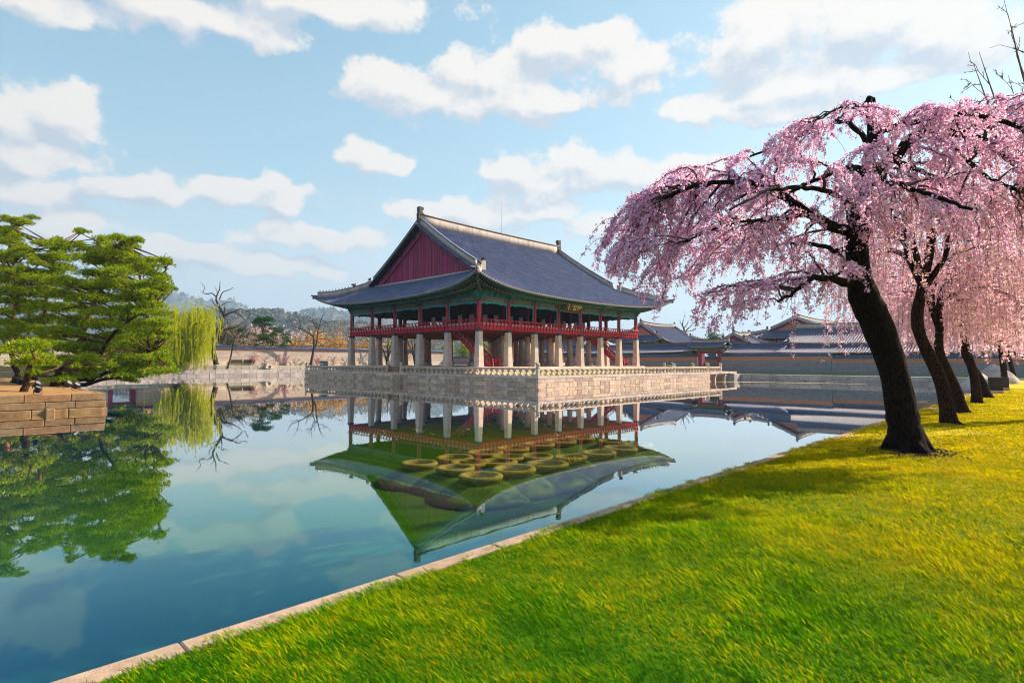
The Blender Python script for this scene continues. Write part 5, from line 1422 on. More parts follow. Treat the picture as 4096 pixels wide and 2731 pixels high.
PADS = [  # (x, y, half width px, thickness px) of needle pads as they stand in the view (same scale as the trunk points)
    (600, 235, 60, 14), (690, 275, 70, 22), (830, 275, 80, 24), (930, 285, 60, 22), (900, 330, 70, 22), (760, 330, 80, 26), (700, 370, 90, 28), (840, 385, 100, 28), (560, 340, 60, 24), (500, 330, 60, 26),
    (640, 430, 110, 32), (790, 440, 120, 34), (920, 420, 80, 28), (1060, 425, 70, 24), (1140, 425, 50, 22), (1040, 470, 90, 28), (1100, 520, 70, 26), (960, 500, 110, 30), (820, 520, 120, 34), (660, 510, 110, 34), (1080, 560, 80, 26),
    (560, 590, 130, 36), (720, 600, 140, 38), (880, 600, 120, 34), (1020, 610, 110, 30), (1150, 620, 60, 20), (1080, 660, 90, 26), (940, 680, 130, 34), (780, 690, 140, 38), (620, 690, 130, 38), (1060, 720, 100, 30), (900, 760, 140, 36),
    (740, 780, 140, 38), (1040, 790, 120, 32), (880, 850, 150, 38), (1080, 870, 110, 30), (700, 870, 130, 40), (960, 930, 150, 38), (1100, 960, 90, 28), (800, 960, 140, 40), (1160, 930, 80, 18), (1060, 1030, 130, 34), (920, 1030, 140, 38), (1120, 1080, 80, 28),
    (1010, 1110, 140, 34), (1130, 1140, 80, 26), (880, 1120, 120, 34), (1150, 1190, 70, 22), (1020, 1190, 130, 30), (900, 1200, 120, 28), (820, 1250, 90, 20), (780, 1160, 100, 30), (960, 1240, 80, 18),
    (60, 160, 90, 20), (160, 150, 60, 16), (40, 210, 80, 24), (120, 240, 70, 24), (60, 300, 90, 28), (140, 340, 60, 22), (30, 380, 70, 26), (120, 380, 80, 22), (40, 430, 60, 20), (190, 370, 40, 14),
    (250, 300, 50, 18), (330, 300, 60, 20), (410, 290, 50, 20), (380, 340, 70, 24), (300, 400, 70, 22), (430, 400, 90, 28), (260, 440, 60, 20),
    (60, 490, 110, 28), (180, 500, 100, 28), (320, 510, 100, 32), (440, 480, 100, 32), (60, 560, 120, 30), (220, 570, 130, 34), (400, 590, 130, 38), (80, 630, 130, 32), (260, 650, 140, 36), (440, 680, 130, 36), (100, 710, 130, 32),
    (300, 740, 140, 36), (480, 770, 120, 36), (120, 790, 140, 34), (320, 830, 140, 36), (60, 860, 110, 32), (500, 860, 120, 36), (200, 900, 150, 36), (380, 930, 150, 38), (60, 950, 120, 32), (520, 950, 110, 36), (180, 990, 150, 36), (380, 1020, 140, 38),
    (80, 1050, 120, 30), (260, 1070, 130, 32), (480, 1040, 120, 36), (620, 1010, 110, 36), (600, 1090, 110, 34), (700, 1060, 110, 34), (440, 1120, 120, 30), (560, 1170, 110, 28), (180, 1130, 110, 26), (640, 1190, 70, 22), (400, 1200, 130, 26), (520, 1140, 90, 26), (330, 1130, 80, 24), (240, 1220, 60, 18), (480, 1240, 120, 22), (590, 1215, 60, 18)]
PTR = [  # pines: (label, depth, trunk points (x, y, width m), colour split)
    ('tall reddish pine in the middle of the island, its crown highest over the pond', 48, [(520, 1235, .62), (545, 1100, .5), (560, 980, .46), (590, 880, .42), (650, 720, .36), (700, 630, .3), (735, 540, .26), (770, 450, .2), (800, 370, .14), (830, 300, .08)], None),
    ('pine at the island edge whose dark double trunk leans low over the water', 45.5, [(400, 1285, .6), (460, 1262, .56), (540, 1245, .48), (620, 1250, .42), (700, 1215, .38), (790, 1190, .3), (880, 1150, .22), (980, 1090, .15), (1060, 1040, .08)], [[(440, 1285, .42), (520, 1288, .4), (600, 1285, .34), (680, 1260, .26), (780, 1240, .18), (900, 1235, .08)], [(560, 1170, .34), (640, 1150, .32), (690, 1100, .28), (740, 1000, .24), (820, 900, .2), (920, 830, .15), (1040, 760, .08)]]),
    ('short stout pine with bright low pads on the island near the water', 40.5, [(375, 1300, .62), (395, 1240, .46), (410, 1200, .34), (440, 1150, .22), (470, 1130, .12)], None),
    ('small dark-trunked pine leaning right at the front edge of the island', 32.5, [(165, 1345, .42), (172, 1300, .36), (190, 1240, .34), (195, 1190, .28), (210, 1130, .18), (240, 1060, .1)], None),
    ('pine with a slanting dark trunk at the left edge of the island', 50, [(135, 1270, .5), (110, 1180, .42), (85, 1090, .38), (70, 980, .32), (90, 820, .28), (110, 640, .22), (90, 480, .16), (60, 300, .1), (110, 170, .05)], None),
    ('pine with a reddish trunk behind the short stout pine on the island', 54, [(235, 1270, .55), (255, 1180, .45), (270, 1090, .4), (300, 950, .36), (310, 800, .3), (330, 640, .24), (360, 480, .16), (390, 320, .08)], None)]
rp = np.random.default_rng(17)
pines = []
for (lb, d, tr, ex) in PTR:
    P, q = px_limbs([[(x, y, 0, w_ / 2) for x, y, w_ in tr]], lambda x, y, dd, d=d: iz(x, y, d))[0]
    P = P + rp.normal(size=P.shape) * .03
    zt0 = 1.05; P[0][2] = min(P[0][2], zt0); base = P[0].copy(); base[2] = ISL_Z
    t = thing('pine_tree', lb, 'pine', base)
    lo = P[:, 2] < 4.2
    if lo.sum() > 3 and (~lo).sum() > 3:
        k_ = int(lo.sum()); part('trunk', tube_np(P[:k_ + 1], q[:k_ + 1], 10), M['pine_bark'], t, True); part('upper_trunk', tube_np(P[k_:], q[k_:], 9), M['pine_red'], t, True)
    else: part('trunk', tube_np(P, q, 10), M['pine_bark'], t, True)
    allP = [P[len(P) // 4:]]
    for e in (ex or []):
        P2, q2 = px_limbs([[(x, y, 0, w_ / 2) for x, y, w_ in e]], lambda x, y, dd, d=d: iz(x, y, d))[0]; part('limb', tube_np(P2, q2, 8), M['pine_bark'], t, True); allP.append(P2[3:])
    pines.append(dict(t=t, d=d, N=np.concatenate(allP), C=[], Dv=[], br=[]))
for (x, y, hw, th) in PADS:
    for rep in range(4):
        best = None
        xx, yy = (x + rp.normal() * 28, y + rp.normal() * 13) if rep < 2 else (x + rp.uniform(-1, 1) * hw * 1.05, y + rp.normal() * 20)
        for pn_ in pines:
            pd = pn_['d'] + rp.normal() * 2.4
            if x > 850 and pn_['d'] < 44: continue
            if y < 1090 and pn_['d'] < 42 and not (pn_['d'] < 34 and y > 960 and x < 330): continue
            if pn_['d'] < 34 and x > 330: continue
            c = iz(xx, yy, pd); dd = np.linalg.norm(pn_['N'] - c, axis=1) + rp.uniform(0, 1.2); j = int(np.argmin(dd))
            if best is None or dd[j] < best[0]: best = (dd[j], pn_, c, j, pd)
        _, pn_, c, j, pd = best
        sc = .574 * pd / FPX; rx, rz = hw * sc * (rp.uniform(.6, .95) if rep < 2 else rp.uniform(.25, .45)), th * sc * (.95 if rep < 2 else .8)
        s0 = pn_['N'][j]; L_ = np.linalg.norm(c - s0)
        mid = (s0 + c) / 2 + np.array([0, 0, -.06 * L_]) + rp.normal(size=3) * .1 * L_
        pn_['br'].append((bez(s0, mid, c, 6), np.linspace(min(.11, .03 + .025 * L_), .025, 6)))
        ns = 3 + int(rx * 2)
        for q in range(ns):   # side twigs under the pad
            a = rp.uniform(0, 6.28); e = c + np.array([math.cos(a) * rx * .8, math.sin(a) * rx * .8, rz * rp.uniform(-.4, .4)]); pn_['br'].append((bez(mid * .3 + c * .7, (c + e) / 2, e, 4), np.linspace(.022, .01, 4)))
        n = int(240 * rx * rx + 160 * rx)
        a = rp.uniform(0, 6.28, n); ra = rp.uniform(0, 1, n) ** .55; ph = rp.normal(size=n) * .35
        lump = 1 + .25 * np.sin(a * 3 + rp.uniform(0, 6)) + .15 * np.sin(a * 7 + rp.uniform(0, 6))
        off = np.stack([np.cos(a) * ra * rx * lump, np.sin(a) * ra * rx * lump, rz * ((1 - ra ** 2) * .8 - .25 + ph)], 1)
        pn_['C'].append(c + off); pn_['Dv'].append(np.stack([np.cos(a) * ra, np.sin(a) * ra, .8 + 0 * a], 1))
for pn_ in pines:
    if not pn_['C']: continue
    part('branches', many_tubes(pn_['br'], 4), M['pine_twig'], pn_['t'], True, 'stuff')
    C = np.concatenate(pn_['C']); Dv = np.concatenate(pn_['Dv']); K = 5
    C = np.repeat(C, K, 0); Dv = np.repeat(Dv, K, 0) + rp.normal(size=C.shape) * .55; Dv /= np.linalg.norm(Dv, axis=1)[:, None]
    part('needles', blades(C, Dv, rp.uniform(.13, .26, len(C)), .022, rp), M['needles'], pn_['t'], False, 'stuff')

# ------------------------------------------------------------------ palace walls, gates and halls around the pond
M['grey_brick'] = brickmat('grey_brick', (.16, .155, .205), (.24, .235, .29), (.36, .35, .38), .34, .20, .018, 'YZ')
M['red_brick'] = brickmat('red_brick', (.50, .11, .06), (.60, .16, .09), (.55, .42, .34), .26, .09, .014, 'YZ')
M['pale_brick'] = brickmat('pale_brick', (.56, .44, .39), (.68, .56, .49), (.22, .18, .18), .42, .26, .035, 'XZ')
M['pink_brick'] = brickmat('pink_brick', (.62, .20, .13), (.70, .27, .18), (.66, .48, .40), .26, .09, .014, 'XZ')
M['wall_plaster'] = pmat('wall_plaster', (.50, .46, .40), (.60, .56, .49), 1.0, .9)
M['gable_brick'] = brickmat('gable_brick', (.36, .10, .06), (.44, .15, .09), (.55, .42, .34), .28, .10, .012, 'YZ')


def coping(t, ax, fixed, a0, a1, ze, zt, hw=.62, pitch=.36, r=.085):
    """little tiled roof on top of a wall"""
    n = 4; pr = np.stack([np.linspace(hw, 0.06, n), ze + (zt - .16 - ze) * np.linspace(0, 1, n) ** 1.15], 1)
    surf, rows, ends = [], [], []
    as_ = np.array([a0, a1]); al = np.arange(a0 + pitch / 2, a1, pitch)
    mk = (lambda a, o, z: np.stack([np.full(n, a), fixed + o, z], 1)) if ax == 0 else (lambda a, o, z: np.stack([fixed + o, np.full(n, a), z], 1))
    for sg in (-1, 1):
        surf.append(skin([mk(a, sg * pr[:, 0], pr[:, 1] - .015) for a in as_])); rows += [mk(a, sg * pr[:, 0], pr[:, 1]) for a in al]
    surf.append(skin([np.array([[a0, fixed - hw, ze - .03], [a0, fixed + hw, ze - .03]] if ax == 0 else [[fixed - hw, a0, ze - .03], [fixed + hw, a0, ze - .03]]), np.array([[a1, fixed - hw, ze - .03], [a1, fixed + hw, ze - .03]] if ax == 0 else [[fixed - hw, a1, ze - .03], [fixed + hw, a1, ze - .03]])]))
    c = part('coping', join(surf), M['tile_pan'], t)
    sd = np.array([1., 0, 0]) if ax == 0 else np.array([0, 1., 0])
    part('tile_rows', half_tubes(rows, r, sd), M['tile'], c, True, 'stuff')
    part('tile_ends', discs([p[0] for p in rows[:len(al)]], r * 1.05, (0, -1, 0) if ax == 0 else (-1, 0, 0), 7), M['tile'], c, False, 'stuff')
    P = np.array([[a0, fixed, zt - .2], [(a0 + a1) / 2, fixed, zt - .2], [a1, fixed, zt - .2]] if ax == 0 else [[fixed, a0, zt - .2], [fixed, (a0 + a1) / 2, zt - .2], [fixed, a1, zt - .2]])
    part('ridge_tiles', band(P, .24, -.05, .2), M['tile'], c)


def palace_wall(label, ax, fixed, a0, a1, z0, zb, zr_, ze, zt, low, hi, th=.42, group=None):
    t = thing('palace_wall', label, 'wall', ((a0 + a1) / 2, fixed, z0) if ax == 0 else (fixed, (a0 + a1) / 2, z0), group)
    bx = (lambda z_0, z_1, h: (a0, fixed - h, z_0, a1, fixed + h, z_1)) if ax == 0 else (lambda z_0, z_1, h: (fixed - h, a0, z_0, fixed + h, a1, z_1))
    part('masonry', MB().box(*bx(z0 - .3, zb, th)), M[low], t); part('brick_band', MB().box(*bx(zb + .002, zr_, th - .03)), M[hi], t)
    part('plaster_course', MB().box(*bx(zr_ + .002, ze - .03, th - .01)), M['wall_plaster'], t)
    coping(t, ax, fixed, a0, a1, ze, zt)
    return t


EW = 101.0
palace_wall('grey brick wall with a red brick band right of the small gate', 1, EW, 26.8, 45.0, EAST_Z, 3.28, 3.82, 3.98, 4.47, 'grey_brick', 'red_brick')
palace_wall('lower run of grey brick wall with a red band behind the cherry trunk', 1, EW, -60, 26.75, EAST_Z, 2.90, 3.42, 3.56, 4.03, 'grey_brick', 'red_brick')
palace_wall('grey brick wall with a red brick band left of the small gate, behind the pavilion', 1, EW, 49.6, 124.4, EAST_Z, 3.28, 3.82, 3.98, 4.47, 'grey_brick', 'red_brick')
palace_wall('inner brick wall seen through the open gate', 1, 115.0, 42.0, 56.0, EAST_Z, 2.9, 3.5, 3.62, 4.2, 'grey_brick', 'red_brick')
NWY = 124.0
palace_wall('long pale sunlit stone wall with a pink brick band on the far bank', 0, NWY, 27.0, EW - .6, 2.0, 5.02, 5.40, 5.52, 6.08, 'pale_brick', 'pink_brick')
palace_wall('pale stone wall with a pink band behind the pines, beyond the dark red gate', 0, NWY, -70, 22.6, 2.0, 5.02, 5.40, 5.52, 6.08, 'pale_brick', 'pink_brick')
part_b = thing('footing_course', 'pale stone footing along the foot of the sunlit far wall', 'footing', (60, NWY - .6, 2.0))
stone_row(part_b, 'footing_stone', 0, NWY - .62, 28, 100, 2.0, 2.85, -1, .25, (1.8, 3.2), M['granite_clean'], .04, .02, .02, seed=81)


def posts_gate(label, ax, fixed, a0, a1, z0, zl, ze, zt, over):
    t = thing('gate', label, 'gate', (fixed, (a0 + a1) / 2, z0) if ax else ((a0 + a1) / 2, fixed, z0))
    pt = (lambda a, f, z: (fixed + f, a, z)) if ax else (lambda a, f, z: (a, fixed + f, z))
    def bx(p0, f0, q0, p1, f1, q1):
        return (fixed + f0, p0, q0, fixed + f1, p1, q1) if ax else (p0, fixed + f0, q0, p1, fixed + f1, q1)
    for a in (a0, a1):
        part('post', MB().box(*bx(a - .24, -.24, z0, a + .24, .24, zl + .6)), M['red_dark'], t)
        part('post_stone', MB().cbox(*bx(a - .36, -.36, z0 - .1, a + .36, .36, z0 + .3), .03), M['granite_clean'], t)
    part('lintel', MB().box(*bx(a0 - .5, -.2, zl, a1 + .5, .2, zl + .34)), M['red_dark'], t)
    part('upper_panel', MB().box(*bx(a0 - .6, -.15, zl + .345, a1 + .6, .15, ze - .12)), M['beam'], t)
    part('bracket_band', MB().box(*bx(a0 - 1.0, -.5, ze - .36, a1 + 1.0, .5, ze - .1)), M['green'], t)
    sl0 = a0 + .26
    d1 = part('door_leaf', MB().box(*bx(a0 + .26, -.1, z0 + .1, a0 + .26 + .12, 1.25, zl - .02)), M['red_dark'], t)
    d2 = part('door_leaf', MB().box(*bx(a1 - .38, -.1, z0 + .1, a1 - .26, 1.25, zl - .02)), M['red_dark'], t)
    part('threshold', MB().box(*bx(a0 + .24, -.12, z0, a1 - .24, .12, z0 + .22)), M['red_dark'], t)
    h = over; B = 1.75
    R = Roof((a1 - a0) / 2 + h, B, 0, ze, .52, .05, .35, .1, swap=bool(ax), origin=((fixed, (a0 + a1) / 2) if ax else ((a0 + a1) / 2, fixed)))
    build_roof(t, R, .36, .09, 6, True, 1, (0, .3), .36, .4, .4, .12, soff_d=1.3)
    rt = []
    for s_ in np.arange(-R.A + .2, R.A, .4):
        for sg in (-1, 1): rt.append((R.world(np.array([[s_, sg * (B - .2), ze - .1], [s_, sg * .4, ze + .12]])), .06))
    part('rafters', many_tubes(rt, 6), M['raft_end'], t, True, 'stuff')
    for sg in (-1, 1):
        x_ = sg * (R.A - .25); P = R.line_long(x_, -1, 6); Q = R.line_long(x_, 1, 6)
        part('verge_ridge', band(R.world(np.concatenate([P, Q[::-1][1:]])), .3, -.05, .22), M['tile'], t)
        e = R.world(np.array([x_, 0, R.zlong(np.array([x_]), np.array([R.ye(x_)]))[0] + .5])); part('ridge_finial', MB().ell(e, (.2, .2, .28), 8, 5), M['ornament'], t)
    # thin iron fence inside the opening
    fb = [(np.array([pt(a, .5, z0 + .1), pt(a, .5, z0 + 1.35)]), .022) for a in np.arange(a0 + .4, a1 - .3, .22)]
    for q in fb: part('fence_bar', (tube_np(*q, 5)), M['black'], t)
    part('fence_rail', MB().box(*bx(a0 + .3, .47, z0 + 1.15, a1 - .3, .53, z0 + 1.2)), M['black'], t)


posts_gate('small red-posted gate with a tiled roof in the grey brick wall', 1, EW, 45.4, 49.2, EAST_Z, 4.55, 5.75, 7.7, 1.7)
posts_gate('dark red gate in the far wall, half hidden by the pines', 0, NWY, 23.0, 26.6, 2.0, 4.6, 5.8, 7.6, 1.5)


def hall(label, cx, cy, A, B, t_, ze, zr_, z0, swap, lift=.9, pitch=.42, r=.11, gable='gable_brick', ins=.25, rid=(0, .55), rm='plaster'):
    th = thing('palace_hall', label, 'hall', (cx, cy, z0))
    aa = (zr_ - ze) / B * .86; bb = ((zr_ - ze) - aa * B) / (B * B)
    R = Roof(A, B, t_, ze, aa, bb, lift, ins, swap, (cx, cy))
    rf_, z_ = build_roof(th, R, pitch, r, 8, True, 0, rid, .42, .45, .5, .35, rm, soff_d=min(2.2, B * .4))
    wx, wy = (A - 1.9, B - 1.7)
    hx, hy = (wy, wx) if swap else (wx, wy)
    part('wall', MB().box(cx - hx, cy - hy, z0, cx + hx, cy + hy, ze + .15), M['wall_plaster'], th)
    for i in range(7):
        u = -1 + 2 * i / 6
        for (px_, py_) in (((cx - hx), cy + hy * u), (cx + hx * u, cy - hy)):
            part('post', MB().taper(px_, py_, z0, ze + .12, .34, .32), M['red_dark'], th)
    part('beam', MB().box(cx - hx - .14, cy - hy - .14, ze - .45, cx + hx + .14, cy + hy + .14, ze - .1), M['green'], th)
    rt, en = [], []
    for s_ in np.arange(-A + .4, A - .3, .5):
        for sg in (-1, 1):
            z_e = float(R.zlong(np.array([s_]), np.array([0.]))[0]); p = R.world(np.array([[s_, sg * (R.ye(s_) - .35), z_e - .26], [s_ * .94, sg * (B - 2.0), z_e + .05]])); rt.append((p, .075)); en.append(p[0])
    part('rafters', many_tubes(rt, 6), M['brown_wood'], th, True, 'stuff')
    if t_ > 0:
        for sx in (-1, 1):
            xg = sx * (R.xv - .35); zb = float(R.zlong(np.array([R.xv]), np.array([t_]))[0]); hw = R.ye(R.xv) - t_
            V = [(xg + d_, y_, z__) for d_ in (-.08, .08) for (y_, z__) in ((-hw, zb - .25), (hw, zb - .25), (0, z_ - .1))]
            g = part('gable', MB().add([tuple(q) for q in R.world(np.array(V))], [(0, 1, 2), (5, 4, 3), (0, 1, 4, 3), (1, 2, 5, 4), (2, 0, 3, 5)]), M[gable], th)
            for sg in (-1, 1):
                ys = np.linspace(0, hw + .3, 8); P = np.stack([np.full(8, sx * (R.xv - .16)), sg * ys, [float(R.zlong(np.array([R.xv]), np.array([R.ye(R.xv) - v]))[0]) - .15 for v in ys]], 1)
                part('barge_board', band(R.world(P), .1, -.45, .1), M['red_dark'], g)
                bt = [(np.array([p_ + np.array(R.world(np.array([sx * .35, 0, .12])) - R.world(np.zeros(3))), p_ + np.array([0, 0, .16])]), .1) for p_ in R.world(P)[1:]]
                yy = np.arange(.2, hw + .3, .42)
                bt = []
                for v in yy:
                    z__ = float(R.zlong(np.array([R.xv]), np.array([R.ye(R.xv) - v]))[0]); bt.append((R.world(np.array([[sx * (R.xv + .2), sg * v, z__ - .03], [sx * (R.xv - .3), sg * v, z__ + .04]])), .11))
                part('verge_tiles', many_tubes(bt, 6), M['tile'], rf_, True, 'stuff')
                xb, yb = sx * (R.xv - .1), sg * (B - t_)
                e = R.world(np.array([xb, yb, zb + .75])); part('verge_beast', MB().ell(e, (.26, .26, .3), 8, 5).ell(e + np.array([-.2, 0, .15]), (.16, .14, .14), 6, 4), M['ornament'], rf_, True)
                for q in range(5):
                    kk = .7 + q * .42
                    if kk < t_: part('roof_figure', MB().ell(R.world(np.array([sx * (A - kk), sg * (B - kk), float(R.zlong(np.array([A - kk]), np.array([kk]))[0]) + .68])), (.08, .08, .17), 6, 4), M['ornament'], rf_, True)
    for sx in (-1, 1):
        e = R.world(np.array([sx * (R.xv - .05), 0, z_ + rid[1] + .55])); part('ridge_finial', MB().ell(e, (.24, .24, .42), 8, 5), M['ornament'], rf_, True)
    return th


hall('palace hall with a brick gable just right of the pavilion, behind the wall', 126, 72.2, 11.4, 7.6, 3.2, 7.5, 12.0, 1.4, False)
hall('small hall with a brick gable peeking over the roofs right of the gate', 120.2, 49.2, 6.0, 4.1, 1.9, 6.7, 8.7, 1.4, False, .5)
hall('tall hall with a broad red brick gable above the long roofs', 146, 41.6, 20.5, 10.5, 4.6, 8.1, 12.6, 1.4, False, 1.2, .46)
hall('low corridor roof with lavender tiles left of the gate, behind the wall', 108.2, 69.5, 18.4, 3.9, 2.0, 4.85, 6.55, 1.2, True, .55, .40, .10, rid=(0, .22), rm='tile')
hall('low corridor roof with sunlit tiles right of the gate, behind the wall', 108.4, 41.0, 5.2, 3.9, 0, 4.65, 6.3, 1.2, True, .15, .40, .10, rid=(0, .2), rm='tile')
hall('long high roof with blue-grey tiles seen through the hanging blossoms', 118.5, 13.2, 24.4, 8.2, 0, 6.25, 9.55, 1.2, True, .5, .44, .12, rid=(0, .6))
hall('long low lean-to roof in front of the high blue-grey roof', 109.0, 12.6, 23.8, 4.0, 0, 4.55, 5.95, 1.2, True, .15, .42, .11, rid=(0, .12), rm='tile')
hall('hall roof seen between the stone columns at the back of the terrace', 112, 92, 12, 6.5, 2.6, 5.2, 8.6, 1.2, True)
hall('small tiled house roof among trees behind the sunlit far wall', 72.0, 146, 5.0, 3.6, 1.4, 5.4, 7.4, 2.0, False, .4)
hall('tiled roof beyond the far wall behind the leafless forked tree', 64.0, 170, 7.0, 4.4, 1.8, 5.6, 8.4, 2.0, False, .5)
hall('tiled house roof behind the pavilion stair, beyond the far wall', 92.0, 142, 6.5, 4.4, 1.8, 5.2, 8.0, 2.0, False, .5)

# ------------------------------------------------------------------ hills, woods and trees beyond the walls
M['hill'] = pmat('wooded_hill', (.045, .065, .05), (.085, .085, .065), .02, .95, .6, .12, c3=(.10, .085, .06))


def hill(name, prof, D, deep, seed):
    """ridge whose skyline follows measured bearings; a real mound with a near and a far flank"""
    r = np.random.default_rng(seed); xs = np.linspace(prof[0][0], prof[-1][0], 70); ys = np.interp(xs, *zip(*prof)); rows = []
    for u in np.linspace(-1, 1, 15):
        h = max(0.0, 1 - abs(u) ** 1.5) ; L_ = []
        for x, y in zip(xs, ys):
            c = np.array(at(x, y, D)); d = np.array([c[0], c[1], 0]); d /= np.linalg.norm(d)
            z = (c[2] + 1) * h * (1 + .05 * math.sin(x * .021 + u * 5 + seed)) - 1
            L_.append(np.array([c[0], c[1], 0]) + d * u * deep + np.array([0, 0, z]))
        rows.append(np.array(L_))
    V, F = skin(rows); return struct(name, np_mesh(name, V, F, True), M['hill']), rows


h1, rw1 = hill('hill', [(-700, 1330), (0, 1250), (350, 1190), (560, 1150), (660, 1163), (780, 1188), (900, 1212), (1000, 1245), (1200, 1300), (1500, 1380)], 3300, 900, 1)
h2, rw2 = hill('hill', [(900, 1330), (1100, 1285), (1230, 1256), (1290, 1236), (1325, 1229), (1370, 1246), (1430, 1266), (1560, 1270), (1680, 1252), (1760, 1262), (1900, 1300), (2100, 1360), (2300, 1420)], 2900, 800, 2)
h3, rw3 = hill('hill', [(100, 1400), (500, 1330), (700, 1290), (850, 1262), (980, 1240), (1060, 1248), (1160, 1268), (1300, 1290), (1500, 1310), (1800, 1340), (2100, 1400)], 1250, 330, 3)


def clump_mesh(name, seed, n, rx, rz, sz, flat=1.0, lobes=6, hollow=.5):
    """crown of leaf-sized faces spread through several uneven lobes; base at z = 0"""
    r = np.random.default_rng(seed); C = []
    for i in range(lobes):
        c = np.array([r.normal() * rx * .42, r.normal() * rx * .42, rz * r.uniform(.35, .75)]); R__ = np.array([rx, rx, rz * flat]) * r.uniform(.35, .6)
        d = r.normal(size=(n // lobes, 3)); d /= np.linalg.norm(d, axis=1)[:, None]; C.append(c + d * R__ * r.uniform(hollow, 1, (n // lobes, 1)))
    return np.concatenate(C)


M['wood'] = leafmat('hill_wood', [(0, (.012, .045, .022)), (.3, (.022, .07, .028)), (.5, (.05, .065, .03)), (.72, (.11, .075, .045)), (.9, (.13, .09, .06)), (1, (.45, .33, .34))], .15)
# far woods: tree crowns on the hills, too many and too far to tell apart
r = np.random.default_rng(5); Vs = []
base = [clump_mesh('c', s, 24, 1, 1.1, .3) for s in range(4)]
for rows, dens, sc, lim in ((rw3, 2000, (9, 15), .95), (rw2, 1200, (17, 30), .8), (rw1, 1200, (18, 32), .8)):
    G = np.array(rows)
    for i in range(dens):
        a = r.uniform(.0, .62) * 14; b = r.uniform(0, 68.99); p = G[int(a), int(b)] * (1 - a % 1) + G[min(14, int(a) + 1), int(b)] * (a % 1); q = G[int(a), int(b) + 1]; p = p + (q - G[int(a), int(b)]) * (b % 1)
        s = r.uniform(*sc); Vs.append((base[i % 4] * np.array([s * .5, s * .5, s * .62]) + p, s))
Cc = np.concatenate([v for v, s in Vs]); Ss = np.repeat([s for v, s in Vs], 24)
V, F = ngons(Cc, Ss * r.uniform(.11, .22, len(Cc)), 4, r)
wd_ = ob('far_woods', np_mesh('far_woods', V, F), M['wood'], None, (0, 0, 0), 'stuff'); wd_['label'] = 'hazy mixed woods covering the far hills'; wd_['category'] = 'woods'

for nm, st in (('brown_crown', [(0, (.20, .11, .08)), (.5, (.34, .20, .14)), (1, (.46, .30, .20))]), ('orange_crown', [(0, (.34, .16, .05)), (.5, (.50, .28, .09)), (1, (.60, .38, .14))]), ('ever_crown', [(0, (.010, .05, .02)), (.5, (.025, .09, .03)), (1, (.06, .14, .03))]),
               ('pink_crown', [(0, (.42, .30, .34)), (.5, (.62, .47, .52)), (1, (.74, .62, .64))]), ('yellow_crown', [(0, (.50, .28, .01)), (.5, (.66, .42, .02)), (1, (.74, .54, .06))]), ('lime_crown', [(0, (.14, .20, .02)), (.5, (.26, .33, .03)), (1, (.38, .42, .05))])):
    M[nm] = leafmat(nm, st, .3)
KIND = {}


def crown_tree(kind, seed, n=900, rx=3.2, rz=6.5, sz=.32, trunk=True, twigs=0):
    r = np.random.default_rng(seed); C = clump_mesh(kind, seed, n, rx, rz, sz, lobes=9, hollow=.35) + [0, 0, rz * .22]
    me = np_mesh('crown', *ngons(C, r.uniform(sz * .5, sz, len(C)), 4, r)); me.materials.append(M[kind])
    b0 = np.zeros(3); lim = [(smooth_path([b0, [r.normal() * .1, r.normal() * .1, rz * .35], [r.normal() * .3, r.normal() * .3, rz * .75]], 4), np.linspace(.22, .06, 9))]
    tw = bare(lim, seed, 3 if twigs else 2, 1.3, shrink=.55, up=.35)
    tm = np_mesh('trunk', *many_tubes(lim + tw, 4), True); tm.materials.append(M['dead_bark'] if not twigs else M['grey_bark'])
    return tm, me


LIB = {'brown': [crown_tree('brown_crown', s, 420, 3.0, 7.5, .16, twigs=1) for s in (1, 2, 3)], 'orange': [crown_tree('orange_crown', s, 800, 2.6, 4.2, .2) for s in (4, 5)], 'ever': [crown_tree('ever_crown', s, 1500, 2.8, 8.0, .3) for s in (6, 7)],
       'pink': [crown_tree('pink_crown', s, 1300, 3.4, 5.5, .26) for s in (8, 9)], 'yellow': [crown_tree('yellow_crown', s, 700, 1.7, 1.9, .16) for s in (10,)], 'lime': [crown_tree('lime_crown', s, 1300, 3.0, 5.5, .24) for s in (11, 12)]}
WORDS = {'brown': 'bare brown tree', 'orange': 'orange-brown budding shrub', 'ever': 'dark evergreen tree', 'pink': 'pale pink blossoming tree', 'yellow': 'bright yellow flowering bush', 'lime': 'fresh green leafy tree'}
ORD = ['first', 'second', 'third', 'fourth', 'fifth', 'sixth', 'seventh', 'eighth', 'ninth', 'tenth', 'eleventh', 'twelfth', 'thirteenth', 'fourteenth', 'fifteenth', 'sixteenth', 'seventeenth', 'eighteenth', 'nineteenth', 'twentieth']
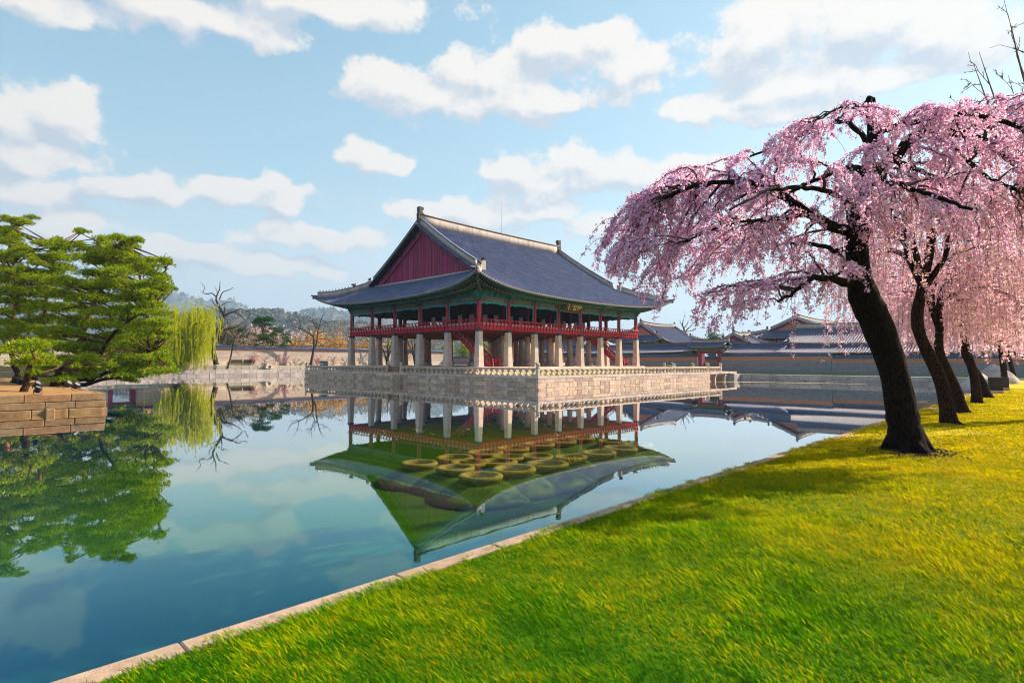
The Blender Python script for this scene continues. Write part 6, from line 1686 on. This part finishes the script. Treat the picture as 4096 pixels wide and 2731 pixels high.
FARTREES = [  # (kind, pixel x of the trunk, plane Y, height m)
    ('brown', 640, 134, 9), ('brown', 700, 145, 11), ('brown', 820, 150, 10), ('ever', 760, 152, 12), ('brown', 905, 140, 11), ('brown', 945, 160, 12), ('ever', 925, 170, 12), ('brown', 985, 135, 9), ('brown', 1025, 150, 11), ('orange', 905, 128, 4.5), ('orange', 965, 128.5, 4.5), ('orange', 1020, 128, 5), ('orange', 1075, 129, 4.5),
    ('yellow', 1150, 127.5, 3.4), ('ever', 1090, 175, 11), ('ever', 1185, 190, 9), ('ever', 1230, 160, 8), ('pink', 1100, 230, 14), ('pink', 1135, 215, 11), ('pink', 1060, 235, 16), ('pink', 1220, 225, 13), ('pink', 1010, 260, 15),
    ('brown', 1120, 160, 10), ('orange', 1205, 145, 8), ('orange', 1260, 150, 10), ('orange', 1310, 140, 9), ('brown', 1180, 150, 10), ('brown', 1270, 170, 14), ('brown', 1345, 160, 13), ('orange', 1360, 135, 7), ('brown', 1400, 150, 13), ('orange', 1440, 135, 7.5), ('brown', 1470, 160, 14), ('brown', 1530, 150, 13), ('orange', 1500, 134, 7), ('lime', 1560, 140, 7), ('ever', 1600, 160, 9),
    ('brown', 1590, 150, 13), ('orange', 1640, 140, 7), ('brown', 1660, 155, 13), ('lime', 1700, 138, 8), ('brown', 1730, 160, 12), ('lime', 1790, 137, 7.5), ('lime', 1850, 140, 8), ('ever', 1870, 165, 10), ('lime', 1925, 142, 8.5), ('brown', 1900, 170, 13), ('ever', 590, 150, 10), ('brown', 560, 140, 9), ('orange', 610, 128, 5)]
cnt = {}
FARTREES.sort(key=lambda q: q[1])
rf_ = random.Random(3)
tot = {}
for q in FARTREES: tot[q[0]] = tot.get(q[0], 0) + 1
for (kd, x, Y, hgt) in FARTREES:
    i = cnt.get(kd, 0); cnt[kd] = i + 1
    tm, cm = LIB[kd][i % len(LIB[kd])]; p = at_plane(x, 1440, 1, Y); s = hgt / {'brown': 9.5, 'orange': 5.6, 'ever': 10.5, 'pink': 7, 'yellow': 2.5, 'lime': 7.2}[kd]
    lb = WORDS[kd] + ' behind the far wall' + (', ' + (ORD[i] if i < 20 else 'last') + ' such from the willow side' if tot[kd] > 1 else '')
    t = thing('far_tree' if kd not in ('yellow', 'orange') else 'far_shrub', lb, 'tree' if kd not in ('yellow', 'orange') else 'shrub', (p.x, p.y, 2.0), 'trees behind the far wall', rot=(0, 0, rf_.uniform(0, 6.28))); t.scale = (s * rf_.uniform(.9, 1.15), s * rf_.uniform(.9, 1.15), s)
    ob('trunk', tm, None, t, (0, 0, 0), local=True); ob('crown', cm, None, t, (0, 0, 0), 'stuff', local=True)
# the broad pine behind the wall, in flat layers
bp = thing('far_pine', 'broad green pine in flat layers behind the far wall, right of the gnarled leafless tree', 'pine', at_plane(1050, 1440, 1, 138))
r = np.random.default_rng(77); b0 = np.array(WP[bp.name]); b0[2] = 2.0; c_, d_, br_ = [], [], []
for sx_ in (-1.6, .3, 2.2): part('trunk', tube_np(smooth_path([b0 + [sx_, 0, 0], b0 + [sx_ * 1.3, .2, 4], b0 + [sx_ * 1.1, 0, 8.5]], 4), np.linspace(.22, .08, 9), 7), M['pine_red'], bp, True)
for i in range(42):
    z = r.uniform(3.4, 11.2); w_ = 5.4 * math.sqrt(max(.06, 1 - ((z - 5.5) / 6.2) ** 2)); c = b0 + np.array([r.uniform(-w_, w_), r.uniform(-w_, w_) * .7, z]); rx = r.uniform(.8, 1.5); n = 150
    a = r.uniform(0, 6.28, n); ra = r.uniform(0, 1, n) ** .55; c_.append(c + np.stack([np.cos(a) * ra * rx, np.sin(a) * ra * rx, .45 * ((1 - ra ** 2) - .3 + r.normal(size=n) * .3)], 1)); d_.append(np.stack([np.cos(a) * ra, np.sin(a) * ra, .6 + 0 * a], 1))
    br_.append((bez(b0 + [0, 0, z * .75], (b0 + [0, 0, z] + c) / 2, c, 5), np.linspace(.07, .02, 5)))
c_ = np.repeat(np.concatenate(c_), 3, 0); d_ = np.repeat(np.concatenate(d_), 3, 0) + r.normal(size=c_.shape) * .5; d_ /= np.linalg.norm(d_, axis=1)[:, None]
part('branches', many_tubes(br_, 4), M['pine_twig'], bp, True, 'stuff'); part('needles', blades(c_, d_, .34, .045, r), M['needles_far'], bp, False, 'stuff')
# blossoming shrubs at the foot of the far wall
M['pinkshrub'] = leafmat('pink_shrub', [(0, (.55, .16, .28)), (.6, (.70, .30, .40)), (1, (.62, .40, .42))], .3)
M['paleshrub'] = leafmat('pale_shrub', [(0, (.46, .36, .34)), (.6, (.60, .50, .48)), (1, (.70, .62, .60))], .3)
SHR = []
for i in range(3):
    rr2 = np.random.default_rng(60 + i); lim = [(smooth_path([np.zeros(3), np.array([rr2.normal() * .2, rr2.normal() * .2, .5]), np.array([math.cos(a) * .8, math.sin(a) * .8, 1.5])], 3), np.linspace(.04, .012, 7)) for a in np.linspace(0, 6, 5)]
    tw = bare(lim, 60 + i, 2, 1.1, shrink=.5, up=.2); tm = np_mesh('stems', *many_tubes(lim + tw, 3)); tm.materials.append(M['grey_bark'])
    tips = np.concatenate([P[2:] for P, q in tw]); C = tips[rr2.integers(0, len(tips), 520 if i < 2 else 300)] + rr2.normal(size=(520 if i < 2 else 300, 3)) * .07
    cm = np_mesh('blossom', *ngons(C, rr2.uniform(.03, .06, len(C)), 4, rr2)); SHR.append((tm, cm))
for k_, (x, Y, s, pal, lb) in enumerate(((1270, 122.4, 1.6, 'pinkshrub', 'pink flowering shrub beside the small white box at the end of the terrace'), (1135, 122.0, 1.5, 'pinkshrub', 'pink flowering shrub against the far wall, right of the slim leaning tree'), (1010, 122.4, 1.5, 'pinkshrub', 'pink flowering shrub against the far wall, next to the slim leaning tree'),
                                (1330, 122.2, 1.4, 'paleshrub', 'pale blossoming bush seen left of the first pavilion column'), (1380, 121.5, 1.2, 'paleshrub', 'pale blossoming bush hard by the first pavilion column'), (1440, 121.8, 1.3, 'paleshrub', 'pale blossoming bush between the first two pavilion columns'), (1060, 121.2, 1.2, 'paleshrub', 'low pale bush with bare stems on the upper terrace grass'), (1180, 121.0, 1.1, 'paleshrub', 'low pale bush on the upper terrace left of the forked leafless tree'))):
    p = at_plane(x, 1455, 1, Y); tm, cm = SHR[k_ % 3]
    t = thing('shrub', lb, 'shrub', (p.x, p.y, 2.0), 'shrubs along the far wall', rot=(0, 0, k_ * 1.3)); t.scale = (s, s, s)
    ob('stems', tm, None, t, (0, 0, 0), local=True)
    c2 = cm.copy(); c2.materials.clear(); c2.materials.append(M[pal]); ob('blossom', c2, None, t, (0, 0, 0), 'stuff', local=True)
# small stone drain mouth and two dark slots by the terrace
dr = thing('drain_block', 'pale stone drain block leaning at the low terrace wall', 'stone block', at_plane(620 + 1487 * .3061, 1050 + 1380 * .3061, 1, 119.2))
p = WP[dr.name]; part('block', MB().prism([(p.x - .75, p.z - .1), (p.x + .75, p.z - .1), (p.x + .55, p.z + .9), (p.x - .55, p.z + .9)], 1, p.y - .3, p.y + .3), M['granite_clean'], dr); part('mouth', MB().prism([(p.x - .2, p.z + .05), (p.x + .35, p.z + .05), (p.x + .28, p.z + .55), (p.x - .12, p.z + .55)], 1, p.y - .32, p.y - .28), M['dark'], dr)
for i, x in enumerate((1070, 1232)):
    p = at_plane(620 + x * .3061, 1050 + 1288 * .3061, 1, NWY - .9); t = thing('grating', 'dark grating in the footing of the far wall, ' + ('left' if i == 0 else 'right') + ' one of two', 'grating', p)
    part('panel', MB().box(p.x - 1.1, p.y - .05, p.z - .3, p.x + 1.1, p.y + .1, p.z + .3), M['dark'], t)
    for q in range(7): part('bar', MB().box(p.x - .95 + q * .3, p.y - .08, p.z - .28, p.x - .9 + q * .3, p.y - .055, p.z + .28), M['brown_wood'], t)
# trees behind the halls on the gate side
EFAR = [('ever', 2700, 175, 12, 'dark evergreen behind the roofs left of the gate'), ('ever', 2760, 180, 11, 'dark evergreen right behind the gate roof'), ('lime', 2650, 172, 11, 'fresh green tree behind the brick-gabled hall'), ('ever', 2850, 185, 13, 'dark evergreen tree showing its tip right of the gate roof'), ('brown', 2560, 170, 13, 'bare tree behind the last pavilion bay'), ('brown', 2480, 165, 12, 'bare tree seen through the pavilion gallery')]
for kd, x, X, hgt, lb in EFAR:
    tm, cm = LIB[kd][0]; p = at_plane(x, 1440, 0, X); s = hgt / {'brown': 9.5, 'ever': 10.5, 'lime': 7.2}[kd]
    t = thing('far_tree', lb, 'tree', (p.x, p.y, 1.0), 'trees behind the halls', rot=(0, 0, x * .1)); t.scale = (s, s, s); ob('trunk', tm, None, t, (0, 0, 0), local=True); ob('crown', cm, None, t, (0, 0, 0), 'stuff', local=True)
cvE = lambda x, y, dd: np.array(at_plane(2450 + x * .2976, 1200 + y * .2976, 0, 165 + dd))
bt = px_limbs([[(965, 560, 0, .4), (968, 440, 0, .32), (955, 370, 0, .24), (940, 330, 0, .18), (950, 280, 0, .1), (965, 240, 0, .05)], [(968, 440, 0, .22), (1010, 390, 0, .16), (1060, 340, 0, .1), (1080, 290, 0, .05)], [(955, 380, 0, .16), (1000, 330, .5, .1), (1020, 270, .8, .05)], [(968, 430, 0, .15), (1050, 415, -.6, .1), (1100, 390, -.8, .05)], [(945, 350, 0, .12), (915, 310, .6, .07), (905, 270, .8, .04)]], cvE)
bare_tree('round leafless tree with a bird nest behind the hall roofs', bt, bt[0][0][0], 'grey_bark', 51, 3, 1.1, shrink=.35, minr=.05)

# ------------------------------------------------------------------ small things
# lotus tubs standing in the shallow water
mb = MB(); mb.lathe([(.46, -.13), (.475, -.07), (.51, -.03), (.525, .02), (.50, .06), (.40, .07), (.365, .03), (.355, -.06)], 28); tub_me = mb.mesh('rim', True)
M['tub'] = pmat('tub_clay', (.50, .27, .012), (.62, .36, .02), 6, .8); M['mud'] = pmat('tub_mud', (.05, .04, .003), (.16, .11, .008), 9, .95, .5, 30)
M['silt'] = pmat('silt_mound', (.10, .15, .000), (.17, .19, .000), 3, .95)
tub_me.materials.append(M['tub'])
mud_me = MB().lathe([(.385, -.12), (.385, -.03), (.2, -.015), (.01, -.01)], 20).mesh('mud', True); mud_me.materials.append(M['mud'])
sil_me = MB().lathe([(1.25, -.505), (1.0, -.40), (.8, -.26), (.62, -.14), (.45, -.11)], 24).mesh('silt_ring', True); sil_me.materials.append(M['silt'])
TUBS = [(9.9, 13.36), (10.15, 12.06), (9.9, 10.76), (11.2, 10.82), (10.98, 12.4), (11.2, 13.34), (12.52, 13.42), (11.66, 11.92), (12.47, 12.31), (13.76, 13.36), (13.19, 11.78), (15.16, 13.44), (16.34, 13.43), (13.78, 10.92), (12.4, 10.66), (17.57, 13.46), (15.12, 10.84), (17.66, 12.06), (16.43, 10.89), (17.55, 10.9)]
rows_ = {'nearest the lawn': [q for q in TUBS if q[1] < 11.3], 'in the middle': [q for q in TUBS if 11.3 <= q[1] < 12.9], 'nearest the pavilion': [q for q in TUBS if q[1] >= 12.9]}
for nm, lst in rows_.items():
    for i, (x, y) in enumerate(sorted(lst)):
        t = thing('lotus_tub', f'round submerged lotus tub in the row {nm}, {ORD[i]} from the left', 'lotus tub', (x, y, -.105), 'lotus tubs under the water', rot=(random.uniform(-.02, .02), random.uniform(-.02, .02), i))
        s = random.uniform(1.02, 1.18); t.scale = (s, s * random.uniform(.92, 1.0), 1)
        for k_, me in (('rim', tub_me), ('mud', mud_me), ('silt_ring', sil_me)): ob(k_, me, None, t, (0, 0, 0), local=True)
# flood lamps on the island
can = MB().lathe([(.09, -.16), (.13, -.14), (.15, .0), (.16, .14), (.165, .17), (.14, .165), (.12, .1)], 14).mesh('housing', True); can.materials.append(M['black'])
yok = MB().tube([(-.17, 0, 0), (-.18, 0, -.22), (0, 0, -.28), (.18, 0, -.22), (.17, 0, 0)], .018, 6).mesh('yoke'); yok.materials.append(M['black'])
gls = MB().lathe([(.13, .12), (.13, .135)], 14).mesh('lens'); gls.materials.append(M['metal'])
for x, y, lb, a in ((590, 870, 'black flood lamp standing closest to the front edge of the pine island', .5), (575, 780, 'black flood lamp on the needle litter behind the front lamp', .9), (1065, 770, 'black flood lamp at the root of the leaning double trunk', 1.1), (1190, 800, 'black flood lamp near the island edge right of the leaning trunk', 1.0), (320, 720, 'black flood lamp behind the small dark-trunked pine', .7), (235, 700, 'black flood lamp far back among the pine trunks', .4)):
    p = at_plane(x * .2551, 1350 + y * .2551 + 2, 2, ISL_Z + .12); t = thing('flood_lamp', lb, 'lamp', (p.x, p.y, p.z + .2), 'flood lamps on the island')
    s = 1.15 * p.y / 45; t.scale = (s, s, s)
    h = ob('housing', can, None, t, (0, 0, 0), local=True, rot=(a * .6, a * .5, 0)); ob('lens', gls, None, h, (0, 0, 0), local=True); ob('yoke', yok, None, t, (0, 0, 0), local=True)
# two low stone markers and grey rocks on the lawn by the row of cherries
def lawn_at(x, y): return at_plane(3600 + x * .236, 1350 + y * .236, 2, LAWN_Z)
for x, y, w_, h_, lb in ((1625, 945, .75, 1.05, 'low dark stone marker with a pale foot under the cherries, front one of two'), (1730, 890, .8, .95, 'low dark stone marker under the cherries, back one of two')):
    p = lawn_at(x, y); t = thing('stone_marker', lb, 'marker', p); t.rotation_euler = (0, 0, .1)
    ob('slab', MB().cbox(-w_ * .3, -w_ / 2, .2, w_ * .3, w_ / 2, h_, .03).mesh('slab'), M['navy'] if False else M['dead_bark'], t, (0, 0, 0), local=True); ob('foot', MB().cbox(-w_ * .36, -w_ * .55, -.05, w_ * .36, w_ * .55, .2, .03).mesh('foot'), M['granite'], t, (0, 0, 0), local=True)
for i, (x, y, s, lb) in enumerate(((1320, 865, 2.0, 'grey pointed rock at the water edge behind the fourth cherry'), (1590, 765, 3.0, 'grey sloping rock by the bank behind the fifth cherry'))):
    p = lawn_at(x, y); r = np.random.default_rng(90 + i); t = thing('rock', lb, 'rock', p)
    prof = []; mb = MB().lathe([(1.0, -.2), (.9, .15), (.62, .5), (.3, .85), (.05, 1.0)], 9); mb.v = [(a * s * r.uniform(.85, 1.15), b * s * .7 * r.uniform(.85, 1.15), c * s * .62 * r.uniform(.9, 1.1)) for a, b, c in mb.v]
    ob('boulder', mb.mesh('boulder', True), M['bank_stone'], t, (0, 0, 0), local=True)
# stepping stones along the bank between the first trunks
for i, (x, y, lb) in enumerate(((560, 1215, 'flat pale stone in the grass beside the second cherry trunk'), (930, 1055, 'flat pale stone in the grass beside the third cherry trunk'), (1150, 975, 'flat pale stone in the grass between the third and fourth trunks'), (380, 1100, 'long pale kerb stone showing in the grass at the water edge'))):
    p = lawn_at(x, y); t = ob('stepping_stone', MB().cbox(-.5, -.16, -.1, .5, .16, .05, .03).mesh('stepping_stone'), M['kerb'], None, (p.x, p.y, LAWN_Z)); tag(t, lb, 'stone')

# grass
mt, k, out = new_mat('grass_blades')
g_ = k.n('ShaderNodeNewGeometry'); isl_ = g_.outputs['Random Per Island']; po = g_.outputs['Position']
gx_, gy_, gz_ = k.sep(po)
nzp = k.math('ADD', k.math('MULTIPLY', k.noise(po, .9, 4, .6), .62), k.math('MULTIPLY', k.noise(po, 4.2, 3, .6), .38)); nz2 = k.noise(po, .22, 3, .5)
far = k.remap(k.math('ADD', gx_, k.math('MULTIPLY', k.math('SUBTRACT', nz2, .5), 12.0)), 2.0, 13.0)  # farther blades go golden: dry grass plus sunlight painted into the colour
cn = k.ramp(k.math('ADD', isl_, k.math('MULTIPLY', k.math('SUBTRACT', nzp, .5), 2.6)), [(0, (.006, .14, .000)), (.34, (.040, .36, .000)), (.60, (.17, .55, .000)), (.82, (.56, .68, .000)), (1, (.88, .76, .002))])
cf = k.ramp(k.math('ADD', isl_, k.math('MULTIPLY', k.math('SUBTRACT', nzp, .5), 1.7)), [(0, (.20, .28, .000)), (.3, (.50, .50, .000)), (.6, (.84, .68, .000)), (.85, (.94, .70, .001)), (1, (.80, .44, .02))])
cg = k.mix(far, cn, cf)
hz = k.remap(gz_, LAWN_Z - .01, LAWN_Z + .06); cg = k.mix(k.math('MULTIPLY_ADD', hz, .6, .4), (.02, .055, .001), cg)  # roots darkened: shade between the blades is painted into their colour
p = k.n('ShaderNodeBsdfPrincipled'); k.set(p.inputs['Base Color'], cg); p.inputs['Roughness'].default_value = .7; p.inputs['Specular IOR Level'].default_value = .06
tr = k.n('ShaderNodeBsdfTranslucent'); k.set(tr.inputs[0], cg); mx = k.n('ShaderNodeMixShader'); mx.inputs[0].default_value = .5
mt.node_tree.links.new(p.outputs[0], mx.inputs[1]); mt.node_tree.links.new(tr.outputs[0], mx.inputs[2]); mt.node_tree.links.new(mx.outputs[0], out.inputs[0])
r = np.random.default_rng(101); Vs = []
def edge_y(x): return 4.32 + .15 * np.clip((x - 3.5) / 4.5, 0, 1) + .03 * np.sin(x * 5.1) + .025 * np.sin(x * 13.7)
for (x0, x1, y0, dens, ln, wd) in ((-.8, 3.5, -1.6, 5600, (.04, .09), .0029), (3.5, 8, -1.6, 3900, (.04, .088), .0038), (8, 16, -1.6, 1700, (.04, .088), .006), (-3, 16, -4.5, 300, (.045, .09), .010), (16, 30, -1.5, 620, (.05, .095), .0105), (30, 60, -.3, 190, (.05, .10), .02)):
    n = int((x1 - x0) * (4.6 - y0) * dens); x = r.uniform(x0, x1, n); y = r.uniform(y0, 4.6, n)
    keep = (y < edge_y(x) + r.normal(size=n) * .02) & ((y > .035 * x - .42 - r.exponential(.3, n)) if y0 > -2 else (y < .035 * x - .3))
    bare_ = (x > 17) & (np.sin(x * .35 + 1) + np.sin(y * 1.3 + x * .2) + .5 * np.sin(x * 1.9) > 1.25); keep &= ~bare_ | (r.uniform(size=n) < .3)
    d2 = (x - CH1[0]) ** 2 + (y - CH1[1]) ** 2; keep &= d2 > .3
    x, y = x[keep], y[keep]; n = len(x)
    patch = .85 + .30 * np.sin(x * 1.7 + 1.3 * np.sin(y * 2.1)) * np.cos(y * 1.9 + x * .6) + .22 * np.sin(x * 7.3 + 2 * np.sin(y * 5.1)) * np.sin(y * 6.7 + 1.4 * np.sin(x * 4.3))
    L_ = r.uniform(*ln, n) * patch.clip(.55, 1.2)
    D_ = np.stack([-.42 + r.normal(size=n) * .33, .38 + r.normal(size=n) * .33, np.ones(n)], 1); D_ /= np.linalg.norm(D_, axis=1)[:, None]
    B_ = np.stack([x, y, np.full(n, LAWN_Z - .02)], 1); S_ = np.cross(D_, r.normal(size=(n, 3))); S_ /= np.linalg.norm(S_, axis=1)[:, None]; S_ *= (wd * r.uniform(.7, 1.3, n))[:, None]
    mid = B_ + D_ * (L_ * .55)[:, None]; bend = np.stack([-.30 + r.normal(size=n) * .2, .27 + r.normal(size=n) * .2, -.12 * np.ones(n)], 1) * (L_ * .45)[:, None]
    tip = mid + D_ * (L_ * .45)[:, None] + bend
    Vs.append(np.stack([B_ - S_ * .6, mid - S_, tip, mid + S_], 1).reshape(-1, 3))
V = np.concatenate(Vs)
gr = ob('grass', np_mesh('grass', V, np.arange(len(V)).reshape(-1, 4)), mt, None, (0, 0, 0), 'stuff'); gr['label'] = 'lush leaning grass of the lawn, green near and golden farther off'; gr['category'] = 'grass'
# dead leaves about the foot of the big cherry
M['litter'] = leafmat('leaf_litter', [(0, (.012, .009, .006)), (.6, (.05, .035, .015)), (1, (.14, .09, .05))], .1)
a = r.uniform(0, 6.28, 600); ra = .45 + np.abs(r.normal(size=600)) * .42; C = np.stack([CH1[0] - .30 + np.cos(a) * ra, CH1[1] - .22 + np.sin(a) * ra * .8, LAWN_Z + r.uniform(.015, .05, 600)], 1)
lt = ob('leaf_litter', np_mesh('leaf_litter', *ngons(C, r.uniform(.010, .026, 600), 5, r, .9)), M['litter'], None, (0, 0, 0), 'stuff'); lt['label'] = 'dark fallen leaves about the foot of the big cherry'; lt['category'] = 'leaves'
# petals and pollen afloat
M['petal'] = leafmat('floating_petal', [(0, (.45, .36, .10)), (.6, (.70, .58, .28)), (1, (.80, .62, .60))], .1)
Cs = []
for (n, x0, x1, y0, y1) in ((900, 20, 43, 30, 70), (1400, 43, 92, 25, 38.2), (1500, 62, 91.6, 6, 30), (500, 8, 40, 70, 112), (260, 6, 30, 12, 38)):
    c = np.stack([r.uniform(x0, x1, n), r.uniform(y0, y1, n), np.full(n, .006)], 1); f = np.sin(c[:, 0] * .35 + np.sin(c[:, 1] * .5)) + np.sin(c[:, 1] * .6 + c[:, 0] * .2); Cs.append(c[f > -.3])
n = 9000; u = r.uniform(0, 1, n); c = np.stack([88.6 - 5.5 * u ** 1.5 + r.normal(size=n) * .45 * (.3 + u), 20 + 18 * u + r.normal(size=n) * .5, np.full(n, .006)], 1); Cs.append(c[(c[:, 0] < 91.7) & (c[:, 1] < 38)])
C = np.concatenate(Cs)
pt_ = ob('floating_petals', np_mesh('floating_petals', *ngons(C, r.uniform(.02, .05, len(C)) * np.where(C[:, 0] > 60, 1.6, 1.0), 5, r, .01)), M['petal'], None, (0, 0, 0), 'stuff'); pt_['label'] = 'yellowish petals and pollen drifting on the pond'; pt_['category'] = 'petals'

# ------------------------------------------------------------------ air: thin haze round the whole place
mt, k, out = new_mat('haze_air')
pv_ = k.n('ShaderNodeVolumePrincipled'); pv_.inputs['Color'].default_value = (.46, .70, 1.0, 1); pv_.inputs['Density'].default_value = 0.00022; pv_.inputs['Anisotropy'].default_value = 0.2
mt.node_tree.links.new(pv_.outputs[0], out.inputs['Volume'])
hz_ = ob('haze', MB().box(-5200, -5200, -3.0, 5200, 5200, 560).mesh('haze'), mt, None, (0, 0, 0), 'stuff')
